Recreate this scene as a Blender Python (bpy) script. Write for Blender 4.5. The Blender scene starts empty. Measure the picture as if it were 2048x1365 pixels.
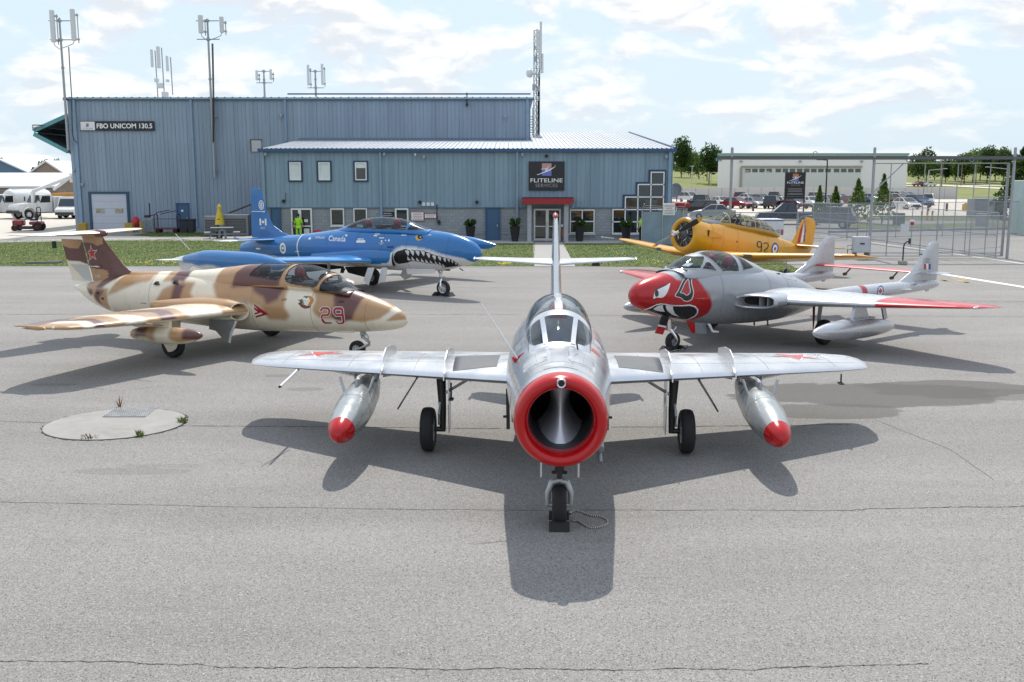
import bpy, bmesh, math, random
import numpy as np
from mathutils import Vector, Matrix
from mathutils.bvhtree import BVHTree
from mathutils.geometry import delaunay_2d_cdt
D = bpy.data
S = bpy.context.scene
COL = S.collection
R = math.radians
rng = random.Random(7)
nrng = np.random.default_rng(5)
# ------------------------------------------------------------------ camera
CAM_H, CAM_PITCH, CAM_F = 4.05, math.atan(325.5 / 2000.0), 2000.0
cam = D.cameras.new('camera')
cam.sensor_width = 36.0
cam.lens = CAM_F / 2048.0 * 36.0
cam.clip_start = 0.2
cam.clip_end = 6000
co = D.objects.new('camera', cam)
COL.objects.link(co)
co.location = (0, 0, CAM_H)
co.rotation_euler = (R(90) - CAM_PITCH, 0, 0)
S.camera = co
# ------------------------------------------------------------------ daylight
SUN_EL, SUN_AZ = 55.0, 1.5           # the sun stands behind the hangar, shadows fall towards the camera
w = D.worlds.new('World')
S.world = w
w.use_nodes = True
nt = w.node_tree
nt.nodes.clear()
def wn(t, **k):
 n = nt.nodes.new(t)
 for a, b in k.items():
  setattr(n, a, b)
 return n
def wl(a, b): nt.links.new(a, b)
def wmath(op, a, b=None, c=None, clamp=False):
 n = wn('ShaderNodeMath', operation=op, use_clamp=clamp)
 for i, v in enumerate((a, b, c)):
  if v is None: continue
  if isinstance(v, (int, float)): n.inputs[i].default_value = v
  else: wl(v, n.inputs[i])
 return n.outputs[0]
sky = wn('ShaderNodeTexSky', sky_type='NISHITA')
sky.sun_disc = False
sky.sun_elevation = R(SUN_EL)
sky.sun_rotation = R(SUN_AZ)
sky.air_density = 1.3
sky.dust_density = 2.2
sky.ozone_density = 1.2
tc = wn('ShaderNodeTexCoord')
sep = wn('ShaderNodeSeparateXYZ')
wl(tc.outputs['Generated'], sep.inputs[0])
zc = wmath('MAXIMUM', sep.outputs['Z'], 0.0)
zz = wmath('ADD', zc, 0.11)
zsc = wmath('SUBTRACT', 9.0, wmath('MULTIPLY', zc, 5.0))
px_ = wmath('DIVIDE', sep.outputs['X'], zz)
py_ = wmath('DIVIDE', sep.outputs['Y'], zz)
def cloud(dx, dy, dz=0.0):
 cmb = wn('ShaderNodeCombineXYZ')
 wl(wmath('ADD', wmath('MULTIPLY', sep.outputs['X'], zsc), dx), cmb.inputs[0])
 wl(wmath('ADD', wmath('MULTIPLY', sep.outputs['Y'], zsc), dz), cmb.inputs[1])
 wl(wmath('ADD', wmath('MULTIPLY', wmath('POWER', zc, .80), 15.0), dy + 3.1), cmb.inputs[2])
 n = wn('ShaderNodeTexNoise', noise_dimensions='3D')
 n.inputs['Scale'].default_value = 1.12
 n.inputs['Detail'].default_value = 9.0
 n.inputs['Roughness'].default_value = 0.52
 n.inputs['Distortion'].default_value = 0.25
 wl(cmb.outputs[0], n.inputs['Vector'])
 return n.outputs['Fac']
c0, c1 = cloud(0, 0), cloud(0.0, 0.16)
mr = wn('ShaderNodeMapRange', interpolation_type='SMOOTHSTEP')
wl(c0, mr.inputs[0])
mr.inputs[1].default_value, mr.inputs[2].default_value = 0.42, 0.56
cover = mr.outputs[0]
mr2 = wn('ShaderNodeMapRange', interpolation_type='SMOOTHSTEP')
wl(wmath('SUBTRACT', c0, c1), mr2.inputs[0])
mr2.inputs[1].default_value, mr2.inputs[2].default_value = -0.075, 0.05
mr2.inputs[3].default_value, mr2.inputs[4].default_value = 0.0, 1.0
lit = mr2.outputs[0]
ccol = wn('ShaderNodeMix', data_type='RGBA')
wl(lit, ccol.inputs[0])
CLOUD_DARK, CLOUD_LIT = (7.5, 7.9, 8.5, 1), (10.2, 10.2, 10.1, 1)
ccol.inputs[6].default_value = CLOUD_DARK
ccol.inputs[7].default_value = CLOUD_LIT
hz = wn('ShaderNodeMapRange')
wl(sep.outputs['Z'], hz.inputs[0])
hz.inputs[1].default_value, hz.inputs[2].default_value = 0.0, 0.16
hz.inputs[3].default_value, hz.inputs[4].default_value = 0.5, 1.0
cov = wmath('MULTIPLY', cover, hz.outputs[0])
# a thin bright veil of high haze lies over the blue
veil = wn('ShaderNodeMix', data_type='RGBA')
veil.inputs[0].default_value = 0.85
wl(sky.outputs[0], veil.inputs[6])
vz = wn('ShaderNodeMapRange'); wl(sep.outputs['Z'], vz.inputs[0]); vz.inputs[1].default_value, vz.inputs[2].default_value = 0.08, 0.75
vcol = wn('ShaderNodeMix', data_type='RGBA'); wl(vz.outputs[0], vcol.inputs[0])
vcol.inputs[6].default_value, vcol.inputs[7].default_value = (7.3, 8.8, 10.0, 1), (5.6, 8.2, 12.5, 1)
wl(vcol.outputs[2], veil.inputs[7])
skc = wn('ShaderNodeMix', data_type='RGBA')
wl(cov, skc.inputs[0])
wl(veil.outputs[2], skc.inputs[6])
wl(ccol.outputs[2], skc.inputs[7])
bg = wn('ShaderNodeBackground')
bg.inputs['Strength'].default_value = 0.085
wl(skc.outputs[2], bg.inputs['Color'])
out = wn('ShaderNodeOutputWorld')
wl(bg.outputs[0], out.inputs[0])
sl = D.lights.new('sun', 'SUN')
sl.energy = 3.4
sl.angle = R(0.55)
sl.color = (1.0, 0.955, 0.88)
so = D.objects.new('sun', sl)
COL.objects.link(so)
so.rotation_euler = (R(90 - SUN_EL), 0, R(180 - SUN_AZ))
so.location = (0, 60, 80)
S.view_settings.view_transform = 'Standard'
S.view_settings.look = 'None'
S.view_settings.exposure = 0.33
S.view_settings.gamma = 1.0
S.view_settings.use_curve_mapping = False
S.render.engine = 'CYCLES'
S.cycles.max_bounces = 8
S.cycles.transparent_max_bounces = 16
S.cycles.caustics_reflective = False
S.cycles.caustics_refractive = False
# ------------------------------------------------------------------ calibration: photo pixel -> place
def ray(px, py):
 u, v = (px - 1024) / CAM_F, (py - 682.5) / CAM_F
 c, s = math.cos(CAM_PITCH), math.sin(CAM_PITCH)
 return (u, c - v * s, -s - v * c)
def G(px, py, z=0.0):
 d = ray(px, py); t = (z - CAM_H) / d[2]
 return Vector((d[0] * t, d[1] * t, z))
def Q(px, py, Y):
 d = ray(px, py); t = Y / d[1]
 return Vector((d[0] * t, Y, CAM_H + d[2] * t))
# ------------------------------------------------------------------ materials
MATS = {}
def mat(name, col=(0.5, 0.5, 0.5), rough=0.6, metal=0.0, var=0.12, scale=3.0, bump=0.0, bscale=60.0, coat=0.0,
  attr=None, objcol=False, spec=0.5, dirt=0.0, rvar=0.1, emit=None, estr=1.0, aniso=None):
 if name in MATS: return MATS[name]
 m = D.materials.new(name); m.use_nodes = True
 t = m.node_tree; b = t.nodes['Principled BSDF']
 N = lambda k: t.nodes.new(k)
 b.inputs['Metallic'].default_value = metal
 b.inputs['Specular IOR Level'].default_value = spec
 b.inputs['Coat Weight'].default_value = coat
 b.inputs['Coat Roughness'].default_value = 0.08
 c = N('ShaderNodeTexCoord')
 n = N('ShaderNodeTexNoise'); n.inputs['Scale'].default_value = scale; n.inputs['Detail'].default_value = 6
 n.inputs['Roughness'].default_value = 0.62
 t.links.new(c.outputs['Object'], n.inputs['Vector'])
 r = N('ShaderNodeMapRange')
 r.inputs[1].default_value, r.inputs[2].default_value = 0.25, 0.75
 r.inputs[3].default_value, r.inputs[4].default_value = 1 - var, 1 + var
 t.links.new(n.outputs['Fac'], r.inputs[0])
 mx = N('ShaderNodeMix'); mx.data_type = 'RGBA'; mx.blend_type = 'MULTIPLY'; mx.inputs[0].default_value = 1.0
 if attr:
  a = N('ShaderNodeAttribute'); a.attribute_name = attr
  t.links.new(a.outputs['Color'], mx.inputs[6])
 elif objcol:
  a = N('ShaderNodeObjectInfo'); t.links.new(a.outputs['Color'], mx.inputs[6])
 else:
  mx.inputs[6].default_value = (*col, 1)
 t.links.new(r.outputs[0], mx.inputs[7])
 src = mx.outputs[2]
 if dirt > 0:
  dn = N('ShaderNodeTexNoise'); dn.inputs['Scale'].default_value = scale * 0.35; dn.inputs['Detail'].default_value = 9
  dn.inputs['Roughness'].default_value = 0.7
  t.links.new(c.outputs['Object'], dn.inputs['Vector'])
  dr = N('ShaderNodeMapRange'); dr.inputs[1].default_value, dr.inputs[2].default_value = 0.52, 0.72
  dr.inputs[3].default_value, dr.inputs[4].default_value = 0.0, dirt
  t.links.new(dn.outputs['Fac'], dr.inputs[0])
  dm = N('ShaderNodeMix'); dm.data_type = 'RGBA'
  t.links.new(dr.outputs[0], dm.inputs[0]); t.links.new(src, dm.inputs[6])
  dm.inputs[7].default_value = (0.10, 0.085, 0.07, 1)
  src = dm.outputs[2]
 t.links.new(src, b.inputs['Base Color'])
 rr = N('ShaderNodeMapRange'); rr.inputs[1].default_value, rr.inputs[2].default_value = 0.3, 0.7
 rr.inputs[3].default_value, rr.inputs[4].default_value = max(0.02, rough - rvar), min(1, rough + rvar)
 t.links.new(n.outputs['Fac'], rr.inputs[0]); t.links.new(rr.outputs[0], b.inputs['Roughness'])
 if bump > 0:
  bn = N('ShaderNodeTexNoise'); bn.inputs['Scale'].default_value = bscale; bn.inputs['Detail'].default_value = 4
  t.links.new(c.outputs['Object'], bn.inputs['Vector'])
  bp = N('ShaderNodeBump'); bp.inputs['Strength'].default_value = bump; bp.inputs['Distance'].default_value = 0.02
  t.links.new(bn.outputs['Fac'], bp.inputs['Height']); t.links.new(bp.outputs[0], b.inputs['Normal'])
 if emit:
  b.inputs['Emission Color'].default_value = (*emit, 1); b.inputs['Emission Strength'].default_value = estr
 MATS[name] = m
 return m
def glass_mat(name, tint, refl=0.06, alpha=0.15, rough=0.02):
 """thin pane: mostly clear, some tint, mirror reflection growing at grazing angles"""
 if name in MATS: return MATS[name]
 m = D.materials.new(name); m.use_nodes = True
 t = m.node_tree; t.nodes.clear()
 N = lambda k: t.nodes.new(k)
 tr = N('ShaderNodeBsdfTransparent'); tr.inputs[0].default_value = (*tint, 1)
 df = N('ShaderNodeBsdfDiffuse'); df.inputs[0].default_value = (0.55, 0.6, 0.65, 1)
 m1 = N('ShaderNodeMixShader'); m1.inputs[0].default_value = alpha
 t.links.new(tr.outputs[0], m1.inputs[1]); t.links.new(df.outputs[0], m1.inputs[2])
 gl = N('ShaderNodeBsdfGlossy'); gl.inputs['Roughness'].default_value = rough
 lw = N('ShaderNodeLayerWeight'); lw.inputs[0].default_value = 0.5
 pw = N('ShaderNodeMath'); pw.operation = 'POWER'; pw.inputs[1].default_value = 3.5; t.links.new(lw.outputs['Facing'], pw.inputs[0])
 ad2 = N('ShaderNodeMath'); ad2.operation = 'MULTIPLY_ADD'; ad2.use_clamp = True; ad2.inputs[1].default_value = 0.55; ad2.inputs[2].default_value = 0.025 + refl
 t.links.new(pw.outputs[0], ad2.inputs[0])
 m2 = N('ShaderNodeMixShader'); t.links.new(ad2.outputs[0], m2.inputs[0])
 t.links.new(m1.outputs[0], m2.inputs[1]); t.links.new(gl.outputs[0], m2.inputs[2])
 o = N('ShaderNodeOutputMaterial'); t.links.new(m2.outputs[0], o.inputs[0])
 MATS[name] = m
 return m
# ------------------------------------------------------------------ objects
def obj(name, me, m=None, parent=None, loc=None, rot=None, kind=None, smooth=None):
 o = D.objects.new(name, me)
 COL.objects.link(o)
 if m is not None and len(me.materials) == 0:
  for q in (m if isinstance(m, (list, tuple)) else [m]): me.materials.append(q)
 if parent is not None: o.parent = parent
 if loc is not None: o.location = loc
 if rot is not None: o.rotation_euler = rot
 if kind: o['kind'] = kind
 if smooth is not None: shade(me, smooth)
 return o
def shade(me, ang=None):
 """smooth shading, optionally with edges sharper than ang degrees kept sharp"""
 n = len(me.polygons)
 me.polygons.foreach_set('use_smooth', [True] * n)
 if ang is not None and ang < 179:
  me.set_sharp_from_angle(angle=R(ang))
 me.update()
def thing(name, label, cat, loc=(0, 0, 0), rz=0.0, group=None):
 o = D.objects.new(name, None)
 COL.objects.link(o)
 o.location = loc; o.rotation_euler = (0, 0, rz)
 o.empty_display_size = 0.3
 return tag(o, label, cat, group)
def tag(o, label, cat, group=None):
 o['label'] = label; o['category'] = cat
 if group: o['group'] = group
 return o
def copy_tree(o, parent=None, loc=None, rz=None, label=None, color=None):
 c = o.copy(); COL.objects.link(c)
 if parent is not None: c.parent = parent
 if loc is not None: c.location = loc
 if rz is not None: c.rotation_euler = (0, 0, rz)
 if label: c['label'] = label
 if color: c.color = (*color, 1)
 for ch in list(o.children): copy_tree(ch, c, color=color)
 return c
def recolor(o, color):
 o.color = (*color, 1)
 for ch in o.children: recolor(ch, color)
class MB:
 """collects verts and faces of one mesh"""
 def __init__(s): s.v = []; s.f = []; s.mi = []
 def add(s, v, f, mi=0):
  k = len(s.v); s.v += [tuple(p) for p in v]; s.f += [tuple(i + k for i in q) for q in f]; s.mi += [mi] * len(f); return s
 def box(s, c, d, rz=0.0, bev=0.0, mi=0, M=None):
  x, y, z = d[0] / 2, d[1] / 2, d[2] / 2
  if bev > 0:
   b = min(bev, x * .9, y * .9, z * .9)
   v = []
   for sx in (-1, 1):
    for sy in (-1, 1):
     for sz in (-1, 1):
      v += [(sx * (x - b), sy * (y - b), sz * z), (sx * (x - b), sy * y, sz * (z - b)), (sx * x, sy * (y - b), sz * (z - b))]
   bm = bmesh.new()
   for p in v: bm.verts.new(p)
   bmesh.ops.convex_hull(bm, input=bm.verts)
   bmesh.ops.dissolve_limit(bm, angle_limit=0.01, verts=bm.verts, edges=bm.edges)
   bm.verts.index_update()
   v = [p.co.copy() for p in bm.verts]; f = [[q.index for q in a.verts] for a in bm.faces]
   bm.free()
  else:
   v = [Vector((sx * x, sy * y, sz * z)) for sx in (-1, 1) for sy in (-1, 1) for sz in (-1, 1)]
   f = [(0, 1, 3, 2), (4, 6, 7, 5), (0, 4, 5, 1), (2, 3, 7, 6), (0, 2, 6, 4), (1, 5, 7, 3)]
  T = Matrix.Translation(Vector(c)) @ Matrix.Rotation(rz, 4, 'Z')
  if M is not None: T = M @ T
  return s.add([T @ p for p in v], f, mi)
 def bar(s, a, b, w, h=None, mi=0, up=(0, 0, 1)):
  """rectangular bar from a to b"""
  h = h or w
  a, b = Vector(a), Vector(b); d = (b - a).normalized(); u = Vector(up)
  if abs(d.dot(u)) > .98: u = Vector((1, 0, 0))
  x = d.cross(u).normalized(); y = x.cross(d).normalized()
  v = [p + x * (sx * w / 2) + y * (sy * h / 2) for p in (a, b) for sx, sy in ((-1, -1), (1, -1), (1, 1), (-1, 1))]
  return s.add(v, [(3, 2, 1, 0), (4, 5, 6, 7), (0, 1, 5, 4), (1, 2, 6, 5), (2, 3, 7, 6), (3, 0, 4, 7)], mi)
 def tube(s, pts, r, n=8, mi=0, cap=True):
  pts = [Vector(p) for p in pts]
  rs = r if isinstance(r, (list, tuple)) else [r] * len(pts)
  v = []; f = []
  ref = None
  for i, p in enumerate(pts):
   d = (pts[min(i + 1, len(pts) - 1)] - pts[max(i - 1, 0)]).normalized()
   if ref is None:
    ref = Vector((0, 0, 1)) if abs(d.z) < .9 else Vector((1, 0, 0))
   x = d.cross(ref).normalized(); y = d.cross(x).normalized(); ref = x.cross(d).normalized() if False else ref
   for k in range(n):
    a = 2 * math.pi * k / n
    v.append(p + (x * math.cos(a) + y * math.sin(a)) * rs[i])
  for i in range(len(pts) - 1):
   for k in range(n):
    a, b = i * n + k, i * n + (k + 1) % n
    f.append((a, b, b + n, a + n))
  if cap:
   f.append(tuple(range(n))[::-1]); f.append(tuple(range((len(pts) - 1) * n, len(pts) * n)))
  return s.add(v, f, mi)
 def lathe(s, prof, n=16, M=None, mi=0, close=False):
  """profile of (r, h) turned about the z axis"""
  v = []; f = []
  for r, h in prof:
   for k in range(n):
    a = 2 * math.pi * k / n
    v.append(Vector((r * math.cos(a), r * math.sin(a), h)))
  m = len(prof)
  for i in range(m - (0 if close else 1)):
   for k in range(n):
    a, b = i * n + k, i * n + (k + 1) % n
    j = ((i + 1) % m) * n
    f.append((a, b, j + (k + 1) % n, j + k))
  if M is not None: v = [M @ p for p in v]
  return s.add(v, f, mi)
 def prism(s, poly, d0, d1, axis='y', mi=0, M=None):
  """polygon extruded between two depths: axis y -> (x,z) polygon, x -> (y,z), z -> (x,y)"""
  n = len(poly)
  def P(q, d):
   if axis == 'y': return Vector((q[0], d, q[1]))
   if axis == 'x': return Vector((d, q[0], q[1]))
   return Vector((q[0], q[1], d))
  v = [P(q, d0) for q in poly] + [P(q, d1) for q in poly]
  if M is not None: v = [M @ p for p in v]
  f = [tuple(range(n)), tuple(range(2 * n - 1, n - 1, -1))] + [(i, i + n, (i + 1) % n + n, (i + 1) % n) for i in range(n)]
  return s.add(v, f, mi)
 def quad(s, *p, mi=0): return s.add(p, [tuple(range(len(p)))], mi)
 def mesh(s, name, fix=True):
  me = D.meshes.new(name)
  me.from_pydata(s.v, [], s.f)
  if any(s.mi): me.polygons.foreach_set('material_index', s.mi)
  if fix:
   bm = bmesh.new(); bm.from_mesh(me)
   bmesh.ops.recalc_face_normals(bm, faces=bm.faces)
   bm.to_mesh(me); bm.free()
  me.update()
  return me
 def build(s, name, m, parent=None, smooth=None, kind=None, loc=None, rot=None, fix=True):
  return obj(name, s.mesh(name, fix), m, parent, loc, rot, kind, smooth)
def arr_mesh(name, V, F, fix=False):
 """mesh from numpy verts and a quad (or tri) index array"""
 me = D.meshes.new(name)
 V = np.asarray(V, np.float32); F = np.asarray(F, np.int32)
 k = F.shape[1]
 me.vertices.add(len(V)); me.vertices.foreach_set('co', V.ravel())
 me.loops.add(F.size); me.loops.foreach_set('vertex_index', F.ravel())
 me.polygons.add(len(F)); me.polygons.foreach_set('loop_start', np.arange(0, F.size, k, dtype=np.int32))
 try: me.polygons.foreach_set('loop_total', np.full(len(F), k, np.int32))
 except Exception: pass
 me.update(calc_edges=True); me.validate()
 return me
def pchip(xs, ys, x):
 """monotone cubic interpolation"""
 xs, ys, x = np.asarray(xs, float), np.asarray(ys, float), np.asarray(x, float)
 h = np.diff(xs); d = np.diff(ys) / h
 m = np.zeros_like(ys)
 for i in range(1, len(xs) - 1):
  if d[i - 1] * d[i] > 0:
   w1, w2 = 2 * h[i] + h[i - 1], h[i] + 2 * h[i - 1]
   m[i] = (w1 + w2) / (w1 / d[i - 1] + w2 / d[i])
 m[0], m[-1] = d[0], d[-1]
 i = np.clip(np.searchsorted(xs, x) - 1, 0, len(xs) - 2)
 t = (x - xs[i]) / h[i]
 return ((2 * t**3 - 3 * t**2 + 1) * ys[i] + (t**3 - 2 * t**2 + t) * h[i] * m[i]
   + (-2 * t**3 + 3 * t**2) * ys[i + 1] + (t**3 - t**2) * h[i] * m[i + 1])
class Loft:
 """body along x. stations: x, z_top, z_bottom, half_width, z_of_max_width, n_top, n_bottom"""
 def __init__(s, st, nx=200, nt=96, dense=None, yo=0.0):
  st = sorted([tuple(q) + (2.0, 2.0)[len(q) - 5:] if len(q) < 7 else tuple(q) for q in st])
  s.st = np.array(st, float); s.yo = yo
  x0, x1 = s.st[0, 0], s.st[-1, 0]
  u = np.linspace(0, 1, nx)
  e = 0.5 - 0.5 * np.cos(math.pi * u)
  u = 0.55 * u + 0.45 * e
  s.x = x0 + (x1 - x0) * u
  s.nt = nt
 def at(s, x):
  return [pchip(s.st[:, 0], s.st[:, k], x) for k in range(1, 7)]
 def verts(s, t0=0.0, t1=2 * math.pi, closed=True):
  zt, zb, wd, zm, n1, n2 = s.at(s.x)
  th = np.linspace(t0, t1, s.nt, endpoint=not closed)
  c, sn = np.cos(th)[None, :], np.sin(th)[None, :]
  up = sn >= 0
  n = np.where(up, n1[:, None], n2[:, None])
  h = np.where(up, (zt - zm)[:, None], (zm - zb)[:, None])
  Y = np.sign(c) * np.abs(c) ** (2 / n) * wd[:, None]
  Z = zm[:, None] + np.sign(sn) * np.abs(sn) ** (2 / n) * h
  X = np.repeat(s.x[:, None], s.nt, 1)
  P = np.stack([X, Y + s.yo, Z], -1)
  for i in (0, -1):
   if s.st[i, 3] <= .07: m = P[i].mean(0); P[i] = m + (P[i] - m) * .02
  return P
 def grid(s, t0=0.0, t1=2 * math.pi, closed=True):
  P = s.verts(t0, t1, closed)
  a, b = P.shape[:2]
  i = np.arange(a - 1)[:, None]; j = np.arange(b if closed else b - 1)[None, :]
  j2 = (j + 1) % b
  F = np.stack([np.broadcast_to(i * b + j, (a - 1, j.shape[1])), i * b + j2, (i + 1) * b + j2, (i + 1) * b + j + 0 * i], -1).reshape(-1, 4)
  return P.reshape(-1, 3), F[:, ::-1]
 def half_y(s, x, z):
  zt, zb, wd, zm, n1, n2 = [float(q) for q in s.at(np.array([x]))] if False else [q[0] for q in s.at(np.array([x]))]
  if z >= zm: q, n = (z - zm) / max(zt - zm, 1e-4), n1
  else: q, n = (zm - z) / max(zm - zb, 1e-4), n2
  return wd * max(0.0, 1 - min(q, 1) ** n) ** (1 / n)
 def top(s, x): return s.at(np.array([x]))[0][0]
 def bot(s, x): return s.at(np.array([x]))[1][0]
def paint(me, fn):
 n = len(me.vertices)
 P = np.empty(n * 3, np.float32); me.vertices.foreach_get('co', P); P = P.reshape(-1, 3)
 C = np.ones((n, 4), np.float32); C[:, :3] = fn(P)
 a = me.attributes.new('paint', 'FLOAT_COLOR', 'POINT')
 a.data.foreach_set('color', C.ravel())
def bvh_of(me):
 return BVHTree.FromPolygons([v.co.copy() for v in me.vertices], [tuple(p.vertices) for p in me.polygons])
def split_faces(V, F, cls):
 """cut one grid into meshes by face class -> {class: (V, F)}"""
 res = {}
 for c in np.unique(cls):
  f = F[cls == c]
  u, inv = np.unique(f, return_inverse=True)
  res[int(c)] = (V[u], inv.reshape(f.shape))
 return res
AIRF = [(1.0, .0), (.95, .012), (.85, .032), (.7, .062), (.5, .088), (.35, .098), (.22, .094), (.12, .078), (.05, .053), (.015, .029), (0, 0)]
def wing_mesh(name, secs, n_span=24, vertical=False, nc=0):
 """secs: list of (span, x_le, z, chord, thickness_ratio, twist_deg). span is along y (or z when vertical)"""
 S_ = np.array(secs, float)
 AF = AIRF
 if nc:
  ax = np.array([p[0] for p in AIRF[::-1]]); at = np.array([p[1] for p in AIRF[::-1]]); g = (1 - np.cos(np.linspace(0, math.pi, nc))) / 2; g = g[::-1]
  AF = list(zip(g, pchip(np.sqrt(ax), at, np.sqrt(g))))
 prof = [(x, t) for x, t in AF] + [(x, -t * .8) for x, t in AF[::-1][1:-1]]
 k = len(prof)
 s0, s1 = S_[0, 0], S_[-1, 0]
 u = np.linspace(0, 1, n_span)
 sp = s0 + (s1 - s0) * u
 o = np.argsort(S_[:, 0])
 I = lambda c: np.interp(sp, S_[o, 0], S_[o, c])
 xl, z, ch, th, tw = I(1), I(2), I(3), I(4), I(5)
 V = []
 for i in range(n_span):
  for (px, pt) in prof:
   x = xl[i] - px * ch[i]; t = pt * ch[i] * th[i] / 0.18
   dz = t + (0.3 - px) * ch[i] * math.tan(R(tw[i]))
   V.append((x, t, sp[i]) if vertical else (x, sp[i], z[i] + dz))
  if vertical:
   for q in range(k): V[-k + q] = (V[-k + q][0], V[-k + q][1] + z[i], V[-k + q][2])
 F = []
 for i in range(n_span - 1):
  for q in range(k):
   a, b = i * k + q, i * k + (q + 1) % k
   F.append((a, b, b + k, a + k))
 mb = MB(); mb.add(V, F)
 mb.f.append(tuple(range(k))); mb.f.append(tuple(range((n_span - 1) * k, n_span * k))); mb.mi += [0, 0]
 return mb.mesh(name)
# ------------------------------------------------------------------ decals
def poly_decal(loops, step=0.07):
 """2-D loops (outer and holes, even-odd) -> triangulated 2-D verts, faces"""
 vs, es = [], []
 for lp in loops:
  d = []
  n = len(lp)
  for i in range(n):
   a, b = Vector(lp[i]), Vector(lp[(i + 1) % n])
   m = max(1, int((b - a).length / step))
   for k in range(m): d.append(a + (b - a) * (k / m))
  o = len(vs); vs += d
  es += [(o + i, o + (i + 1) % len(d)) for i in range(len(d))]
 xs = [p.x for p in vs]; ys = [p.y for p in vs]
 x0, x1, y0, y1 = min(xs), max(xs), min(ys), max(ys)
 if max(x1 - x0, y1 - y0) > step * 1.5:
  nx, ny = int((x1 - x0) / step), int((y1 - y0) / step)
  for i in range(1, nx + 1):
   for j in range(1, ny + 1):
    vs.append(Vector((x0 + (i - .5 + .13 * (j % 2)) * step, y0 + (j - .5) * step)))
 v, e, f, *_ = delaunay_2d_cdt(vs, es, [], 0, 1e-5)
 c = np.array([[sum(v[i].x for i in q) / 3, sum(v[i].y for i in q) / 3] for q in f])
 ins = np.zeros(len(f), bool)
 for lp in loops: ins ^= in_poly(c[:, 0], c[:, 1], [tuple(p) for p in lp])
 return v, [q for q, k in zip(f, ins) if k]
def text_loops(txt, size, font_w=1.0, bold=0.0, shear=0.0):
 c = D.curves.new('txt', 'FONT'); c.body = txt; c.size = size; c.align_x = 'CENTER'; c.align_y = 'CENTER'
 c.offset = bold; c.shear = shear; c.resolution_u = 3
 o = D.objects.new('txt', c); COL.objects.link(o)
 dg = bpy.context.evaluated_depsgraph_get(); dg.update()
 me = D.meshes.new_from_object(o.evaluated_get(dg))
 V = [(v.co.x * font_w, v.co.y) for v in me.vertices]; F = [tuple(p.vertices) for p in me.polygons]
 D.objects.remove(o); D.curves.remove(c); D.meshes.remove(me)
 return V, F
def project(V, F, place, bvh, direction, off):
 """2-D verts -> 3-D by place(u,v) and a ray onto the surface"""
 d = Vector(direction).normalized()
 P = []; ok = []
 for u, v in V:
  p = Vector(place(u, v))
  h = bvh.ray_cast(p - d * 8, d)
  if h[0] is None: P.append(p); ok.append(False)
  else:
   P.append(h[0] - d * off); ok.append(True)
 F2 = [f for f in F if all(ok[i] for i in f)]
 return P, F2
def decal(name, VF, place, bvh, direction, m, parent, off=0.006, label=None):
 V, F = VF
 P, F2 = project([(q[0], q[1]) for q in V], F, place, bvh, direction, off)
 me = D.meshes.new(name); me.from_pydata([tuple(p) for p in P], [], F2); me.update()
 o = obj(name, me, m, parent)
 shade(me)
 if label: o['label'] = label
 return o
def ellipse(cx, cy, rx, ry=None, n=28, a0=0.0):
 ry = rx if ry is None else ry
 return [(cx + rx * math.cos(a0 + 2 * math.pi * i / n), cy + ry * math.sin(a0 + 2 * math.pi * i / n)) for i in range(n)]
def star(cx, cy, r, k=0.382, rot=0.0):
 return [(cx + (r if i % 2 == 0 else r * k) * math.sin(rot + math.pi * i / 5), cy + (r if i % 2 == 0 else r * k) * math.cos(rot + math.pi * i / 5)) for i in range(10)]
def maple(cx, cy, s):
 h = [(0, 1), (.18, .62), (.36, .72), (.28, .25), (.5, .48), (.58, .34), (.92, .4), (.78, .08), (.9, 0), (.45, -.36), (.5, -.52), (.06, -.46), (.08, -.95), (-.0, -.95)]
 p = h[:-1] + [(-x, y) for x, y in h[::-1][1:-1]]
 return [(cx + s * x, cy + s * y) for x, y in p]
def leaf_poly(pts): return pts
def smooth_loop(pts, n=6):
 """closed Catmull-Rom through points"""
 P = [np.array(p, float) for p in pts]; k = len(P); o = []
 for i in range(k):
  a, b, c, d = P[i - 1], P[i], P[(i + 1) % k], P[(i + 2) % k]
  for j in range(n):
   t = j / n
   o.append(tuple(.5 * (2 * b + (c - a) * t + (2 * a - 5 * b + 4 * c - d) * t * t + (3 * b - a - 3 * c + d) * t**3)))
 return o
def in_poly(X, Z, poly):
 X, Z = np.asarray(X), np.asarray(Z)
 r = np.zeros(X.shape, bool); n = len(poly)
 for i in range(n):
  x1, z1 = poly[i]; x2, z2 = poly[(i + 1) % n]
  c = ((z1 > Z) != (z2 > Z)) & (X < (x2 - x1) * (Z - z1) / (z2 - z1 + 1e-12) + x1)
  r ^= c
 return r
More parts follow.
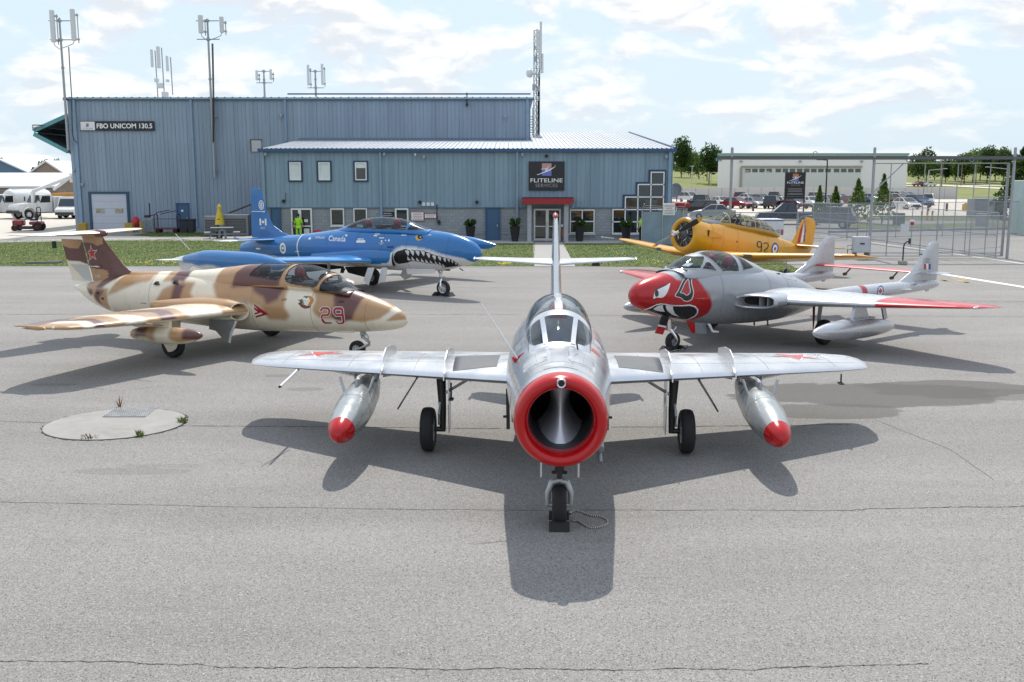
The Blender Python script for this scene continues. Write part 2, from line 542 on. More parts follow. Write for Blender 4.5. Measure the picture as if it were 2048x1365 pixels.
# ================================================================== THE SETTING
def ground_material():
 m = D.materials.new('asphalt'); m.use_nodes = True
 t = m.node_tree; b = t.nodes['Principled BSDF']
 N = lambda k, **a: (lambda n: [setattr(n, x, y) for x, y in a.items()] and n or n)(t.nodes.new(k))
 L = t.links.new
 c = N('ShaderNodeTexCoord')
 def noise(sc, det=5, rgh=0.6, sx=1, sy=1, dist=0):
  mp = N('ShaderNodeMapping'); mp.inputs['Scale'].default_value = (sx, sy, 1)
  L(c.outputs['Object'], mp.inputs[0])
  n = N('ShaderNodeTexNoise'); n.inputs['Scale'].default_value = sc; n.inputs['Detail'].default_value = det
  n.inputs['Roughness'].default_value = rgh; n.inputs['Distortion'].default_value = dist
  L(mp.outputs[0], n.inputs[0]); return n.outputs['Fac']
 def rng_(src, a, b_, x, y):
  r = N('ShaderNodeMapRange'); L(src, r.inputs[0])
  for i, v in enumerate((a, b_, x, y)): r.inputs[i + 1].default_value = v
  return r.outputs[0]
 def mul(a, f):
  x = N('ShaderNodeMix', data_type='RGBA', blend_type='MULTIPLY'); x.inputs[0].default_value = 1
  L(a, x.inputs[6]); L(f, x.inputs[7]); return x.outputs[2]
 rgb = N('ShaderNodeRGB'); rgb.outputs[0].default_value = (0.236, 0.225, 0.212, 1)
 col = mul(rgb.outputs[0], rng_(noise(0.09, 4, 0.55), .3, .7, .90, 1.10))
 col = mul(col, rng_(noise(0.5, 6, 0.7, 0.35, 1.6), .35, .75, 1.06, .88))
 col = mul(col, rng_(noise(0.16, 3, 0.5, 0.12, 2.2), .35, .65, .93, 1.06))
 col = mul(col, rng_(noise(2.3, 7, 0.8, 1, 1, 1.5), .60, .78, 1.0, .80))
 col = mul(col, rng_(noise(30, 4, 0.75), .3, .7, .86, 1.14))
 # stones in the surface: pale and dark flecks
 v = N('ShaderNodeTexVoronoi'); v.inputs['Scale'].default_value = 95; L(c.outputs['Object'], v.inputs[0])
 sp = N('ShaderNodeSeparateColor'); L(v.outputs['Color'], sp.inputs[0])
 col = mul(col, rng_(sp.outputs[0], 0.0, 1.0, .72, 1.28))
 fl = rng_(sp.outputs[1], .95, .98, 0, .8)
 x = N('ShaderNodeMix', data_type='RGBA'); L(fl, x.inputs[0]); L(col, x.inputs[6]); x.inputs[7].default_value = (.42, .41, .39, 1); col = x.outputs[2]
 dk = rng_(sp.outputs[2], .95, .97, 0, 1)
 x = N('ShaderNodeMix', data_type='RGBA'); L(dk, x.inputs[0]); L(col, x.inputs[6]); x.inputs[7].default_value = (.075, .07, .065, 1); col = x.outputs[2]
 # spill stains with ragged outlines: (centre x, y, half-length, half-width, strength)
 sep = N('ShaderNodeSeparateXYZ'); L(c.outputs['Object'], sep.inputs[0])
 def M(op, a, b_=None):
  q = N('ShaderNodeMath', operation=op)
  for i, z in enumerate((a, b_)):
   if z is None: continue
   if isinstance(z, (int, float)): q.inputs[i].default_value = z
   else: L(z, q.inputs[i])
  return q.outputs[0]
 wob = M('MULTIPLY', M('SUBTRACT', noise(0.9, 6, 0.6, 0.7, 1.3), 0.5), 2.4)
 for (sx, sy, rx, ry, st) in STAINS:
  dx = M('DIVIDE', M('SUBTRACT', sep.outputs[0], sx), rx); dy = M('DIVIDE', M('SUBTRACT', sep.outputs[1], sy), ry)
  d = M('ADD', M('ADD', M('MULTIPLY', dx, dx), M('MULTIPLY', dy, dy)), wob)
  k = rng_(d, 0.92, 1.10, st, 0.0)
  x = N('ShaderNodeMix', data_type='RGBA'); L(k, x.inputs[0]); L(col, x.inputs[6]); x.inputs[7].default_value = (.095, .088, .080, 1); col = x.outputs[2]
 L(col, b.inputs['Base Color'])
 b.inputs['Roughness'].default_value = 0.86
 b.inputs['Specular IOR Level'].default_value = 0.25
 bp = N('ShaderNodeBump'); bp.inputs['Strength'].default_value = 0.25; bp.inputs['Distance'].default_value = 0.004
 L(v.outputs['Distance'], bp.inputs['Height']); L(bp.outputs[0], b.inputs['Normal'])
 return m
def gx(px, py): p = G(px, py); return p.x, p.y
STAINS = []
for (a, b_, rx, ry, st) in [(1740, 790, 2.4, 1.1, .8), (1900, 778, 1.8, .8, .75), (1650, 822, 1.4, .6, .7), (2010, 790, 1.0, .5, .5),
       (1640, 690, .9, .5, .45), (1415, 716, .7, .2, .7), (1530, 714, .9, .22, .6),
       (262, 943, .8, .16, .25), (612, 779, .35, .18, .35), (560, 752, .3, .15, .35), (330, 932, .6, .1, .2), (110, 770, .5, .15, .3)]:
 x_, y_ = gx(a, b_); STAINS.append((x_, y_, rx, ry, st))
asph = ground_material()
mb = MB()
gxs = [-2600, -600, -150, -40, 0, 40, 150, 600, 2600]; gys = [-60, 0, 15, 40, 80, 200, 600, 4200]
k = len(gxs)
mb.add([(x, y, 0) for y in gys for x in gxs], [(j * k + i, j * k + i + 1, (j + 1) * k + i + 1, (j + 1) * k + i) for j in range(len(gys) - 1) for i in range(k - 1)])
mb.build('ground', asph, kind='structure', fix=False)
# cracks and joints: narrow dark strips lying on the apron
crackm = mat('crack', (.035, .032, .03), .95)
seamm = mat('joint', (.15, .145, .138), .95)
def crack(name, pts, wid, m, jit=0.012, n=90, z=0.004):
 P = []
 for i in range(n + 1):
  t = i / n * (len(pts) - 1); j = min(int(t), len(pts) - 2); f = t - j
  P.append(pts[j] + (pts[j + 1] - pts[j]) * f)
 q = MB(); v = []; wob = 0
 for i, p in enumerate(P):
  wob = wob * .9 + rng.uniform(-jit, jit) * .35
  d = (P[min(i + 1, n)] - P[max(i - 1, 0)]); nrm = Vector((-d.y, d.x, 0)).normalized()
  ww = wid * rng.uniform(.25, 1.0)
  c = p + nrm * wob * 3
  v += [(*(c + nrm * ww).xy, z), (*(c - nrm * ww).xy, z)]
 q.add(v, [(2 * i, 2 * i + 1, 2 * i + 3, 2 * i + 2) for i in range(n)])
 q.build(name, m, kind='structure', fix=False)
g2 = lambda *p: [G(a, b) for a, b in p]
crack('pavement_crack', g2((-40, 1320), (300, 1326), (560, 1336), (900, 1338), (1200, 1338), (1500, 1336), (1858, 1330)), .0062, crackm, .010, 260)
crack('pavement_crack', g2((1680, 1022), (1760, 1018), (2100, 1013)), .010, crackm, .01, 90)
crack('pavement_joint', g2((-60, 1003), (500, 1015), (1024, 1021), (1680, 1021)), .010, seamm, .006, 200, z=.0044)
crack('pavement_joint', g2((120, 850), (380, 852), (660, 854), (1000, 858)), .013, crackm, .008, 120)
crack('pavement_joint', g2((1222, 855), (1400, 853), (1700, 850)), .014, crackm, .008, 120)
crack('pavement_joint', g2((-30, 630), (300, 628), (1040, 630)), .020, crackm, .01, 160)
crack('pavement_joint', g2((1160, 632), (1300, 631), (2100, 634)), .020, seamm, .01, 160)
crack('pavement_joint', g2((-30, 574), (1040, 576)), .022, seamm, .01, 160)
crack('pavement_joint', g2((1160, 575), (2100, 580)), .022, seamm, .01, 160)
crack('pavement_joint', g2((1700, 600), (2100, 604)), .022, crackm, .01, 60)
crack('pavement_joint', g2((520, 935), (580, 900)), .009, seamm, .004, 30)
crack('pavement_joint', g2((-20, 842), (95, 847)), .009, crackm, .008, 40)
crack('pavement_joint', g2((160, 774), (235, 783), (330, 772)), .008, seamm, .004, 40)
crack('pavement_joint', g2((1750, 840), (1900, 900), (1990, 960)), .010, seamm, .006, 60)
# --------------------------- grass, walks
grass_soil = mat('grass_base', (.09, .12, .025), .95, var=.5, scale=.7, bump=.6, bscale=30)
walkm = mat('walk_concrete', (.32, .31, .29), .9, var=.12, scale=2.5, bump=.15)
stone = mat('edge_gravel', (.40, .39, .38), .95, var=.5, scale=25, bump=.8, bscale=40)
GRASS = {
 'lawn_west': [(-40, 533), (1068, 533), (1070, 487), (700, 487), (440, 478), (-60, 487)],
 'lawn_east': [(1150, 533), (1300, 534), (1440, 546), (1618, 549), (1540, 512), (1470, 487), (1124, 487)],
 'lawn_strip': [(305, 474.5), (440, 474), (470, 466), (300, 466), (262, 471)],
}
def sheet(name, pts, m, z, kind='structure'):
 q = MB(); q.quad(*[(p[0], p[1], z) for p in pts]); return q.build(name, m, kind=kind, fix=False)
blade_polys = []
for nm, pts in GRASS.items():
 P = [G(*p) for p in pts]
 if nm == 'lawn_west': P[0] = Vector((-42, P[0].y, 0)); P[-1] = Vector((-48, P[-1].y, 0))
 sheet('lawn', P, grass_soil, .012)
 blade_polys.append([(p.x, p.y) for p in P])
sheet('footpath', [G(1069, 534), G(1151, 534), G(1126, 486), G(1066, 486)], walkm, .016)
sheet('footpath', [Vector((-60, 54.8, 0)), G(230, 482), G(440, 482), G(505, 484), G(505, 471), G(450, 474), G(420, 477), G(230, 477.5), Vector((-60, 57.6, 0))], walkm, .020)
sheet('gravel_bed', [G(700, 488), G(1066, 488), Vector((1.45, 65.9, 0)), Vector((-11.2, 65.9, 0))], stone, .024)
sheet('gravel_bed', [G(1126, 488), G(1330, 488), Vector((10.2, 65.9, 0)), Vector((3.6, 65.9, 0))], stone, .024)
def grass_blades(polys, n, hmin, hmax, name):
 pts = []
 for pl in polys:
  xs = [p[0] for p in pl]; ys = [p[1] for p in pl]
  A = (max(xs) - min(xs)) * (max(ys) - min(ys))
  m = int(n * A)
  X = nrng.uniform(min(xs), max(xs), m); Y = nrng.uniform(min(ys), max(ys), m)
  ok = in_poly(X, Y, pl); pts.append(np.stack([X[ok], Y[ok]], 1))
 P = np.concatenate(pts); m = len(P)
 h = nrng.uniform(hmin, hmax, m); a = nrng.uniform(0, 6.28, m); wd = nrng.uniform(.015, .035, m)
 lean = nrng.uniform(-.05, .05, (m, 2))
 V = np.zeros((m, 3, 3))
 V[:, 0, :2] = P + np.stack([np.cos(a), np.sin(a)], 1) * wd[:, None]
 V[:, 1, :2] = P - np.stack([np.cos(a), np.sin(a)], 1) * wd[:, None]
 V[:, 2, :2] = P + lean; V[:, 2, 2] = h; V[:, :2, 2] = .01
 return V.reshape(-1, 3), np.arange(m * 3).reshape(-1, 3)
def leaf_mat(name, c1, c2, c3, scale=.6, rough=.75, trans=.25):
 m = mat(name, c1, rough, var=.0, scale=scale, spec=.2)
 t = m.node_tree; b = t.nodes['Principled BSDF']
 tc_ = t.nodes.new('ShaderNodeTexCoord'); n = t.nodes.new('ShaderNodeTexNoise'); n.inputs['Scale'].default_value = scale; n.inputs['Detail'].default_value = 5
 t.links.new(tc_.outputs['Object'], n.inputs['Vector'])
 cr = t.nodes.new('ShaderNodeValToRGB'); e = cr.color_ramp.elements
 e[0].position, e[0].color = .32, (*c1, 1); e[1].position, e[1].color = .68, (*c3, 1)
 q = e.new(.5); q.color = (*c2, 1)
 t.links.new(n.outputs['Fac'], cr.inputs[0]); t.links.new(cr.outputs[0], b.inputs['Base Color'])
 if trans:
  tl = t.nodes.new('ShaderNodeBsdfTranslucent'); mx = t.nodes.new('ShaderNodeMixShader'); mx.inputs[0].default_value = trans
  t.links.new(cr.outputs[0], tl.inputs[0]); t.links.new(b.outputs[0], mx.inputs[1]); t.links.new(tl.outputs[0], mx.inputs[2])
  t.links.new(mx.outputs[0], t.nodes['Material Output'].inputs[0])
 return m
lawn_blade = leaf_mat('lawn_blades', (.05, .125, .018), (.095, .155, .03), (.19, .18, .06), .28)
V, F = grass_blades(blade_polys, 130, .02, .05, 'g')
o = obj('lawn_grass', arr_mesh('lawn_grass', V, F), lawn_blade, kind='stuff')
yel = mat('dandelion_yellow', (.75, .55, .02), .6)
fl = MB()
for (cx, cy, sx, sy, n) in [(300, 528, 130, 4, 90), (440, 530, 40, 3, 45), (1010, 530, 12, 2, 40), (1310, 527, 40, 4, 18), (130, 505, 110, 14, 35), (760, 520, 200, 10, 25), (1230, 505, 60, 12, 8)]:
 for i in range(n):
  p = G(cx + rng.gauss(0, sx * .6), min(532.4, cy + rng.gauss(0, sy * .6)))
  r = rng.uniform(.018, .04); z = rng.uniform(.05, .10)
  fl.add([(p.x - r, p.y, z), (p.x, p.y - r, z), (p.x + r, p.y, z), (p.x, p.y + r, z + r)], [(0, 1, 2, 3)])
fl.build('dandelions', yel, kind='stuff')
# --------------------------- round concrete drain slab with grate
slab = thing('drain_slab', 'round pale concrete slab set in the asphalt with a steel grate and weeds round its rim', 'drain slab', G(232, 848))
c0_, r0_ = G(232, 848), abs(G(365, 848).x - G(95, 848).x) / 2
conc = mat('slab_concrete', (.30, .285, .265), .9, var=.16, scale=2.2, bump=.3, dirt=.35)
q = MB(); n = 64
ry_ = (G(232, 817).y - G(232, 879).y) / 2
v = [(0, 0, .012)] + [(r0_ * math.cos(2 * math.pi * i / n), ry_ * math.sin(2 * math.pi * i / n), .012) for i in range(n)]
q.add(v, [(0, 1 + i, 1 + (i + 1) % n) for i in range(n)])
q.build('slab_top', conc, slab, fix=False)
q = MB()
for i in range(n):
 a = 2 * math.pi * i / n; b = 2 * math.pi * (i + 1) / n
 k1, k2 = 1 + rng.uniform(.002, .045), 1 + rng.uniform(.002, .045)
 q.quad((r0_ * math.cos(a), ry_ * math.sin(a), .009), (r0_ * k1 * math.cos(a), ry_ * k1 * math.sin(a), .0065), (r0_ * k2 * math.cos(b), ry_ * k2 * math.sin(b), .0065), (r0_ * math.cos(b), ry_ * math.sin(b), .009))
q.build('slab_joint', crackm, slab, fix=False)
ga, gb_, gc, gd = [G(*p) - c0_ for p in ((206, 836), (290, 836), (312, 818), (232, 818))]
blk = mat('void_black', (.012, .012, .012), .9)
q = MB(); q.quad(*[(p.x, p.y, .016) for p in (ga, gb_, gc, gd)]); q.build('grate_pit', blk, slab, fix=False)
steel = mat('galv_steel', (.46, .47, .48), .45, .7, var=.12, scale=6)
dsteel = mat('dark_steel', (.12, .12, .125), .5, .6, var=.2, scale=6)
q = MB()
for i in range(20):
 t = i / 19; q.bar((*(ga.lerp(gb_, t)).xy, .022), (*(gd.lerp(gc, t)).xy, .022), .014, .012)
for i in range(8):
 t = i / 7; q.bar((*(ga.lerp(gd, t)).xy, .024), (*(gb_.lerp(gc, t)).xy, .024), .012, .010)
q.build('grate', steel, slab)
weed = leaf_mat('weed_leaf', (.05, .10, .02), (.12, .17, .04), (.22, .24, .08), 9)
def tuft(c, n, h, sp, name, label, m=weed):
 q = MB()
 for i in range(n):
  a = rng.uniform(0, 6.28); r = rng.uniform(0, sp * .5); x, y = r * math.cos(a), r * math.sin(a)
  hh = h * rng.uniform(.5, 1); lx, ly = math.cos(a) * hh * .6, math.sin(a) * hh * .6; wd = rng.uniform(.006, .012)
  tx, ty = -math.sin(a) * wd, math.cos(a) * wd
  q.add([(x - tx, y - ty, 0), (x + tx, y + ty, 0), (x + lx * .5 + tx * .7, y + ly * .5 + ty * .7, hh * .65), (x + lx * .5 - tx * .7, y + ly * .5 - ty * .7, hh * .65), (x + lx, y + ly, hh)], [(0, 1, 2, 3), (3, 2, 4)])
 o = q.build(name, m, loc=(c.x, c.y, .008), fix=False)
 tag(o, label, 'weed', 'weeds round the drain slab')
tuft(G(366, 845), 60, .10, .16, 'weed_tuft', 'bushy green weed tuft at the far right rim of the drain slab')
tuft(G(279, 873), 50, .10, .13, 'weed_tuft', 'bright green grass tuft on the near rim of the drain slab')
tuft(G(178, 877), 40, .05, .3, 'weed_tuft', 'low flat brownish weed at the near left rim of the drain slab', mat('dry_weed', (.17, .13, .05), .9))
tuft(G(240, 816), 12, .22, .12, 'weed_tuft', 'thin reddish weed stalks behind the steel drain grate', mat('red_weed', (.25, .11, .06), .9))
# --------------------------- painted lines on the apron beyond the jets
wp = mat('line_paint', (.72, .71, .68), .8, var=.15, scale=4)
yp = mat('yellow_paint', (.36, .29, .15), .85, var=.3, scale=3)
def strip(name, a, b, wid, m, z=.005, n=1):
 d = (b - a).normalized(); nn = Vector((-d.y, d.x, 0)) * wid / 2
 q = MB(); q.quad(*[(p.x, p.y, z) for p in (a + nn, a - nn, b - nn, b + nn)]); return q.build(name, m, kind='structure', fix=False)
strip('painted_line', G(1880, 548), G(2100, 583), .36, wp)
strip('painted_line', G(1640, 470), G(2060, 530), .14, wp)
q = MB()
for i in range(7):
 p = G(rng.uniform(1885, 1935), rng.uniform(556, 567)); r = .12
 q.quad((p.x - r, p.y - .3, .005), (p.x + r, p.y - .3, .005), (p.x + r, p.y + .3, .005), (p.x - r, p.y + .3, .005))
q.build('worn_marking', yp, kind='structure', fix=False)
# ================================================================== HANGAR AND ANNEX
YA, YH = 66.0, 78.0
siding = mat('blue_siding', objcol=True, rough=.5, var=.06, scale=1.2, spec=.4, dirt=.10)
def streaks(m):
 # rain streaks: dirt drawn out down the sheets
 t = m.node_tree; b = t.nodes['Principled BSDF']; src = b.inputs['Base Color'].links[0].from_socket; N = t.nodes.new
 c = N('ShaderNodeNewGeometry'); mp = N('ShaderNodeMapping'); mp.inputs['Scale'].default_value = (2.2, 2.2, .10); n = N('ShaderNodeTexNoise'); n.inputs['Scale'].default_value = 1.0; n.inputs['Detail'].default_value = 8; n.inputs['Roughness'].default_value = .65
 r = N('ShaderNodeMapRange'); r.inputs[1].default_value, r.inputs[2].default_value, r.inputs[3].default_value, r.inputs[4].default_value = .35, .7, 1.06, .80; x = N('ShaderNodeMix'); x.data_type = 'RGBA'; x.blend_type = 'MULTIPLY'; x.inputs[0].default_value = 1
 for a, d in ((c.outputs['Position'], mp.inputs[0]), (mp.outputs[0], n.inputs[0]), (n.outputs['Fac'], r.inputs[0]), (src, x.inputs[6]), (r.outputs[0], x.inputs[7]), (x.outputs[2], b.inputs['Base Color'])): t.links.new(a, d)
streaks(siding)
SID = (.255, .325, .405)
trim_blue = mat('trim_blue', (.030, .085, .20), .45, var=.1)
trim_light = mat('downspout_blue', (.21, .31, .42), .45, var=.08)
roof_m = mat('roof_sheet', objcol=True, rough=.5, metal=.15, var=.06, scale=.8, dirt=.10)
white_fr = mat('white_frame', (.74, .75, .76), .4, var=.04)
alu = mat('aluminium_frame', (.58, .60, .62), .35, .5, var=.06)
navy_fr = mat('navy_surround', (.022, .045, .10), .5)
blockm = mat('grey_block', (.30, .325, .35), .9, var=.10, scale=6, bump=.35, bscale=25)
door_blue = mat('door_blue', (.040, .105, .20), .5, var=.06)
def block_detail(m):
 t = m.node_tree; b = t.nodes['Principled BSDF']
 c = t.nodes.new('ShaderNodeTexCoord'); mp = t.nodes.new('ShaderNodeMapping'); mp.inputs['Rotation'].default_value = (R(90), 0, 0)
 br = t.nodes.new('ShaderNodeTexBrick'); br.inputs['Scale'].default_value = 1.0
 br.inputs['Brick Width'].default_value = .4; br.inputs['Row Height'].default_value = .2; br.inputs['Mortar Size'].default_value = .012
 br.inputs[1].default_value = (.30, .325, .35, 1); br.inputs[2].default_value = (.25, .275, .30, 1); br.inputs[3].default_value = (.2, .21, .22, 1)
 t.links.new(c.outputs['Object'], mp.inputs[0]); t.links.new(mp.outputs[0], br.inputs[0])
 t.links.new(br.outputs[0], b.inputs['Base Color'])
block_detail(blockm)
pane_dark = mat('pane_glass', (.020, .026, .026), .04, var=.3, scale=.7, spec=.9, rvar=.01)
pane_blind = mat('pane_blind', (.62, .68, .67), .12, var=.12, scale=1.5, spec=.8, rvar=.02)
blackp = mat('black_plastic', (.018, .018, .02), .5)
whitep = mat('white_panel', (.72, .73, .74), .5, var=.05)
greyp = mat('grey_panel', (.33, .35, .37), .55, var=.08)
redp = mat('red_panel', (.36, .025, .03), .4, var=.08)
def ribbed(width, h, pitch=.3, depth=.02, groove=.055, n0=0):
 """profiled metal sheet in x-z, ribs vertical, proud towards -y"""
 xs = []; n = max(1, round(width / pitch)); p = width / n
 for i in range(n):
  a = i * p
  xs += [(a, 0), (a + p - groove, 0), (a + p - groove * .8, depth), (a + p - groove * .2, depth)]
 xs.append((width, 0))
 return xs
def panel_mesh(name, width, z0, z1a, z1b=None, pitch=.3, depth=.02):
 z1b = z1a if z1b is None else z1b
 pr = ribbed(width - .008, 0, pitch, depth); q = MB(); v = []
 for x, y in pr: v += [(x, -y, z0), (x, -y, z1a + (z1b - z1a) * x / width)]
 q.add(v, [(2 * i, 2 * i + 2, 2 * i + 3, 2 * i + 1) for i in range(len(pr) - 1)])
 return q.mesh(name, False)
def tone(c, v): 
 k = 1 + rng.uniform(-v, v); return (c[0] * k, c[1] * k, c[2] * k, 1)
# ---- hangar
hx0, hx1 = Q(152, 460, YH).x, Q(1061, 300, YH).x
hz1 = Q(600, 199, YH).z
hangar = thing('hangar', 'tall blue-grey hangar with vertical metal siding and roof antennas beside the lower annex', 'hangar', ((hx0 + hx1) / 2, YH, 0))
HO = Vector(hangar.location)
n = round((hx1 - hx0) / .9); pw = (hx1 - hx0) / n
pm = panel_mesh('siding_panel', pw, 0.0, hz1)
for i in range(n):
 o = obj('siding_panel', pm, siding, hangar, (hx0 + i * pw - HO.x, 0, 0)); o.color = tone(SID, .03)
q = MB()
q.box((0, 9.2, hz1 / 2), (hx1 - hx0 - .06, 18, hz1 - .1)); q.build('hangar_core', mat('siding_flat', SID, .6), hangar)
ed = MB(); ed.box((0, -.06, hz1 + .02), (hx1 - hx0 + .5, .16, .22)); ed.build('roof_edge', mat('roof_edge_teal', (.045, .16, .26), .45), hangar)
q = MB()
v = []
q.prism([(-.2, hz1 + .1), (9.2, hz1 + .55), (18.6, hz1 + .1), (18.6, hz1 + .02), (-.2, hz1 + .02)], hx0 - HO.x - .2, hx1 - HO.x + .2, 'x')
o = q.build('roof', roof_m, hangar); o.color = (.35, .38, .42, 1)
q = MB()
a = Q(573, 190, YH).x - HO.x
q.box(((a + hx1 - HO.x) / 2, .35, hz1 + .42), (hx1 - HO.x - a, .1, .10)); q.build('ridge_rail', trim_blue, hangar)
q = MB()
for i in range(60):
 x = hx0 - HO.x + (i + .5) * (hx1 - hx0) / 60
 q.box((x, -.15, hz1 + .14), (.12, .06, .05))
q.build('roof_edge_rib', mat('roof_edge_teal'), hangar, kind='stuff')
def downspout(parent, px, py0, py1, Y, w_=.16, m=trim_light, name='downspout'):
 a, b = Q(px, py0, Y), Q(px, py1, Y); o = parent.location
 q = MB(); q.box((a.x - o.x, -.10, (a.z + b.z) / 2), (w_, .12, abs(a.z - b.z)), bev=.02)
 for t in (.1, .4, .7): q.box((a.x - o.x, -.12, b.z + t * (a.z - b.z)), (w_ + .06, .12, .04))
 return q.build(name, m, parent)
downspout(hangar, 382, 200, 455, YH); downspout(hangar, 570, 200, 283, YH); downspout(hangar, 1055, 200, 283, YH, .22)
downspout(hangar, 147, 200, 455, YH, .28)
# garage door
def P2(parent, px, py, Y): p = Q(px, py, Y); return p.x - parent.location.x, p.z
gx0, gz1 = P2(hangar, 182, 388, YH); gx1_, _ = P2(hangar, 253, 388, YH)
q = MB(); 
for x in (gx0 - .09, gx1_ + .09): q.box((x, -.05, gz1 / 2), (.18, .14, gz1))
q.box(((gx0 + gx1_) / 2, -.05, gz1 + .08), (gx1_ - gx0 + .36, .14, .16)); q.build('door_surround', mat('surround_dark_blue', (.02, .07, .13), .5), hangar)
gd_ = MB(); gd_.box(((gx0 + gx1_) / 2, .0, gz1 / 2), (gx1_ - gx0, .05, gz1)); gdo = gd_.build('garage_door', mat('garage_door', (.50, .53, .60), .5, var=.04), hangar)
gp = MB(); hh = gz1 / 5; gp.box((0, 0, 0), (gx1_ - gx0 - .02, .03, hh - .02), bev=.012); gpm = gp.mesh('door_panel')
for i in range(5): obj('door_panel', gpm, mat('garage_door'), gdo, ((gx0 + gx1_) / 2, -.03, hh * (i + .5)))
for px in (201, 239):
 x, z = P2(hangar, px, 422, YH); q = MB(); q.box((x, -.055, z), (.62, .03, .34)); q.build('door_window', mat('door_window', (.36, .33, .24), .15, var=.5, scale=3), gdo)
# personnel door
def flat_door(parent, px0, px1, py1, Y, m=door_blue, plate=None, handle=True):
 x0, z1 = P2(parent, px0, py1, Y); x1, _ = P2(parent, px1, py1, Y)
 q = MB()
 for x in (x0 + .03, x1 - .03): q.box((x, -.05, z1 / 2), (.07, .14, z1))
 q.box(((x0 + x1) / 2, -.05, z1 + .03), (x1 - x0 + .08, .14, .07)); q.build('door_frame', trim_blue, parent)
 d = MB(); d.box(((x0 + x1) / 2, -.035, z1 / 2), (x1 - x0 - .14, .06, z1 - .03)); d = d.build('door', m, parent)
 if handle: q = MB(); q.box((x1 - .18, -.1, z1 * .47), (.05, .07, .16)); q.build('handle', steel, d)
 if plate: q = MB(); q.box((plate[0] - parent.location.x, -.075, plate[1]), (plate[2], .02, plate[3])); q.build('door_plate', whitep, d)
 return d
pl = Q(365, 422, YH)
flat_door(hangar, 353, 378, 408, YH, plate=(pl.x, pl.z, .16, .16))
# louvre
x0, z1 = P2(hangar, 502, 281, YH); x1, z0 = P2(hangar, 523, 304, YH)
q = MB(); q.box(((x0 + x1) / 2, -.05, (z0 + z1) / 2), (x1 - x0, .08, z1 - z0)); lv = q.build('louvre_vent', mat('louvre', (.55, .55, .56), .5), hangar)
sl_ = MB(); sl_.box((0, 0, 0), (x1 - x0 - .1, .05, .05)); slm = sl_.mesh('slat')
for i in range(8): obj('slat', slm, mat('louvre'), lv, ((x0 + x1) / 2, -.10, z0 + .06 + i * (z1 - z0 - .1) / 7))
q = MB(); q.box(((x0 + x1) / 2, -.07, z1 + .03), (x1 - x0 + .12, .12, .09)); q.box((x0, -.07, (z0 + z1) / 2), (.08, .12, z1 - z0)); q.build('vent_frame', mat('vent_brown', (.10, .08, .075), .6), hangar)
# bolts and lamps along the wall
def wall_lamp(parent, px, py, Y, m=blackp, s=.22):
 x, z = P2(parent, px, py, Y); q = MB()
 q.box((x, -.12, z), (s, .2, s * .8), bev=.04); q.box((x, -.2, z - s * .5), (s * .7, .1, s * .35)); q.build('wall_lamp', m, parent)
for px, py in ((563, 231), (1011, 234), (149, 341), (433, 341), (433, 232), (166, 369)): wall_lamp(hangar, px, py, YH, greyp, .2)
wall_lamp(hangar, 934, 210, YH, blackp, .2)
q = MB(); a = Q(934, 186, YH); b = Q(934, 208, YH); q.tube([(a.x - HO.x, -.15, a.z), (b.x - HO.x, -.15, b.z)], .045); q.build('conduit', blackp, hangar)
# bifold hangar door folded out to the west: an awning of two leaves
q = MB()
A, B, C_ = Q(69, 262, YH + 3), Q(137, 231, YH + 3), Q(137, 304, YH + 3)
A0 = Q(69, 269, YH + 3)
fold = mat('fold_door', (.10, .12, .125), .5, .4, var=.25, scale=1)
foldedge = mat('fold_edge', (.10, .30, .32), .5)
d0, d1 = 0.5, 15
def leaf(p, r, name):
 u = Vector((p.x - HO.x, 0, p.z)); v_ = Vector((r.x - HO.x, 0, r.z)); dr = (v_ - u); nn = Vector((-dr.z, 0, dr.x)).normalized() * .12
 q = MB(); q.prism([((u + nn).x, (u + nn).z), ((v_ + nn).x, (v_ + nn).z), ((v_ - nn).x, (v_ - nn).z), ((u - nn).x, (u - nn).z)], d0 + 2.5, d1, 'y')
 f = q.build(name, fold, hangar)
 q = MB(); q.bar(u + Vector((0, d0 + 2.4, 0)), v_ + Vector((0, d0 + 2.4, 0)), .16, .3); q.build('leaf_edge', foldedge, f)
 bm_ = MB()
 for t in (.0, .33, .66, 1): bm_.bar((u.lerp(v_, t)) + Vector((0, d0 + 3, 0)) - nn * 1.4, u.lerp(v_, t) + Vector((0, d1, 0)) - nn * 1.4, .1, .1)
 bm_.build('leaf_rib', dsteel, f)
leaf(A, B, 'door_leaf'); leaf(A0, C_, 'door_leaf')
q = MB(); p0 = Vector((A.x - HO.x, 2.7, A.z)); p1 = Q(69, 251, YH + 3); p2 = Q(91, 251, YH + 3)
p1 = Vector((p1.x - HO.x, 2.7, p1.z)); p2 = Vector((p2.x - HO.x, 2.7, p2.z)); p3 = p0.lerp(Vector((B.x - HO.x, 2.7, B.z)), .33)
for s_, e_ in ((p0, p1), (p1, p2), (p1, p3), (p2, p3), (p0.lerp(p1, .5), p2)): q.bar(s_, e_, .07)
q.build('door_truss', steel, hangar)
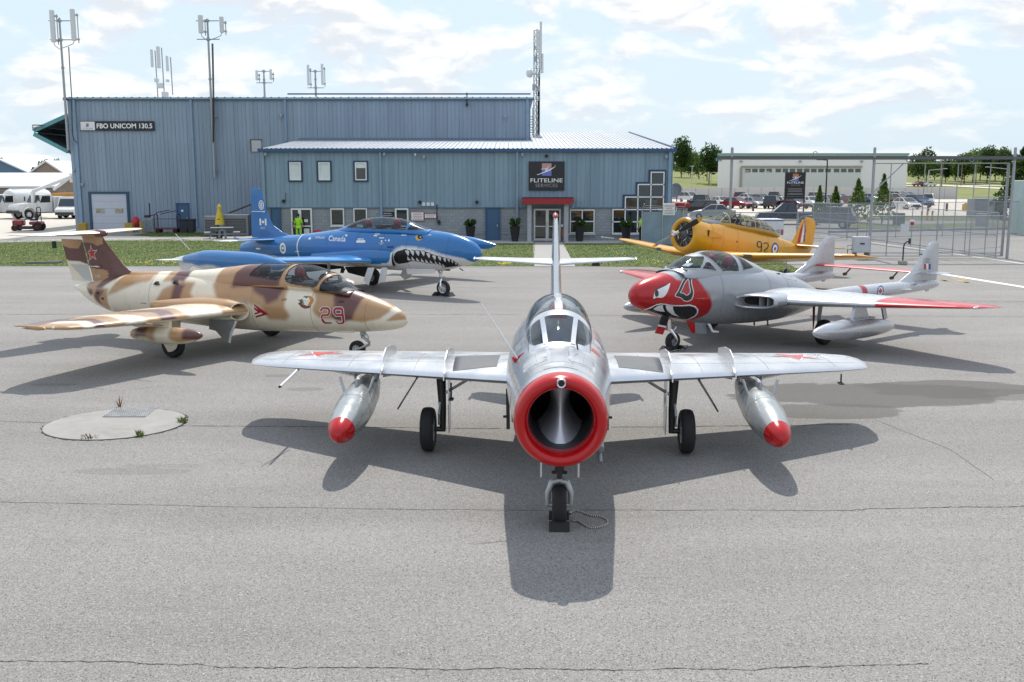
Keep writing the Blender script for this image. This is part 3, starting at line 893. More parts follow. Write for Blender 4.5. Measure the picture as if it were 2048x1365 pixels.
# ---- lettering helper: flat text on a wall plane, facing the camera side (-y)
def wall_text(txt, cx, cz, y, height, m, parent, wscale=1.0, bold=0.0, name='lettering', width=None):
 V, F = text_loops(txt, 1.0, 1.0, bold)
 xs = [v[0] for v in V]; ys = [v[1] for v in V]
 hh = max(ys) - min(ys); ww = max(xs) - min(xs)
 s = height / hh; sx = s * wscale if width is None else width / ww
 mx, my = (max(xs) + min(xs)) / 2, (max(ys) + min(ys)) / 2
 me = D.meshes.new(name)
 me.from_pydata([(cx + (a - mx) * sx, y, cz + (b - my) * s) for a, b in V], [], F)
 return obj(name, me, m, parent)
txt_white = mat('letter_white', (.85, .85, .85), .5)
txt_grey = mat('letter_grey', (.22, .22, .24), .5)
sign_black = mat('sign_black', (.012, .012, .018), .35, var=.05)
def logo(parent, cx, cz, y, s, colors):
 """the square of the sign with a small jet climbing across it"""
 q = MB(); h = s / 2
 q.quad((cx - h * .78, y, cz), (cx + h * .78, y, cz), (cx + h * .78, y, cz + h), (cx - h * .78, y, cz + h)); q.build('logo_square', colors[0], parent)
 q = MB(); q.quad((cx - h * .78, y - .001, cz - h), (cx + h * .78, y - .001, cz - h), (cx + h * .78, y - .001, cz + .01), (cx - h * .78, y - .001, cz)); q.build('logo_square', colors[1], parent)
 q = MB()
 def bar2(a, b, w0, w1):
  a, b = Vector(a), Vector(b); d = (b - a).normalized(); nn = Vector((-d.y, d.x))
  pts = [a + nn * w0, a - nn * w0, b - nn * w1, b + nn * w1]
  q.quad(*[(cx + p.x * s, y - .004, cz + p.y * s) for p in pts])
 bar2((-.72, -.42), (.2, -.06), .022, .05); bar2((.2, -.06), (.66, .22), .05, .02); bar2((.66, .22), (.70, .36), .018, .012)
 bar2((-.72, -.42), (-.78, -.36), .02, .015); bar2((-.45, .02), (.0, .10), .015, .03); bar2((0, .1), (.22, .3), .03, .012); bar2((-.1, -.1), (.1, .12), .06, .06)
 q.build('logo_jet', colors[2], parent)
lg_pink = mat('logo_pink', (.50, .27, .27), .5); lg_blue = mat('logo_violet', (.16, .18, .52), .5); lg_org = mat('logo_orange', (.55, .18, .05), .5)
def sign_board(name, label, px0, py0, px1, py1, Y, off=.06, m=sign_black, edge=None):
 a, b = Q(px0, py0, Y), Q(px1, py1, Y)
 t = thing(name, label, 'sign', ((a.x + b.x) / 2, Y - off - .05, (a.z + b.z) / 2))
 q = MB(); q.box((0, .02, 0), (b.x - a.x, .1, a.z - b.z), bev=.015); q.build('board', m, t)
 return t, b.x - a.x, a.z - b.z
t, sw, sh = sign_board('wall_sign', 'long black sign reading FBO UNICOM 130.5 on the hangar wall', 161, 243, 310, 262, YH)
q = MB(); lw = sw * .2; q.quad((-sw / 2 + .04, -.035, -sh / 2 + .04), (-sw / 2 + lw, -.035, -sh / 2 + .04), (-sw / 2 + lw, -.035, sh / 2 - .04), (-sw / 2 + .04, -.035, sh / 2 - .04)); q.build('logo_panel', whitep, t)
wall_text('FBO UNICOM 130.5', lw / 2, .0, -.036, sh * .52, txt_white, t, width=sw * .75, bold=.018)
logo(t, -sw / 2 + lw * .5, .06, -.04, .26, (lg_org, lg_blue, txt_grey)); wall_text('FLITELINE', -sw / 2 + lw * .5, -.2, -.04, .12, txt_grey, t)
t, sw, sh = sign_board('wall_sign', 'square black sign reading FLITELINE SERVICES above the red entrance canopy', 1057.5, 323.5, 1128.5, 381, YA)
logo(t, 0, sh * .22, -.04, .80, (lg_pink, lg_blue, txt_white))
wall_text('FLITELINE', 0, -sh * .155, -.036, sh * .135, txt_white, t, width=sw * .90, bold=.006)
wall_text('SERVICES', 0, -sh * .33, -.036, sh * .12, mat('letter_dim', (.30, .30, .31), .5), t, width=sw * .62)
# ---- annex
ax0, ax1 = Q(522, 300, YA).x, Q(1347, 300, YA).x
az1, az0 = Q(600, 301, YA).z, Q(600, 416.5, YA).z
annex = thing('annex', 'lower blue-grey annex with pale metal roof, red entrance canopy and grey block base', 'building', ((ax0 + ax1) / 2, YA, 0))
AO = Vector(annex.location)
YR = 92.0; rz1 = Q(1200, 268, YR).z
n = round((ax1 - ax0) / .9); pw = (ax1 - ax0) / n
pm = panel_mesh('siding_panel', pw, az0, az1)
for i in range(n):
 o = obj('siding_panel', pm, siding, annex, (ax0 + i * pw - AO.x, 0, 0)); o.color = tone((.23, .325, .41), .025)
q = MB(); q.box((0, .13, az0 / 2 - .01), (ax1 - ax0, .2, az0 - .02)); q.build('block_wall', blockm, annex)
q = MB(); q.box((0, .02, .42), (ax1 - ax0 + .02, .03, .10)); q.build('block_band', mat('block_dark', (.22, .24, .26), .9), annex)
q = MB(); q.box((0, -.01, az0 + .03), (ax1 - ax0 + .02, .08, .05)); q.build('flashing', mat('flashing', (.12, .19, .27), .5), annex)
q = MB(); q.box((0, 6.1, az1 / 2), (ax1 - ax0 - .1, 11.6, az1 - .1))
xw = hx1 - AO.x + .05
q.box(((xw + ax1 - AO.x) / 2, 19, az1 / 2), (ax1 - AO.x - xw - .1, 13.8, az1 - .1)); q.build('annex_core', mat('siding_flat'), annex)
# roof sheets
slope = (rz1 - az1) / (YR - YA)
def roof_sheet(w_, y1):
 q = MB(); pr = ribbed(w_ - .012, 0, .3, .04, .06); v = []
 for x, d in pr: v += [(x, -.22, az1 + .10 - .22 * slope + d), (x, y1, az1 + .10 + y1 * slope + d)]
 q.add(v, [(2 * i, 2 * i + 2, 2 * i + 3, 2 * i + 1) for i in range(len(pr) - 1)])
 return q.mesh('roof_sheet', False)
short, long_ = roof_sheet(pw, YH - YA - .02), roof_sheet(pw, YR - YA)
for i in range(n):
 x = ax0 + i * pw
 o = obj('roof_sheet', short if x + pw * .5 < hx1 + .3 else long_, roof_m, annex, (x - AO.x, 0, 0)); o.color = tone((.35, .38, .42), .05)
q = MB(); q.box((0, -.2, az1 + .0), (ax1 - ax0 + .35, .13, .20)); q.build('eave_gutter', trim_blue, annex)
q = MB()
for i in range(int((ax1 - ax0) / .3)): q.box((ax0 - AO.x + .15 + i * .3, -.25, az1 + .115), (.10, .05, .045))
q.build('eave_rib', trim_blue, annex, kind='stuff')
q = MB(); q.bar((ax1 - AO.x + .08, -.2, az1 + .12), (ax1 - AO.x + .08, YR - YA, rz1 + .12), .12, .16); q.build('gable_trim', trim_blue, annex)
q = MB(); q.box((xw / 2 + (ax0 - AO.x) / 2, YH - YA - .06, az1 + .18 + slope * (YH - YA)), (xw - ax0 + AO.x, .1, .14)); q.build('roof_flashing', mat('flashing'), annex)
q = MB()
for px in (690, 712, 728, 742, 870, 905, 955, 1010):
 x, z = P2(annex, px, 282, YH - .3); q.box((x, YH - YA - .4, z - .1), (rng.uniform(.15, .9), .2, .12))
q.build('roof_clutter', dsteel, annex)
for px in (526, 760.5, 1034.5): downspout(annex, px, 303, 450 if px > 600 else 478, YA, .15)
downspout(annex, 1340, 303, 480, YA, .2)
def win(px0, py0, px1, py1, glass=pane_dark, surround=navy_fr, frame=white_fr, Y=YA, parent=None, fw=.07, cols=1, rows=1, sur=.10, blind=0.0):
 parent = parent or annex
 x0, z1 = P2(parent, px0, py0, Y); x1, z0 = P2(parent, px1, py1, Y)
 q = MB(); 
 if surround:
  s = sur
  q.box(((x0 + x1) / 2, -.03, z1 + s / 2), (x1 - x0 + 2 * s, .12, s)); q.box(((x0 + x1) / 2, -.03, z0 - s / 2), (x1 - x0 + 2 * s, .12, s))
  for x in (x0 - s / 2, x1 + s / 2): q.box((x, -.03, (z0 + z1) / 2), (s, .12, z1 - z0))
  w_ = q.build('window', surround, parent)
 else:
  q.box(((x0 + x1) / 2, -.02, z0 - .04), (x1 - x0 + .1, .12, .07)); w_ = q.build('window', frame, parent)
 q = MB()
 for i in range(cols + 1):
  x = x0 + (x1 - x0) * i / cols; x = min(max(x, x0 + fw / 2), x1 - fw / 2); q.box((x, -.06, (z0 + z1) / 2), (fw, .09, z1 - z0 - .002))
 for i in range(rows + 1):
  z = z0 + (z1 - z0) * i / rows; z = min(max(z, z0 + fw / 2), z1 - fw / 2); q.box(((x0 + x1) / 2, -.063, z), (x1 - x0 - .002, .085, fw))
 q.build('frame', frame, w_)
 cw, rh = (x1 - x0) / cols, (z1 - z0) / rows
 for i in range(cols):
  for j in range(rows):
   q = MB(); q.quad((x0 + cw * i, -.035, z0 + rh * j), (x0 + cw * (i + 1), -.035, z0 + rh * j), (x0 + cw * (i + 1), -.035 - rng.uniform(-.01, .01), z0 + rh * (j + 1)), (x0 + cw * i, -.035 - rng.uniform(-.004, .004), z0 + rh * (j + 1)))
   q.build('pane', glass, w_, fix=False)
 if blind:
  q = MB(); q.box(((x0 + x1) / 2, -.045, z1 - (z1 - z0) * blind / 2), (x1 - x0 - .1, .015, (z1 - z0) * blind)); q.build('blind', pane_blind, w_)
 return w_
win(579, 325, 603, 361, pane_blind); win(637, 325, 661, 361, pane_blind); win(710, 325, 734, 361, pane_dark, blind=.32)
win(661, 417, 689, 452, pane_dark, None, white_fr, blind=.1); win(707, 417, 735, 452, pane_dark, None, white_fr)
win(1139.6, 419.5, 1188.6, 467, pane_dark, None, white_fr, cols=2, rows=2)
# stepped window
xs_ = [1226, 1250.5, 1275.5, 1301, 1326.5]; zs_ = [467, 444, 419.5, 394.5, 369.5, 345]
q = MB(); st = q
def step_frame():
 fr_ = MB(); su = MB(); panes = []
 gridcols = {0: (0, 2), 1: (0, 3), 2: (0, 4), 3: (0, 5)}
 for c in range(4):
  r0, r1 = gridcols[c]
  x0, _ = P2(annex, xs_[c], 400, YA); x1, _ = P2(annex, xs_[c + 1], 400, YA)
  if c == 3: r0 = 0
  for r in range(r0, r1):
   _, z0 = P2(annex, 1200, zs_[r], YA); _, z1 = P2(annex, 1200, zs_[r + 1], YA)
   panes.append((x0, x1, z0, z1))
   for x in (x0, x1): fr_.box((x, -.06 - .001 * c, (z0 + z1) / 2), (.075, .09, z1 - z0 + .07))
   for z in (z0, z1): fr_.box(((x0 + x1) / 2, -.064 - .001 * r, z), (x1 - x0 - .07, .082, .075))
  _, zt = P2(annex, 1200, zs_[r1], YA)
  if r1 > 2:
   su.box(((x0 + x1) / 2 - .06, -.03, zt + .1), (x1 - x0 + .2, .13, .12))
   _, zb = P2(annex, 1200, zs_[max(2, r1 - 1)], YA); su.box((x0 - .1, -.034, (zb + zt) / 2 + .05), (.12, .13, zt - zb + .1))
 x1, zt = P2(annex, 1326.5, 345, YA); _, zb = P2(annex, 1326.5, 419, YA); su.box((x1 + .1, -.036, (zt + zb) / 2 + .08), (.12, .13, zt - zb + .16))
 w_ = su.build('window', navy_fr, annex); w_['label'] = 'stepped stair window'
 fr_.build('frame', white_fr, w_)
 for x0, x1, z0, z1 in panes:
  q = MB(); e = rng.uniform(-.012, .012); q.quad((x0, -.035, z0), (x1, -.035 + e, z0), (x1, -.035 + e, z1), (x0, -.035, z1)); q.build('pane', pane_dark, w_, fix=False)
step_frame()
# sills below the low windows
q = MB()
for p0_, p1_ in ((1137, 1191), (1224, 1284)):
 q = MB()
 x0, z = P2(annex, p0_, 469, YA); x1, _ = P2(annex, p1_, 469, YA); q.box(((x0 + x1) / 2, -.06, z), (x1 - x0, .16, .10)); q.build('sill', mat('sill_grey', (.45, .47, .49), .7), annex)
# doors of the annex
flat_door(annex, 971, 1000, 417, YA, handle=True); flat_door(annex, 541, 561, 417, YA, handle=False)
def glazed_door(px0, px1, py0, Y=YA, mid=None, panel_dark=True):
 x0, z1 = P2(annex, px0, py0, Y); x1, _ = P2(annex, px1, py0, Y)
 q = MB()
 for x in (x0 + .05, x1 - .05): q.box((x, -.06, z1 / 2), (.10, .1, z1))
 q.box(((x0 + x1) / 2, -.062, z1 - .05), (x1 - x0 - .01, .095, .10)); q.box(((x0 + x1) / 2, -.062, .08), (x1 - x0 - .01, .095, .14))
 q.box(((x0 + x1) / 2, -.062, z1 * .45), (x1 - x0 - .01, .095, .07))
 d = q.build('door', white_fr if mid is None else alu, annex)
 q = MB(); q.quad((x0, -.035, 0), (x1, -.035, 0), (x1, -.035, z1), (x0, -.03, z1)); q.build('pane', pane_dark, d, fix=False)
 q = MB(); q.box((x0 + .08 if mid != 'l' else x1 - .08, -.13, z1 * .5), (.04, .06, .35)); q.build('handle', steel, d)
 return d, x0, x1, z1
glazed_door(582, 599.5, 417); d, x0, x1, z1 = glazed_door(599.5, 624, 417)
q = MB(); q.box(((x0 + x1) / 2, -.07, z1 * .62), (.24, .01, .18)); q.box(((x0 + x1) / 2 + .02, -.07, z1 * .3), (.36, .01, .32)); q.build('notice', whitep, d)
glazed_door(790, 817, 417)
glazed_door(1067.5, 1094.5, 418, mid='l'); glazed_door(1094.5, 1121.5, 418, mid='r')
# canopy
q = MB(); x0, z1 = P2(annex, 1043, 397.5, YA - 1.6); x1, z0 = P2(annex, 1149, 408.5, YA - 1.6)
q.prism([(x0, z0 + .05), (x0 + .08, z1), (x1 - .08, z1), (x1, z0 + .12), (x1 - .35, z0 - .02), (x0 + .35, z0 - .02)], -1.7, -.05, 'y'); cn = q.build('canopy', mat('canopy_red', (.30, .014, .018), .4, var=.1), annex)
q = MB(); q.box(((x0 + x1) / 2, -.85, z1 + .03), (x1 - x0 - .1, 1.5, .06)); q.build('canopy_top', mat('canopy_dark', (.05, .02, .03), .6), cn)
for p0_, p1_ in ((1054.5, 1063), (1128, 1137)):
 a, _ = P2(annex, p0_, 440, YA - 1.4); b, _ = P2(annex, p1_, 440, YA - 1.4)
 q = MB(); q.box(((a + b) / 2, -1.3, z0 / 2), (b - a, .3, z0), bev=.02); q.build('pillar', mat('pillar_concrete', (.36, .38, .40), .85, var=.15, bump=.3), annex)
q = MB(); a, _ = P2(annex, 1121, 440, YA); b, _ = P2(annex, 1138, 440, YA); 
q.box(((a + b) / 2, .04, z0 / 2), (b - a, .1, z0)); q.build('entry_side', mat('entry_dark', (.16, .17, .18), .7), annex)
q = MB(); a = Q(1150, 409, YA - 1.6); q.tube([(a.x - AO.x - .06, -1.5, a.z), (a.x - AO.x - .1, -1.45, a.z - .2), (a.x - AO.x - .35, -1.2, a.z - .32), (a.x - AO.x - .42, -1.13, a.z - .5), (a.x - AO.x - .42, -1.13, .3)], .055); q.build('canopy_drain', trim_light, annex)
q = MB(); x, z = P2(annex, 1125, 467, YA); q.box((x, -.1, z), (.16, .08, .5)); q.build('mat_board', mat('brown_board', (.35, .13, .07), .7), annex)
q = MB(); x, z = P2(annex, 1124, 452, YA); q.box((x, -.08, z), (.16, .08, .18), bev=.03); q.build('bell_box', whitep, annex)
for px, py in ((532, 308), (769, 308), (1045, 309), (1332, 313), (848, 314)): wall_lamp(annex, px, py, YA, greyp, .2)
for px, py in ((568, 402), (840, 404), (954, 404), (1093, 312)): wall_lamp(annex, px, py, YA, blackp, .2)
wall_lamp(annex, 831, 309, YA, whitep, .14)
for px in (847.5, 856.5, 865): 
 x, z = P2(annex, px, 409, YA); q = MB(); q.box((x, -.06, z), (.22, .12, .22), bev=.02); q.build('meter_box', whitep, annex)
q = MB(); x, z = P2(annex, 874, 409, YA); _, zb = P2(annex, 878, 448, YA); q.tube([(x, -.08, z), (x, -.08, zb + .2), (x + .08, -.08, zb), (x + .15, -.08, zb)], .03); q.box((x + .15, -.1, zb + .1), (.14, .1, .3)); q.build('conduit', blackp, annex)
q = MB(); x, z = P2(annex, 571, 386, YA); _, zb = P2(annex, 571, 402, YA); q.tube([(x + .04, -.08, z), (x, -.12, zb)], .018); q.build('whip_aerial', blackp, annex)
for (a, b, c_, d_, mm, mc, lines) in [(822, 424, 848, 442, whitep, redp, 5), (849, 428, 873, 437, whitep, redp, 2), (762, 424, 788, 434, sign_black, whitep, 2)]:
 x0, z1 = P2(annex, a, b, YA); x1, z0 = P2(annex, c_, d_, YA)
 q = MB(); q.box(((x0 + x1) / 2, -.02, (z0 + z1) / 2), (x1 - x0, .1, z1 - z0)); bo = q.build('notice_board', mc if mm is whitep else mm, annex)
 if mm is whitep: q = MB(); q.box(((x0 + x1) / 2, -.03, (z0 + z1) / 2), (x1 - x0 - .05, .1, z1 - z0 - .05)); q.build('notice_sheet', whitep, bo)
 q = MB()
 for i in range(lines):
  z = z1 - (z1 - z0) * (i + .8) / (lines + .6); q.box(((x0 + x1) / 2, -.083, z), ((x1 - x0) * rng.uniform(.6, .82), .006, .025))
 q.build('print_line', redp if mm is whitep else whitep, bo)
# red porch at the east end and dish
q = MB(); x0, z1 = P2(annex, 1349, 407, YA + 4); x1, z0 = P2(annex, 1375, 414, YA + 4); q.box(((x0 + x1) / 2, 5, (z0 + z1) / 2), (x1 - x0, 4, .35), bev=.06); pc = q.build('side_porch', mat('canopy_red'), annex)
for px in (1358, 1370): x, _ = P2(annex, px, 430, YA + 4); q = MB(); q.box((x, 4, z0 / 2), (.3, .3, z0)); q.build('pillar', mat('pillar_concrete'), annex)
q = MB(); x, z = P2(annex, 1354, 383, YA + 4)
q.lathe([(.02, .12), (.25, .14), (.5, .26), (.5, .30), (.25, .18), (.02, .16)], 20, Matrix.Translation((x, 4, z)) @ Matrix.Rotation(R(70), 4, 'X') @ Matrix.Rotation(R(-35), 4, 'Y')); q.tube([(x, 4, z), (x, 4, z - .7)], .04); q.build('satellite_dish', greyp, annex)
# tinted screen panel and post at the east corner (fence end)
q = MB(); x0, z1 = Q(1284, 424, YA - 4).x, Q(1284, 424, YA - 4).z; x1 = Q(1366, 424, YA - 4).x
scr = thing('screen_panel', 'dull blue-grey screen wall beside the yellow trainer propeller with wire on top', 'screen', ((x0 + x1) / 2, YA - 4, 0))
q.box((0, 0, z1 / 2), (x1 - x0, .08, z1)); q.build('panel', mat('screen_blue', (.20, .28, .36), .35, var=.2, scale=1.2, spec=.6), scr)
q = MB()
for x in (-(x1 - x0) / 2, 0, (x1 - x0) / 2): q.tube([(x, -.06, 0), (x, -.06, z1 + .1), (x + .1, -.3, z1 + .5)], .03)
q.build('post', steel, scr)
q = MB()
for k_ in (0, 1, 2): q.tube([(-(x1 - x0) / 2 + .03 * k_, -.08 - .08 * k_, z1 + .15 + .12 * k_), (-.4, -.08 - .08 * k_, z1 + .12 + .12 * k_), (.4, -.08 - .08 * k_, z1 + .02 + .12 * k_), ((x1 - x0) / 2, -.08 - .08 * k_, z1 + .1 + .12 * k_)], .012, 5)
q.build('barbed_wire', steel, scr)
t, sw, sh = sign_board('fence_sign', 'white sign with red APRON EXIT GATE heading on the screen wall', 1326, 407, 1349, 431, YA - 4.2, .06, whitep)
wall_text('APRON EXIT', 0, sh * .28, -.04, sh * .12, mat('letter_red', (.45, .03, .03), .5), t, width=sw * .8); wall_text('GATE', 0, sh * .08, -.04, sh * .12, mat('letter_red'), t, width=sw * .45)
q = MB()
for i in range(3): q.box((0, -.034, -sh * (.1 + .13 * i)), (sw * .76, .004, .03))
q.build('print_line', txt_grey, t)
# ================================================================== ANTENNAS ON THE HANGAR
ant_white = mat('antenna_white', (.62, .64, .63), .45, var=.06)
mast_m = mat('mast_grey', (.33, .36, .37), .5, .4, var=.12)
cable_m = mat('cable_black', (.02, .02, .022), .6)
def sector_mast(label, px, py_top, py_bot, Y, panels, bars, cable=True, group='antenna masts on the hangar', r=.085, wallfix=True):
 """panels: (px offset, py top, py bottom, width px); bars: py of cross-bars and their half-width in px"""
 T_, B_ = Q(px, py_top, Y), Q(px, py_bot, Y)
 t = thing('antenna_mast', label, 'antenna mast', (B_.x, Y, B_.z), group=group)
 o = Vector(t.location)
 q = MB(); h = T_.z - B_.z
 q.tube([(0, 0, 0), (0, 0, h * .55), (0, 0, h)], [r * 1.25, r, r * .8], 10); q.lathe([(r * 1.5, h * .62), (r * 1.5, h * .62 + .12)], 10); q.build('mast', mast_m, t)
 for (pxo, py0, py1, w_) in panels:
  a, b = Q(px + pxo, py0, Y), Q(px + pxo, py1, Y); q = MB(); ww = w_ * Y / 2000
  q.box((a.x - o.x, -.25, (a.z + b.z) / 2 - o.z), (ww, ww * .6, a.z - b.z), bev=.05); pa = q.build('antenna_panel', ant_white, t)
  q = MB(); xx = a.x - o.x + (ww * .8 if pxo < 0 else ww * .8)
  q.tube([(xx, -.1, b.z - o.z - .15), (xx, -.1, a.z - o.z - .3)], .035, 6)
  for z in (a.z - o.z - .45, b.z - o.z + .12): q.box((xx, -.15, z), (.14, .22, .12))
  q.build('mounting_pipe', mast_m, t)
  if cable:
   q = MB(); sx = a.x - o.x
   q.tube([(sx, -.25, b.z - o.z), (sx * .9, -.25, b.z - o.z - .22), (sx * .5, -.15, b.z - o.z - .38), (sx * .12, -.1, b.z - o.z - .5)], .022, 6); q.build('jumper_cable', cable_m, t)
 for (py, w_) in bars:
  b = Q(px, py, Y); q = MB(); q.tube([(-w_ * Y / 2000, 0, b.z - o.z), (w_ * Y / 2000, 0, b.z - o.z)], .04, 8)
  q.box((0, 0, b.z - o.z), (.24, .2, .22), bev=.03); q.build('cross_bar', mast_m, t)
 return t
t = sector_mast('tall antenna mast with two long white panels at the hangar corner beside the sign', 137, 36, 300, YH - .35,
   [(-31, 21, 86, 9), (10, 19, 83, 9)], [(42, 21), (80, 21)])
def cable_run(t, px, pys, Y):
 o = Vector(t.location); q = MB(); pts = [Q(px_, py_, Y) for px_, py_ in pys]
 q.tube([(p.x - o.x, -.14, p.z - o.z) for p in pts], .035, 6); q.build('feed_cable', cable_m, t)
cable_run(t, 0, [(139, 95), (142, 150), (145, 195), (146, 262), (149, 280), (156, 287)], YH - .35)
t = sector_mast('tall antenna mast with two short white panels standing midway along the hangar roof', 429.5, 38, 355, YH - .35,
   [(-27, 31, 68, 9), (15, 34, 67, 8)], [(42, 22), (79, 22)])
cable_run(t, 0, [(425, 88), (426, 130), (427, 195), (427, 286)], YH - .35); cable_run(t, 0, [(427, 88), (428, 130), (429, 195), (429, 284)], YH - .35)
Yb = YH + 14
def bare(label, px, top, base, ppx, pys, Y=Yb): 
 return sector_mast(label, px, top, base, Y, [(-ppx - 1, pys[0], pys[1], 5), (ppx - 1, pys[0] - 2, pys[1] - 1, 5)], [(top + 3, ppx + 2), (pys[1] + 4, ppx + 2)], False, r=.075)
bare('small roof mast with two shorter panels, third from the outer hangar corner', 529.5, 140, 196, 14, (141, 162))
bare('small roof mast with two longer panels, nearest the raised roof edge', 632, 140, 194, 14, (130, 172))
t = thing('antenna_cluster', 'cluster of three slim white antennas with radio boxes on the hangar roof', 'antenna', Q(318, 198, Yb), group='antenna masts on the hangar')
o_ = Vector(t.location)
for (px, p0, p1, b0) in ((303, 99, 135, 196), (316, 93, 137, 192), (334, 112, 143, 190)):
 a, b, c_ = Q(px, p0, Yb), Q(px, p1, Yb), Q(px, b0, Yb)
 q = MB(); q.tube([(a.x - o_.x + .25, .15, a.z - o_.z - .1), (a.x - o_.x + .28, .15, c_.z - o_.z)], .05, 8); q.build('pole', mast_m, t)
 q = MB(); q.box((a.x - o_.x, -.05, (a.z + b.z) / 2 - o_.z), (.30 if px == 316 else .22, .18, a.z - b.z), bev=.04); q.build('antenna_panel', ant_white, t)
for (px, py, s) in ((314, 161, .35), (321, 172, .5), (331, 190, .55), (336, 162, .25)):
 a = Q(px, py, Yb); q = MB(); q.box((a.x - o_.x, -.1, a.z - o_.z), (s, .3, s * .9), bev=.03); q.build('radio_box', ant_white, t)
# lattice tower behind the hangar end
Yt = YH + 10
b = Q(1073, 272, Yt); tp = Q(1081, 42, Yt)
t = thing('radio_tower', 'slim triangular lattice tower with dish and long antennas behind the hangar end', 'tower', (b.x, Yt, 5.0))
o_ = Vector(t.location)
q = MB(); h = tp.z - o_.z - .8
legs = [Vector((-.25, -.15, 0)), Vector((.25, -.15, 0)), Vector((0, .28, 0))]
for l in legs: q.tube([l, l + Vector((0, 0, h))], .045, 6)
nst = 22
for i in range(nst):
 z0, z1 = h * i / nst, h * (i + 1) / nst
 for a in range(3):
  p, r_ = legs[a], legs[(a + 1) % 3]
  q.bar(p + Vector((0, 0, z0)), r_ + Vector((0, 0, z1)), .03); q.bar(p + Vector((0, 0, z1)), r_ + Vector((0, 0, z1)), .03)
q.build('lattice', mast_m, t)
def onT(px, py): p = Q(px, py, Yt - .4); return Vector((p.x - o_.x, -.4, p.z - o_.z))
for (px, p0, p1, ww) in ((1081.5, 43, 140, .2), (1074, 58, 100, .16), (1084, 107, 147, .24), (1078, 62, 120, .14)):
 a, b = onT(px, p0), onT(px, p1); q = MB(); q.box(((a.x + b.x) / 2, -.45, (a.z + b.z) / 2), (ww, .15, a.z - b.z), bev=.04); q.build('antenna_panel', ant_white, t)
a = onT(1060, 147); q = MB(); q.lathe([(.02, -.25), (.3, -.23), (.36, -.1), (.36, .1), (.2, .2), (.02, .22)], 20, Matrix.Translation(a) @ Matrix.Rotation(R(90), 4, 'Y') @ Matrix.Rotation(R(20), 4, 'X')); q.tube([a, (0, -.15, a.z)], .05, 8); q.build('drum_dish', ant_white, t)
for (px, py, s) in ((1070, 118, .3), (1068, 175, .4), (1077, 178, .35), (1078, 198, .3), (1069, 95, .25), (1078, 150, .3)):
 a = onT(px, py); q = MB(); q.box(a, (s * .7, .3, s * 1.3), bev=.03); q.build('radio_box', greyp, t)
q = MB()
for i in range(18):
 z = .5 + i * .22; q.box((-.55, -.4, z), (.5, .06, .05))
q.tube([(-.75, -.4, 0), (-.75, -.4, 5)], .03, 6); q.tube([(-.35, -.4, 0), (-.35, -.4, 5)], .03, 6); q.build('cable_ladder', dsteel, t)
q = MB()
for k_ in range(4): q.tube([(.05 + .05 * k_, -.3, .2), (.1 + .04 * k_, -.32, h * .5), (.12 + .05 * k_, -.3, h * (.6 + .1 * k_))], .022, 5)
q.build('feed_cable', cable_m, t)
# ================================================================== AIRCRAFT: shared builders
# local frame of every aircraft: x forward, y to port, z up, origin on the ground between the main wheels
tyre_m = mat('tyre', (.018, .018, .019), .82, var=.25, scale=8, bump=.2, bscale=40)
rim_m = mat('rim_grey', (.42, .44, .45), .4, .4, var=.1)
oleo = mat('oleo_grey', (.40, .42, .43), .38, .5, var=.15, scale=8)
chrome = mat('chrome', (.75, .75, .75), .12, 1.0, var=.05)
bay = mat('bay_dark', (.02, .02, .02), .9)
seat_red = mat('seat_red', (.33, .02, .025), .55, var=.15, scale=8)
seat_blk = mat('seat_black', (.03, .03, .032), .7)
cockpit_grey = mat('cockpit_grey', (.022, .024, .027), .7, var=.3, scale=10)
canopy_glass = glass_mat('canopy_glass', (.60, .66, .71), .01, .01)
rubber_blk = mat('rubber_black', (.014, .014, .014), .75, var=.2)
def wheel(parent, c, r, wdt, rim_mat=None, rim_r=.55, spokes=8, side=1, hub=.18):
 """wheel lying in the x-z plane: tyre, rim with lightening holes, hub"""
 w_ = D.objects.new('wheel', None); COL.objects.link(w_); w_.parent = parent; w_.location = c; w_.empty_display_size = .2
 h = wdt / 2; M = Matrix.Rotation(R(90), 4, 'X')
 q = MB(); rr = r * rim_r
 q.lathe([(rr, -h * .72), (rr * 1.08, -h * .92), (r * .82, -h), (r * .93, -h * .86), (r * .985, -h * .55), (r, -h * .2), (r * .994, -h * .17), (r * .994, -h * .13), (r, -h * .10), (r, h * .10), (r * .994, h * .13), (r * .994, h * .17), (r, h * .2), (r * .985, h * .55), (r * .93, h * .86), (r * .82, h), (rr * 1.08, h * .92), (rr, h * .72)], 36, M, close=True)
 q.build('tyre', tyre_m, w_, 40)
 rm = rim_mat or rim_m
 q = MB(); q.lathe([(0.001, -h * .45), (rr * .45, -h * .45), (rr * .8, -h * .30), (rr * .93, -h * .62), (rr * 1.02, -h * .78), (rr * 1.02, h * .78), (rr * .93, h * .62), (rr * .8, h * .30), (rr * .45, h * .45), (0.001, h * .45)], 28, M)
 for s in (-1, 1):
  q.lathe([(0.001, s * h * .95), (r * hub * .6, s * h * .95), (r * hub, s * h * .75), (r * hub, s * h * .4)], 14, M)
  for i in range(spokes):
   a = 2 * math.pi * i / spokes
   q.bar((rr * .3 * math.cos(a), s * h * .46, rr * .3 * math.sin(a)), (rr * .9 * math.cos(a), s * h * .56, rr * .9 * math.sin(a)), rr * .10, h * .12)
 q.build('rim', rm, w_, 35)
 q = MB()
 for s in (-1, 1):
  for i in range(spokes):
   a = 2 * math.pi * (i + .5) / spokes; c_ = Vector((rr * .66 * math.cos(a), s * h * .43, rr * .66 * math.sin(a)))
   q.lathe([(.0005, 0), (rr * .13, 0)], 10, Matrix.Translation(c_) @ M)
 q.build('rim_holes', bay, w_, fix=False, kind='stuff')
 return w_
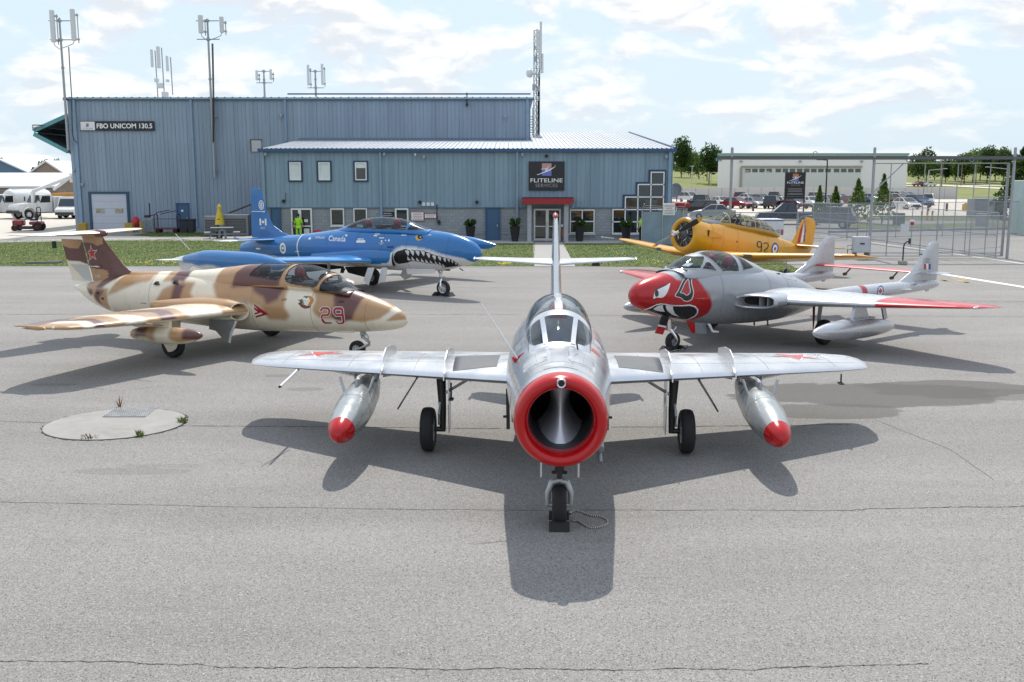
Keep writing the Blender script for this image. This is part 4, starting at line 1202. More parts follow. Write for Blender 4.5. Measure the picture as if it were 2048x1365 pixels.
def sub_empty(name, parent, loc=(0, 0, 0)):
 o = D.objects.new(name, None); COL.objects.link(o); o.parent = parent; o.location = loc; o.empty_display_size = .2; return o
def chock(loc, rz, label, m=rubber_blk, size=(.16, .34, .10), group='wheel chocks'):
 """a pair of wedges either side of one wheel joined by a bar is two chocks: this builds one"""
 q = MB(); l, w_, h = size
 q.prism([(-l, 0), (l, 0), (l * .55, h), (l * .15, h * 1.05), (-l * .2, h * .75)], -w_ / 2, w_ / 2, 'y')
 o = q.build('wheel_chock', m, None, 40, loc=loc, rot=(0, 0, rz)); tag(o, label, 'wheel chock', group); return o
def disc_poly(r, n=24): return ellipse(0, 0, r, n=n)
def fus(name, lo, m, parent, fn=None, keep=None, smooth=180):
 V, F = lo.grid()
 if keep is not None:
  c = V[F].mean(1); F = F[keep(c)]
 me = arr_mesh(name, V, F); 
 if fn: paint(me, fn)
 o = obj(name, me, m, parent); shade(me); return o
def revolve_body(name, prof, m, parent, M, n=40, smooth=30):
 q = MB(); q.lathe(prof, n, M); return q.build(name, m, parent, smooth)
def ejection_seat(parent, x, z, h=.55, red=True):
 s = sub_empty('seat', parent, (x, 0, z))
 q = MB(); q.box((-.02, 0, -.05), (.14, .40, h), bev=.04); q.box((.2, 0, -h * .45), (.4, .40, .1), bev=.03)
 for y in (-.19, .19): q.bar((-.1, y, -h * .4), (-.04, y, h * .5), .04, .07)
 q.build('seat_back', seat_blk, s)
 q = MB(); q.lathe([(.001, -.14), (.10, -.12), (.135, -.03), (.13, .07), (.07, .14), (.001, .155)], 16, Matrix.Translation((-.01, 0, h * .5 + .05)) @ Matrix.Scale(.8, 4, (1, 0, 0))); q.build('headrest', seat_red if red else seat_blk, s, 60)
 q = MB(); q.bar((.06, -.1, h * .35), (.16, -.12, -h * .3), .045, .01); q.bar((.06, .1, h * .35), (.16, .12, -h * .3), .045, .01); q.build('harness', seat_red, s)
 return s
def instrument_panel(parent, x, z, w_=.5, h=.3):
 q = MB(); q.box((0, 0, 0), (.10, w_, h), bev=.04); q.prism([(-.12, h * .42), (.2, h * .5), (.24, h * .38), (-.1, h * .30)], -w_ / 2, w_ / 2, 'y')
 o = q.build('instrument_panel', cockpit_grey, parent, 40, loc=(x, 0, z)); return o
def panel_line(parent, pts, bvh, direction, wdt=.007, m=None, off=.002, name='panel_line'):
 """thin recessed-looking joint strip laid on the skin along projected points"""
 m = m or mat('panel_line', (.16, .165, .17), .6)
 d = Vector(direction).normalized(); P = []
 for p in pts:
  p = Vector(p); h = bvh.ray_cast(p - d * 8, d)
  if h[0] is not None: P.append(h[0] - d * off)
 if len(P) < 2: return
 q = MB(); v = []
 for i, p in enumerate(P):
  t = (P[min(i + 1, len(P) - 1)] - P[max(0, i - 1)]).normalized(); nn = t.cross(d).normalized() * wdt / 2
  v += [p + nn, p - nn]
 q.add(v, [(2 * i, 2 * i + 1, 2 * i + 3, 2 * i + 2) for i in range(len(P) - 1)])
 return q.build(name, m, parent, fix=False)
def ring_line(parent, lo, x, wdt=.008, m=None, a0=0, a1=2 * math.pi, off=1.003, n=72, name='panel_line'):
 """joint running round the body at station x"""
 m = m or mat('panel_line', (.16, .165, .17), .6)
 v = []
 xs = np.array([x - wdt / 2, x + wdt / 2]); zt, zb, wd, zm, n1, n2 = lo.at(xs)
 for i in range(n + 1):
  a = a0 + (a1 - a0) * i / n; c, s = math.cos(a), math.sin(a)
  for k in (0, 1):
   e = n1[k] if s >= 0 else n2[k]; h = (zt - zm)[k] if s >= 0 else (zm - zb)[k]
   v.append((xs[k], lo.yo + off * math.copysign(abs(c) ** (2 / e), c) * wd[k], zm[k] + off * math.copysign(abs(s) ** (2 / e), s) * h))
 q = MB(); q.add(v, [(2 * i, 2 * i + 1, 2 * i + 3, 2 * i + 2) for i in range(n)]); return q.build(name, m, parent, fix=False)
class Pose:
 """where an aircraft stands: turns traced photo points into its own side view (x along it, z up) at a depth y"""
 def __init__(s, o, ang):
  s.o = Vector((o[0], o[1])); s.ang = ang; a = R(ang); s.h = Vector((math.cos(a), math.sin(a))); s.l = Vector((-s.h.y, s.h.x))
 def side(s, px, py, y=0.0):
  d = Vector(ray(px, py)); c = s.o + s.l * y; t = c.dot(s.l) / d.xy.dot(s.l)
  return ((d.xy * t - s.o).dot(s.h), d.z * t + CAM_H)
 def view(s, x=0.0, y=0.0, z=1.2):
  """direction, in its own frame, in which the photo looks at a point of it"""
  p = s.world(x, y, z) - Vector((0, 0, CAM_H)); return Vector((p.xy.dot(s.h), p.xy.dot(s.l), p.z)).normalized()
 def poly(s, pts, y=0.0): return [s.side(a, b, y) for a, b in pts]
 def world(s, x, y, z=0.0): p = s.o + s.h * x + s.l * y; return Vector((p.x, p.y, z))
def layers(P, base, items, sym=True):
 """colours of points from a base and ordered side-view polygons"""
 C = np.tile(np.array(base, np.float32), (len(P), 1))
 for poly, col in items: C[in_poly(P[:, 0], P[:, 2], poly)] = col
 return C
def soften(C, nx, nt, k):
 A = C.reshape(nx, nt, 3)
 for _ in range(k):
  A = (A + np.roll(A, 1, 1) + np.roll(A, -1, 1)) / 3
  B = A.copy(); B[1:-1] = (A[:-2] + A[1:-1] + A[2:]) / 3; A = B
 return A.reshape(-1, 3)
def outline_strip(parent, V, F, cls, wdt, m, name='window_seal'):
 """bead along the border between two face classes of a grid"""
 from collections import defaultdict
 ed = defaultdict(list)
 for i, f in enumerate(F):
  for a in range(4): ed[tuple(sorted((f[a], f[(a + 1) % 4])))].append(i)
 q = MB()
 for (a, b), fs in ed.items():
  if len(fs) == 2 and cls[fs[0]] != cls[fs[1]]: q.bar(V[a], V[b], wdt, wdt)
 return q.build(name, m, parent, fix=False)
def cockpit_patch(parent, bv, pts, name='cockpit_shade'):
 """dark decal on the closed deck under a canopy"""
 V2, F2 = poly_decal([smooth_loop(pts + [(x, -y) for x, y in pts[::-1]], 4)], .08)
 return decal(name, (V2, F2), lambda u, v: (u, v, 4), bv, (0, 0, -1), mat('cockpit_dark', (.014, .015, .016), .8), parent, .006)  # near-black colour paints in the shade of an open cockpit
# ================================================================== SILVER SWEPT-WING JET, NOSE ON
silver = mat('silver_skin', (.60, .61, .63), .24, .80, var=.05, scale=2.2, coat=.25, rvar=.06)
silver_w = mat('silver_wing', (.58, .59, .61), .30, .75, var=.05, scale=1.6, coat=.2, rvar=.08)
silver_d = mat('walkway_grey', (.085, .09, .097), .6, .0, var=.1)
red_gloss = mat('red_gloss', (.42, .005, .007), .22, var=.06, coat=.2, rvar=.04, spec=.35)
mig = thing('silver_jet', 'silver swept-wing jet parked nose-on at front with red ring round its open air intake', 'aircraft', (.67, 14.56, 0), R(-92.0))
ML = Loft([  # x, ztop, zbot, half width, z widest, n
 (-5.2, 1.68, .98, .35, 1.34), (-4.6, 1.74, .90, .44, 1.35), (-3.4, 1.84, .80, .56, 1.38), (-2.0, 1.95, .74, .66, 1.40), (-.6, 2.02, .74, .71, 1.42),
 (.6, 2.03, .76, .715, 1.42), (1.6, 2.02, .80, .69, 1.42), (2.4, 2.00, .85, .64, 1.43), (3.2, 1.98, .90, .575, 1.445), (3.7, 1.97, .93, .535, 1.45), (3.92, 1.955, .945, .518, 1.45)], 160, 96)
fus_o = fus('fuselage', ML, silver, mig)
mbv = bvh_of(fus_o.data)
# red intake lip, duct and splitter
Mx = Matrix.Translation((0, 0, 1.45)) @ Matrix.Rotation(R(90), 4, 'Y')
def lip(parent):
 q = MB(); pr = []
 ro, ri = .520, .352
 for i in range(17):
  a = math.pi * i / 16; rr = (ro + ri) / 2 + (ro - ri) / 2 * math.cos(a); pr.append((rr, 3.90 + .20 * math.sin(a) ** .8 if 0 < i < 16 else 3.86 - (.0 if i == 0 else .02)))
 q.lathe(pr, 72, Mx); return q.build('intake_ring', red_gloss, parent, 180)
lip(mig)
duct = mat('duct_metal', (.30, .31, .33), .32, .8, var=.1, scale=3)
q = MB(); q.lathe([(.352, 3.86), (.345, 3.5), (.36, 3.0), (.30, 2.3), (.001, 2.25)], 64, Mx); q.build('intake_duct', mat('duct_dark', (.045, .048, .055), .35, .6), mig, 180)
q = MB(); v = []; nS, nY = 25, 15
for i in range(nS):
 t = i / (nS - 1); z = 1.45 - .345 + .69 * t; w_ = .085 + .22 * (abs(t - .55) / .55) ** 2
 for k in range(nY): yy = -1 + 2 * k / (nY - 1); v.append((3.66 - .10 * math.sin(math.pi * t) - .62 * abs(yy) ** 2.2, yy * w_ * 1.35, z))
q.add(v, [(i * nY + k, i * nY + k + 1, (i + 1) * nY + k + 1, (i + 1) * nY + k) for i in range(nS - 1) for k in range(nY - 1)]); q.build('intake_splitter', mat('splitter_metal', (.74, .78, .86), .36, .35, coat=.2), mig, 180)
q = MB(); q.tube([(3.55, -.13, 1.79), (3.5, -.03, 1.60)], .006, 6); q.tube([(3.55, .13, 1.79), (3.5, .03, 1.60)], .006, 6); q.build('duct_stay', silver, mig)
q = MB(); q.lathe([(.050, 3.93), (.054, 4.13), (.047, 4.15), (.035, 4.14), (.034, 4.05)], 24, Matrix.Translation((0, 0, 1.895)) @ Matrix.Rotation(R(90), 4, 'Y')); gc_ = q.build('camera_port', silver, mig, 40)
q = MB(); q.lathe([(.001, 4.12), (.036, 4.12)], 20, Matrix.Translation((0, 0, 1.895)) @ Matrix.Rotation(R(90), 4, 'Y')); q.build('lens', mat('lens_dark', (.03, .012, .012), .1), gc_, fix=False)
# wings
for s in (1, -1):
 W = wing_mesh('wing', [(0.30 * s, 1.45, 1.31, 2.75, .11, 1.2), (.72 * s, 1.16, 1.295, 2.6, .105, 1.2), (4.55 * s, -1.12, 1.055, 1.55, .085, 0), (4.95 * s, -1.40, 1.03, 1.27, .075, 0), (5.08 * s, -1.62, 1.022, .95, .05, 0), (5.13 * s, -1.9, 1.02, .5, .03, 0)], 60)
 wo = obj('wing', W, silver_w, mig, smooth=50)
 wb = bvh_of(W)
 if s == 1: wbL = wb
 le = lambda y: 1.16 - (y - .72) * .595
 # wing fences
 for yf in (1.62, 2.62):
  y = yf * s; l0 = le(yf); q = MB()
  pr = []
  zs = 1.295 - (yf - .72) * .0627
  pr = [(l0 + .06, zs - .03), (l0 + .03, zs + .07), (l0 - .2, zs + .24), (l0 - .5, zs + .31), (l0 - .95, zs + .28), (l0 - 1.5, zs + .17), (l0 - 1.52, zs + .05), (l0 - .5, zs + .06), (l0 - .1, zs + .02)]
  q.prism(pr, y - .008, y + .008, 'y'); q.build('wing_fence', silver_w, wo)
 # dark walkway panel on the wing root
 V2, F2 = poly_decal([[(le(.95) - .35, .86), (le(1.5) - .12, 1.5), (le(1.5) - 1.2, 1.55), (le(.95) - 1.5, .86)]], .1)
 decal('walkway', ([(a, b * s) for a, b in V2], F2), lambda u, v: (u, v, 1.2), wb, (0, 0, -1), silver_d, wo, .004)
 # red stars on the wing tops, pale outline below
 for (rr, m_, of) in ((.50, mat('star_white', (.75, .75, .75), .4), .004), (.42, mat('star_red', (.50, .03, .03), .35), .007)):
  V2, F2 = poly_decal([star(-1.75, 3.9 * s, rr, .382, R(90))], .08)
  decal('star', (V2, F2), lambda u, v: (u, v, 1.2), wb, (0, 0, -1), m_, wo, of)
 for yy in (1.25, 2.1, 3.2, 4.4):
  panel_line(wo, [(le(yy) - .1 - i * .12, yy * s, 1.2) for i in range(14)], wb, (0, 0, -1), .008)
 panel_line(wo, [(le(.8 + i * .15) - .62 + i * .012, (.8 + i * .15) * s, 1.2) for i in range(28)], wb, (0, 0, -1), .008)
 # pitot boom on the starboard wing only, small mast under the other
 if s == -1:
  q = MB(); q.tube([(-1.1, -4.1, 1.065), (-.6, -4.11, 1.03), (.12, -4.12, .99)], [.022, .022, .02], 8); q.build('pitot_tube', mat('pitot_white', (.65, .65, .66), .4), wo)
  q = MB(); q.tube([(.12, -4.12, .99), (.15, -4.12, .99)], .021, 8); q.build('pitot_tip', blackp, wo)
  q = MB(); q.bar((.3, -1.55, 1.1), (.3, -1.55, .86), .025); q.bar((.38, -1.55, .86), (.24, -1.55, .86), .07, .02); q.build('blade_aerial', blackp, wo)
 else:
  q = MB(); q.bar((-.95, 4.45, 1.03), (-.95, 4.45, .88), .02); q.bar((-.88, 4.45, .88), (-1.02, 4.45, .88), .07, .02); q.build('blade_aerial', blackp, wo)
 # drop tank: red nose, silver body, fins
 tk = sub_empty('drop_tank', mig, (0, 0, 0)); a_ = 0.0
 Mt = Matrix.Translation((0.15, 2.97 * s, .73)) @ Matrix.Rotation(R(94.5), 4, 'Y')
 prof = [(.001, -1.75), (.06, -1.6), (.155, -1.2), (.24, -.6), (.272, 0), (.265, .45), (.23, .88), (.185, 1.16)]
 q = MB(); q.lathe(prof, 36, Mt); q.build('tank_body', mat('tank_silver', (.36, .38, .38), .30, .5, var=.06, scale=3, coat=.15), tk, 180)
 q = MB(); q.lathe([(.187, 1.155), (.165, 1.25), (.125, 1.35), (.07, 1.425), (.001, 1.45)], 36, Mt); q.build('tank_nose', red_gloss, tk, 180)
 q = MB()
 q.prism([(-1.05, .22), (-1.5, .70), (-1.85, .70), (-1.75, .10)], -.012, .012, 'z', M=Matrix.Translation((0.15, 2.97 * s, .95)) if s == 1 else Matrix.Translation((0.15, 2.97 * s, .95)) @ Matrix.Scale(-1, 4, (0, 1, 0)))
 q.prism([(-1.05, -.22), (-1.5, -.70), (-1.85, -.70), (-1.75, -.10)], -.012, .012, 'z', M=Matrix.Translation((0.15, 2.97 * s, .95)) if s == 1 else Matrix.Translation((0.15, 2.97 * s, .95)) @ Matrix.Scale(-1, 4, (0, 1, 0)))
 q.build('tank_fin', silver_w, tk)
 q = MB()
 for (xx, dy) in ((.15, -.17), (.15, .17), (-.65, -.15), (-.65, .15)):
  q = MB(); q.tube([(xx, (2.97 + dy) * s, .90), (xx - .06, (2.97 + dy * 1.5) * s, 1.14)], .022, 8); q.build('tank_strut', oleo, tk)
 q = MB(); q.box((.0, 2.97 * s, 1.04), (.26, .06, .16), bev=.02); q.build('tank_mount', oleo, tk)
 for i, x_ in enumerate((-.9, -.35, .35)):
  q = MB(); rr = float(np.interp(x_, [p[1] for p in prof], [p[0] for p in prof])) + .002; q.lathe([(rr, x_ - .006), (rr, x_ + .006)], 36, Mt); q.build('tank_joint', mat('panel_line', (.16, .165, .17), .6), tk, 180)
 # main gear
 g = sub_empty('main_gear', mig, (0, 1.93 * s, 0))
 wheel(g, (0, 0, .33), .33, .20, rim_m, .56, 9)
 q = MB(); q.tube([(.0, -.22 * s, .30), (0, -.22 * s, .62), (.02, -.20 * s, 1.2)], [.045, .055, .075], 10); q.tube([(0, 0, .33), (0, -.24 * s, .33)], .04, 8); q.build('leg', mat('gear_dark', (.035, .036, .038), .5, .3), g, 40)
 q = MB(); q.tube([(.02, -.2 * s, .85), (-.02, -.62 * s, 1.1)], .022, 8); q.tube([(.02, -.62 * s, 1.1), (.0, -.75 * s, 1.13)], [.045, .02], 8); q.build('side_brace', oleo, g)
 q = MB(); q.tube([(.06, -.17 * s, .42), (.16, -.18 * s, .60), (.05, -.19 * s, .75)], .02, 6); q.build('scissor_link', oleo, g)
 q = MB(); q.prism([(-.14, .33), (-.18, 1.15), (.14, 1.17), (.18, .75), (.10, .30)], -.33 * s, -.315 * s, 'y'); q.build('gear_door', silver_w, g)
 q = MB(); q.prism([(-.2, 0), (.35, 0), (.3, -.42), (.05, -.62), (-.1, -.3)], -.012, .012, 'y', M=Matrix.Translation((.02, .12 * s, 1.17)) @ Matrix.Rotation(R(32 * s), 4, 'X')); q.build('outer_door', mat('door_dark', (.13, .14, .15), .5, .4), g)
 # centre-section doors hanging by the belly
 q = MB(); q.prism([(-.5, .78), (-.3, .42), (-.1, .42), (.05, .78)], .66 * s, .68 * s, 'y'); q.build('belly_door', silver, mig)
# nose gear
g = sub_empty('nose_gear', mig, (3.18, 0, 0))
wheel(g, (0, 0, .24), .24, .17, rim_m, .5, 6)
q = MB(); q.tube([(.02, 0, .5), (.03, 0, .66)], .035, 10); q.tube([(.03, 0, .64), (.05, 0, .98)], .055, 10); q.tube([(.04, -.16, .90), (.04, .16, .90)], .022, 6)
q.tube([(.03, -.09, .64), (.03, .09, .64)], .02, 6); q.build('strut', mat('gear_dark'), g, 40)
q = MB(); q.tube([(.02, -.13, .24), (.05, -.135, .40), (.03, -.09, .52), (.02, 0, .545), (.03, .09, .52), (.05, .135, .40), (.02, .13, .24)], [.03, .035, .04, .045, .04, .035, .03], 10); q.tube([(.02, -.15, .24), (.02, .15, .24)], .03, 8); q.build('fork', oleo, g, 50)
for s in (1, -1): q = MB(); q.prism([(-.42, .98), (.28, .98), (.30, .66), (.2, .64), (-.35, .66)], .205 * s, .225 * s, 'y', M=Matrix.Identity(4)); q.build('nose_door', silver_w, g)
q = MB(); q.tube([(3.1, .42, 1.06), (3.3, .46, .94)], [.09, .06], 12); q.tube([(3.2, .46, .93), (3.34, .47, .80)], .028, 10); q.build('gun_barrel', mat('gun_metal', (.25, .26, .27), .4, .7), mig)
# tail
F_ = wing_mesh('tail_fin', [(1.50, -2.2, 0, 3.1, .07, 0), (1.80, -2.6, 0, 3.0, .075, 0), (2.5, -3.75, 0, 2.3, .075, 0), (3.20, -4.75, 0, 1.55, .07, 0), (3.32, -4.98, 0, 1.2, .06, 0), (3.37, -5.25, 0, .75, .03, 0)], 30, vertical=True)
tf = obj('tail_fin', F_, silver, mig, smooth=50)
q = MB(); q.lathe([(.001, .03), (.03, .0), (.055, -.10), (.05, -.3), (.001, -.5)], 16, Matrix.Translation((-4.93, 0, 3.33)) @ Matrix.Rotation(R(90), 4, 'Y')); q.build('fin_cap', mat('cap_faded_red', (.50, .13, .11), .45), tf, 180)
for s in (1, -1):
 W = wing_mesh('tailplane', [(0, -4.15, 2.46, 1.35, .08, 0), (.1 * s, -4.2, 2.46, 1.3, .08, 0), (1.45 * s, -5.2, 2.46, .72, .07, 0), (1.60 * s, -5.38, 2.46, .4, .05, 0)], 24)
 tp_ = obj('tailplane', W, silver_w, mig, smooth=50)
 q = MB(); q.lathe([(.001, .08), (.028, .03), (.03, -.1), (.001, -.3)], 10, Matrix.Translation((-5.28, 1.60 * s, 2.475)) @ Matrix.Rotation(R(90), 4, 'Y')); q.build('tip_light', silver, tp_, 180)
q = MB(); q.lathe([(.001, .35), (.06, .2), (.085, -.3), (.06, -.9), (.001, -1.3)], 14, Matrix.Translation((-4.1, 0, 2.46)) @ Matrix.Rotation(R(90), 4, 'Y')); q.build('bullet_fairing', silver, mig, 180)
# canopy: windscreen with three panes, bubble, frames
CL = Loft([(-1.9, 2.05, 1.75, .25, 1.92), (-1.2, 2.24, 1.75, .36, 1.93), (-.2, 2.355, 1.75, .45, 1.95), (.6, 2.38, 1.75, .46, 1.96), (1.1, 2.37, 1.75, .455, 1.96), (1.45, 2.33, 1.75, .445, 1.95), (1.85, 2.19, 1.75, .41, 1.93), (2.25, 1.995, 1.73, .385, 1.88), (2.36, 1.92, 1.71, .365, 1.86)], 220, 160)
V, F = CL.grid(); c = V[F].mean(1)
y, x, z = np.abs(c[:, 1]), c[:, 0], c[:, 2]
base = np.interp(x, [-1.9, .3, 1.3, 2.4], [2.06, 2.01, 1.99, 1.97])
ztop = CL.at(x)[0]
fr_ = (z < base) | ((y < .045) & (x < 1.38)) | (np.abs(x - 1.45) < .05) | (np.abs(x + 1.05) < .045) | (x < -1.1)
scr_ = x > 1.5
tt = (ztop - z)
fr_ |= scr_ & (x > 2.19) | (scr_ & (x < 1.58))
cls = np.where(fr_, 0, 1)
sp = split_faces(V, F, cls)
me = arr_mesh('canopy_frame', *sp[0]); fo = obj('canopy_frame', me, silver, mig); shade(me)
q = MB()
for s_ in (1, -1):
 pv = None; v = []
 for i in range(15):
  xx = 1.55 + .67 * i / 14; y0 = .225 - .055 * i / 14; zt, zb, wd, zm, n1, n2 = [k[0] for k in CL.at(np.array([xx]))]
  zf = lambda yy: zm + (zt - zm) * math.sqrt(max(0, 1 - (yy / wd) ** 2)) + .006
  v += [(xx, s_ * (y0 - .03), zf(y0 - .03)), (xx, s_ * (y0 + .03), zf(y0 + .03))]
 q.add(v, [(2 * i, 2 * i + 1, 2 * i + 3, 2 * i + 2) for i in range(14)])
q.build('screen_post', silver, fo, 180, kind='stuff')
me = arr_mesh('canopy_glass', *sp[1]); co_ = obj('canopy_glass', me, canopy_glass, mig); shade(me)
cockpit_patch(mig, mbv, [(2.12, .12), (2.0, .30), (1.4, .37), (0, .37), (-1.0, .30), (-1.15, .1)])
ejection_seat(mig, .45, 1.92, .34); ejection_seat(mig, -.55, 1.86, .32)
instrument_panel(mig, 1.6, 2.0, .5, .2)
q = MB(); v = [(2.17, .17, 1.99), (2.17, -.17, 1.99), (1.62, -.195, 2.245), (1.62, .195, 2.245)]
q.add(v + [(a - .03, b, c - .03) for a, b, c in v], [(0, 1, 2, 3), (7, 6, 5, 4), (0, 4, 5, 1), (1, 5, 6, 2), (2, 6, 7, 3), (3, 7, 4, 0)]); q.build('armour_glass', mat('armour_glass', (.05, .065, .09), .6, spec=.1), mig)
# nose details
for x_ in (3.62, 3.3, 2.52, 1.35, .2, -1.3): ring_line(mig, ML, x_, .009, a0=R(8), a1=R(172))
panel_line(mig, [(2.55 + .1 * i, .30 * (1 - .02 * i), 3) for i in range(8)], mbv, (0, 0, -1), .008); panel_line(mig, [(2.55 + .1 * i, -.30 * (1 - .02 * i), 3) for i in range(8)], mbv, (0, 0, -1), .008)
q = MB(); q.tube([(2.45, -.52, 1.86), (2.15, -.98, 2.5)], [.010, .006], 6); q.build('whip_aerial', mat('pitot_white'), mig)
q = MB(); q.lathe([(.045, 0), (.045, .03), (.012, .05), (.012, .16), (.02, .165)], 12, Matrix.Translation((2.05, -.58, 1.76)) @ Matrix.Rotation(R(-55), 4, 'X') @ Matrix.Rotation(R(180), 4, 'Y') @ Matrix.Rotation(R(180), 4, 'X')); q.build('vent_plug', red_gloss, mig)
q = MB(); q.bar((2.6, .22, 2.0), (2.68, .20, 2.10), .015); q.build('fuse_pin', blackp, mig)
for s in (1, -1):
 V2, F2 = poly_decal([[(3.05, 1.32), (3.17, 1.45), (3.05, 1.58)]], .05)
 decal('warning_triangle', (V2, F2), lambda u, v: (u, 0, v), mbv, (0, -s, 0), red_gloss, mig, .004)
 V2, F2 = poly_decal([ellipse(1.9, 1.86, .12, .07)], .05)
 if s == 1: decal('crest', (V2, F2), lambda u, v: (u, 0, v), mbv, (0, -s, 0), mat('crest_red', (.40, .08, .05), .4), mig, .004)
 q = MB(); q.bar((.9, .70 * s, 1.15), (.95, .69 * s, .58), .05, .02); q.bar((.95, .69 * s, .76), (.95, .76 * s, .76), .03); q.build('step_arm', blackp, mig)
# chocks with rope under the nose wheel
ax = Vector((.67, 14.56)) ; hd = Vector((math.cos(R(-92)), math.sin(R(-92))))
nwp = ax + hd * 3.18
chock((*(nwp + hd * .21), 0), R(-92) + math.pi, 'black rubber chock in front of the silver jet nose wheel with a rope', size=(.09, .24, .085), group='wheel chocks')
chock((*(nwp - hd * .21), 0), R(-92), 'black rubber chock behind the nose wheel of the silver jet', size=(.09, .24, .085), group='wheel chocks')
rp = [G(*p) for p in ((1140, 1030), (1150, 1024), (1165, 1027), (1180, 1033), (1200, 1035), (1213, 1041), (1214, 1050), (1200, 1056), (1182, 1058), (1168, 1052), (1155, 1044), (1142, 1043))]
q = MB(); nR = 110; pts = smooth_loop([(p.x, p.y) for p in rp], 10)[:nR]
for i in range(0, len(pts) - 1):
 q.tube([(*pts[i], .012), (*pts[i + 1], .012)], .0115, 6, mi=i % 2 if (i // 1) % 2 == 0 else 1)
ropem = [mat('rope_black', (.02, .02, .02), .9), mat('rope_white', (.62, .58, .50), .9)]
q.mi = [(k // 8) % 2 for k in range(len(q.f))]
o = q.build('chock_rope', ropem); tag(o, 'black and white twisted rope looped on asphalt beside the silver jet nose wheel', 'rope')
for k_, (x0, x1, y0, y1) in enumerate(((2.6, 3.2, .10, .42), (2.7, 3.15, -.44, -.16), (3.35, 3.6, -.2, .2), (.9, 1.3, .5, .64), (1.0, 1.5, -.66, -.52))):
 V2, F2 = poly_decal([[(x0, y0), (x1, y0 * .96), (x1, y1 * .96), (x0, y1)]], .06); decal('access_panel', (V2, F2), lambda u, v: (u, v, 4), mbv, (0, 0, -1), mat('panel_silver_%s' % 'ab'[k_ % 2], ((.47, .48, .5), (.66, .66, .67))[k_ % 2], .32, .75, var=.05, scale=3), mig, .003)
# ================================================================== DESERT-CAMOUFLAGE TRAINER
CREAM, TAN, BRN, GRY = (.74, .67, .53), (.41, .24, .115), (.11, .036, .029), (.48, .49, .47)
camo_m = mat('camo_paint', attr='paint', rough=.32, var=.05, scale=2.5, coat=.25, dirt=.10)
PL = Pose((-7.0, 24.12), -25.0)
l29 = thing('camouflage_trainer', 'tan, brown and cream camouflage jet trainer with red 29 on its nose and T-tail', 'aircraft', (-7.0, 24.12, 0), R(-25))
LL = Loft([(5.18, .95, .89, .02, .92), (5.08, 1.08, .80, .13, .93), (4.9, 1.20, .735, .225, .95), (4.6, 1.335, .68, .325, .97), (4.2, 1.455, .635, .405, 1.0), (3.78, 1.56, .60, .465, 1.03),
           (3.2, 1.66, .56, .515, 1.06), (2.2, 1.72, .51, .55, 1.09), (1.0, 1.76, .46, .57, 1.10), (0, 1.78, .46, .57, 1.11), (-1.2, 1.75, .50, .54, 1.12), (-2.6, 1.68, .56, .48, 1.13), (-3.4, 1.60, .62, .43, 1.13),
           (-4.0, 1.48, .76, .36, 1.14), (-4.4, 1.38, .92, .26, 1.16), (-4.7, 1.32, 1.10, .14, 1.20), (-4.95, 1.27, 1.20, .03, 1.24)], 420, 128)
s5 = lambda pts, y=-.5: PL.poly(pts, y)
CAMO = [
 (s5([(170, 480), (262, 542), (250, 552), (225, 572), (200, 590), (188, 575), (165, 500)], -.05), BRN),
 (s5([(178, 536), (215, 541), (219, 556), (208, 577), (186, 575)], -.05), TAN),
 (s5([(246, 540), (306, 540), (304, 563), (280, 566), (240, 585), (222, 590), (232, 570)], -.3), TAN),
 (s5([(188, 575), (224, 576), (222, 588), (222, 615), (215, 625), (192, 600)], -.3), TAN),
 (s5([(197, 578), (216, 580), (204, 596), (206, 612), (197, 604), (193, 590)], -.3), BRN),
 (s5([(336, 538), (352, 538), (352, 562), (336, 562)], -.2), TAN), (s5([(351, 538), (380, 538), (380, 562), (351, 563)], -.2), BRN),
 (s5([(312, 605), (325, 578), (352, 565), (386, 565), (382, 585), (392, 600), (366, 612), (318, 632)]), TAN),
 (s5([(346, 570), (366, 570), (363, 600), (366, 615), (342, 618)]), BRN),
 (s5([(432, 530), (575, 520), (640, 540), (700, 572), (720, 575), (770, 607), (766, 628), (752, 640), (720, 646), (690, 640), (660, 638), (640, 636), (628, 620), (632, 600), (620, 578), (574, 574), (574, 615), (585, 632), (575, 640), (540, 638), (528, 615), (500, 605), (440, 597), (425, 570)], -.45), TAN),
 (s5([(470, 575), (474, 545), (484, 533), (506, 527), (566, 527), (567, 572), (520, 570)], -.3), BRN),
 (s5([(498, 574), (564, 576), (556, 600), (536, 609), (528, 595), (510, 586)], -.5), BRN),
 (s5([(664, 585), (690, 584), (708, 580), (718, 594), (713, 616), (706, 640), (690, 644), (672, 640), (664, 625), (672, 612), (668, 600)], -.4), BRN),
 (s5([(777, 642), (800, 620), (816, 634), (817, 640)], -.15), TAN),
 (s5([(570, 535), (576, 520), (590, 525), (576, 545), (574, 560), (600, 573), (565, 570)], -.3), TAN),
]
def fn_l29(P):
 return soften(layers(P, CREAM, CAMO), 420, 128, 2)
lf = fus('fuselage', LL, camo_m, l29, fn_l29); lbv = bvh_of(lf.data)
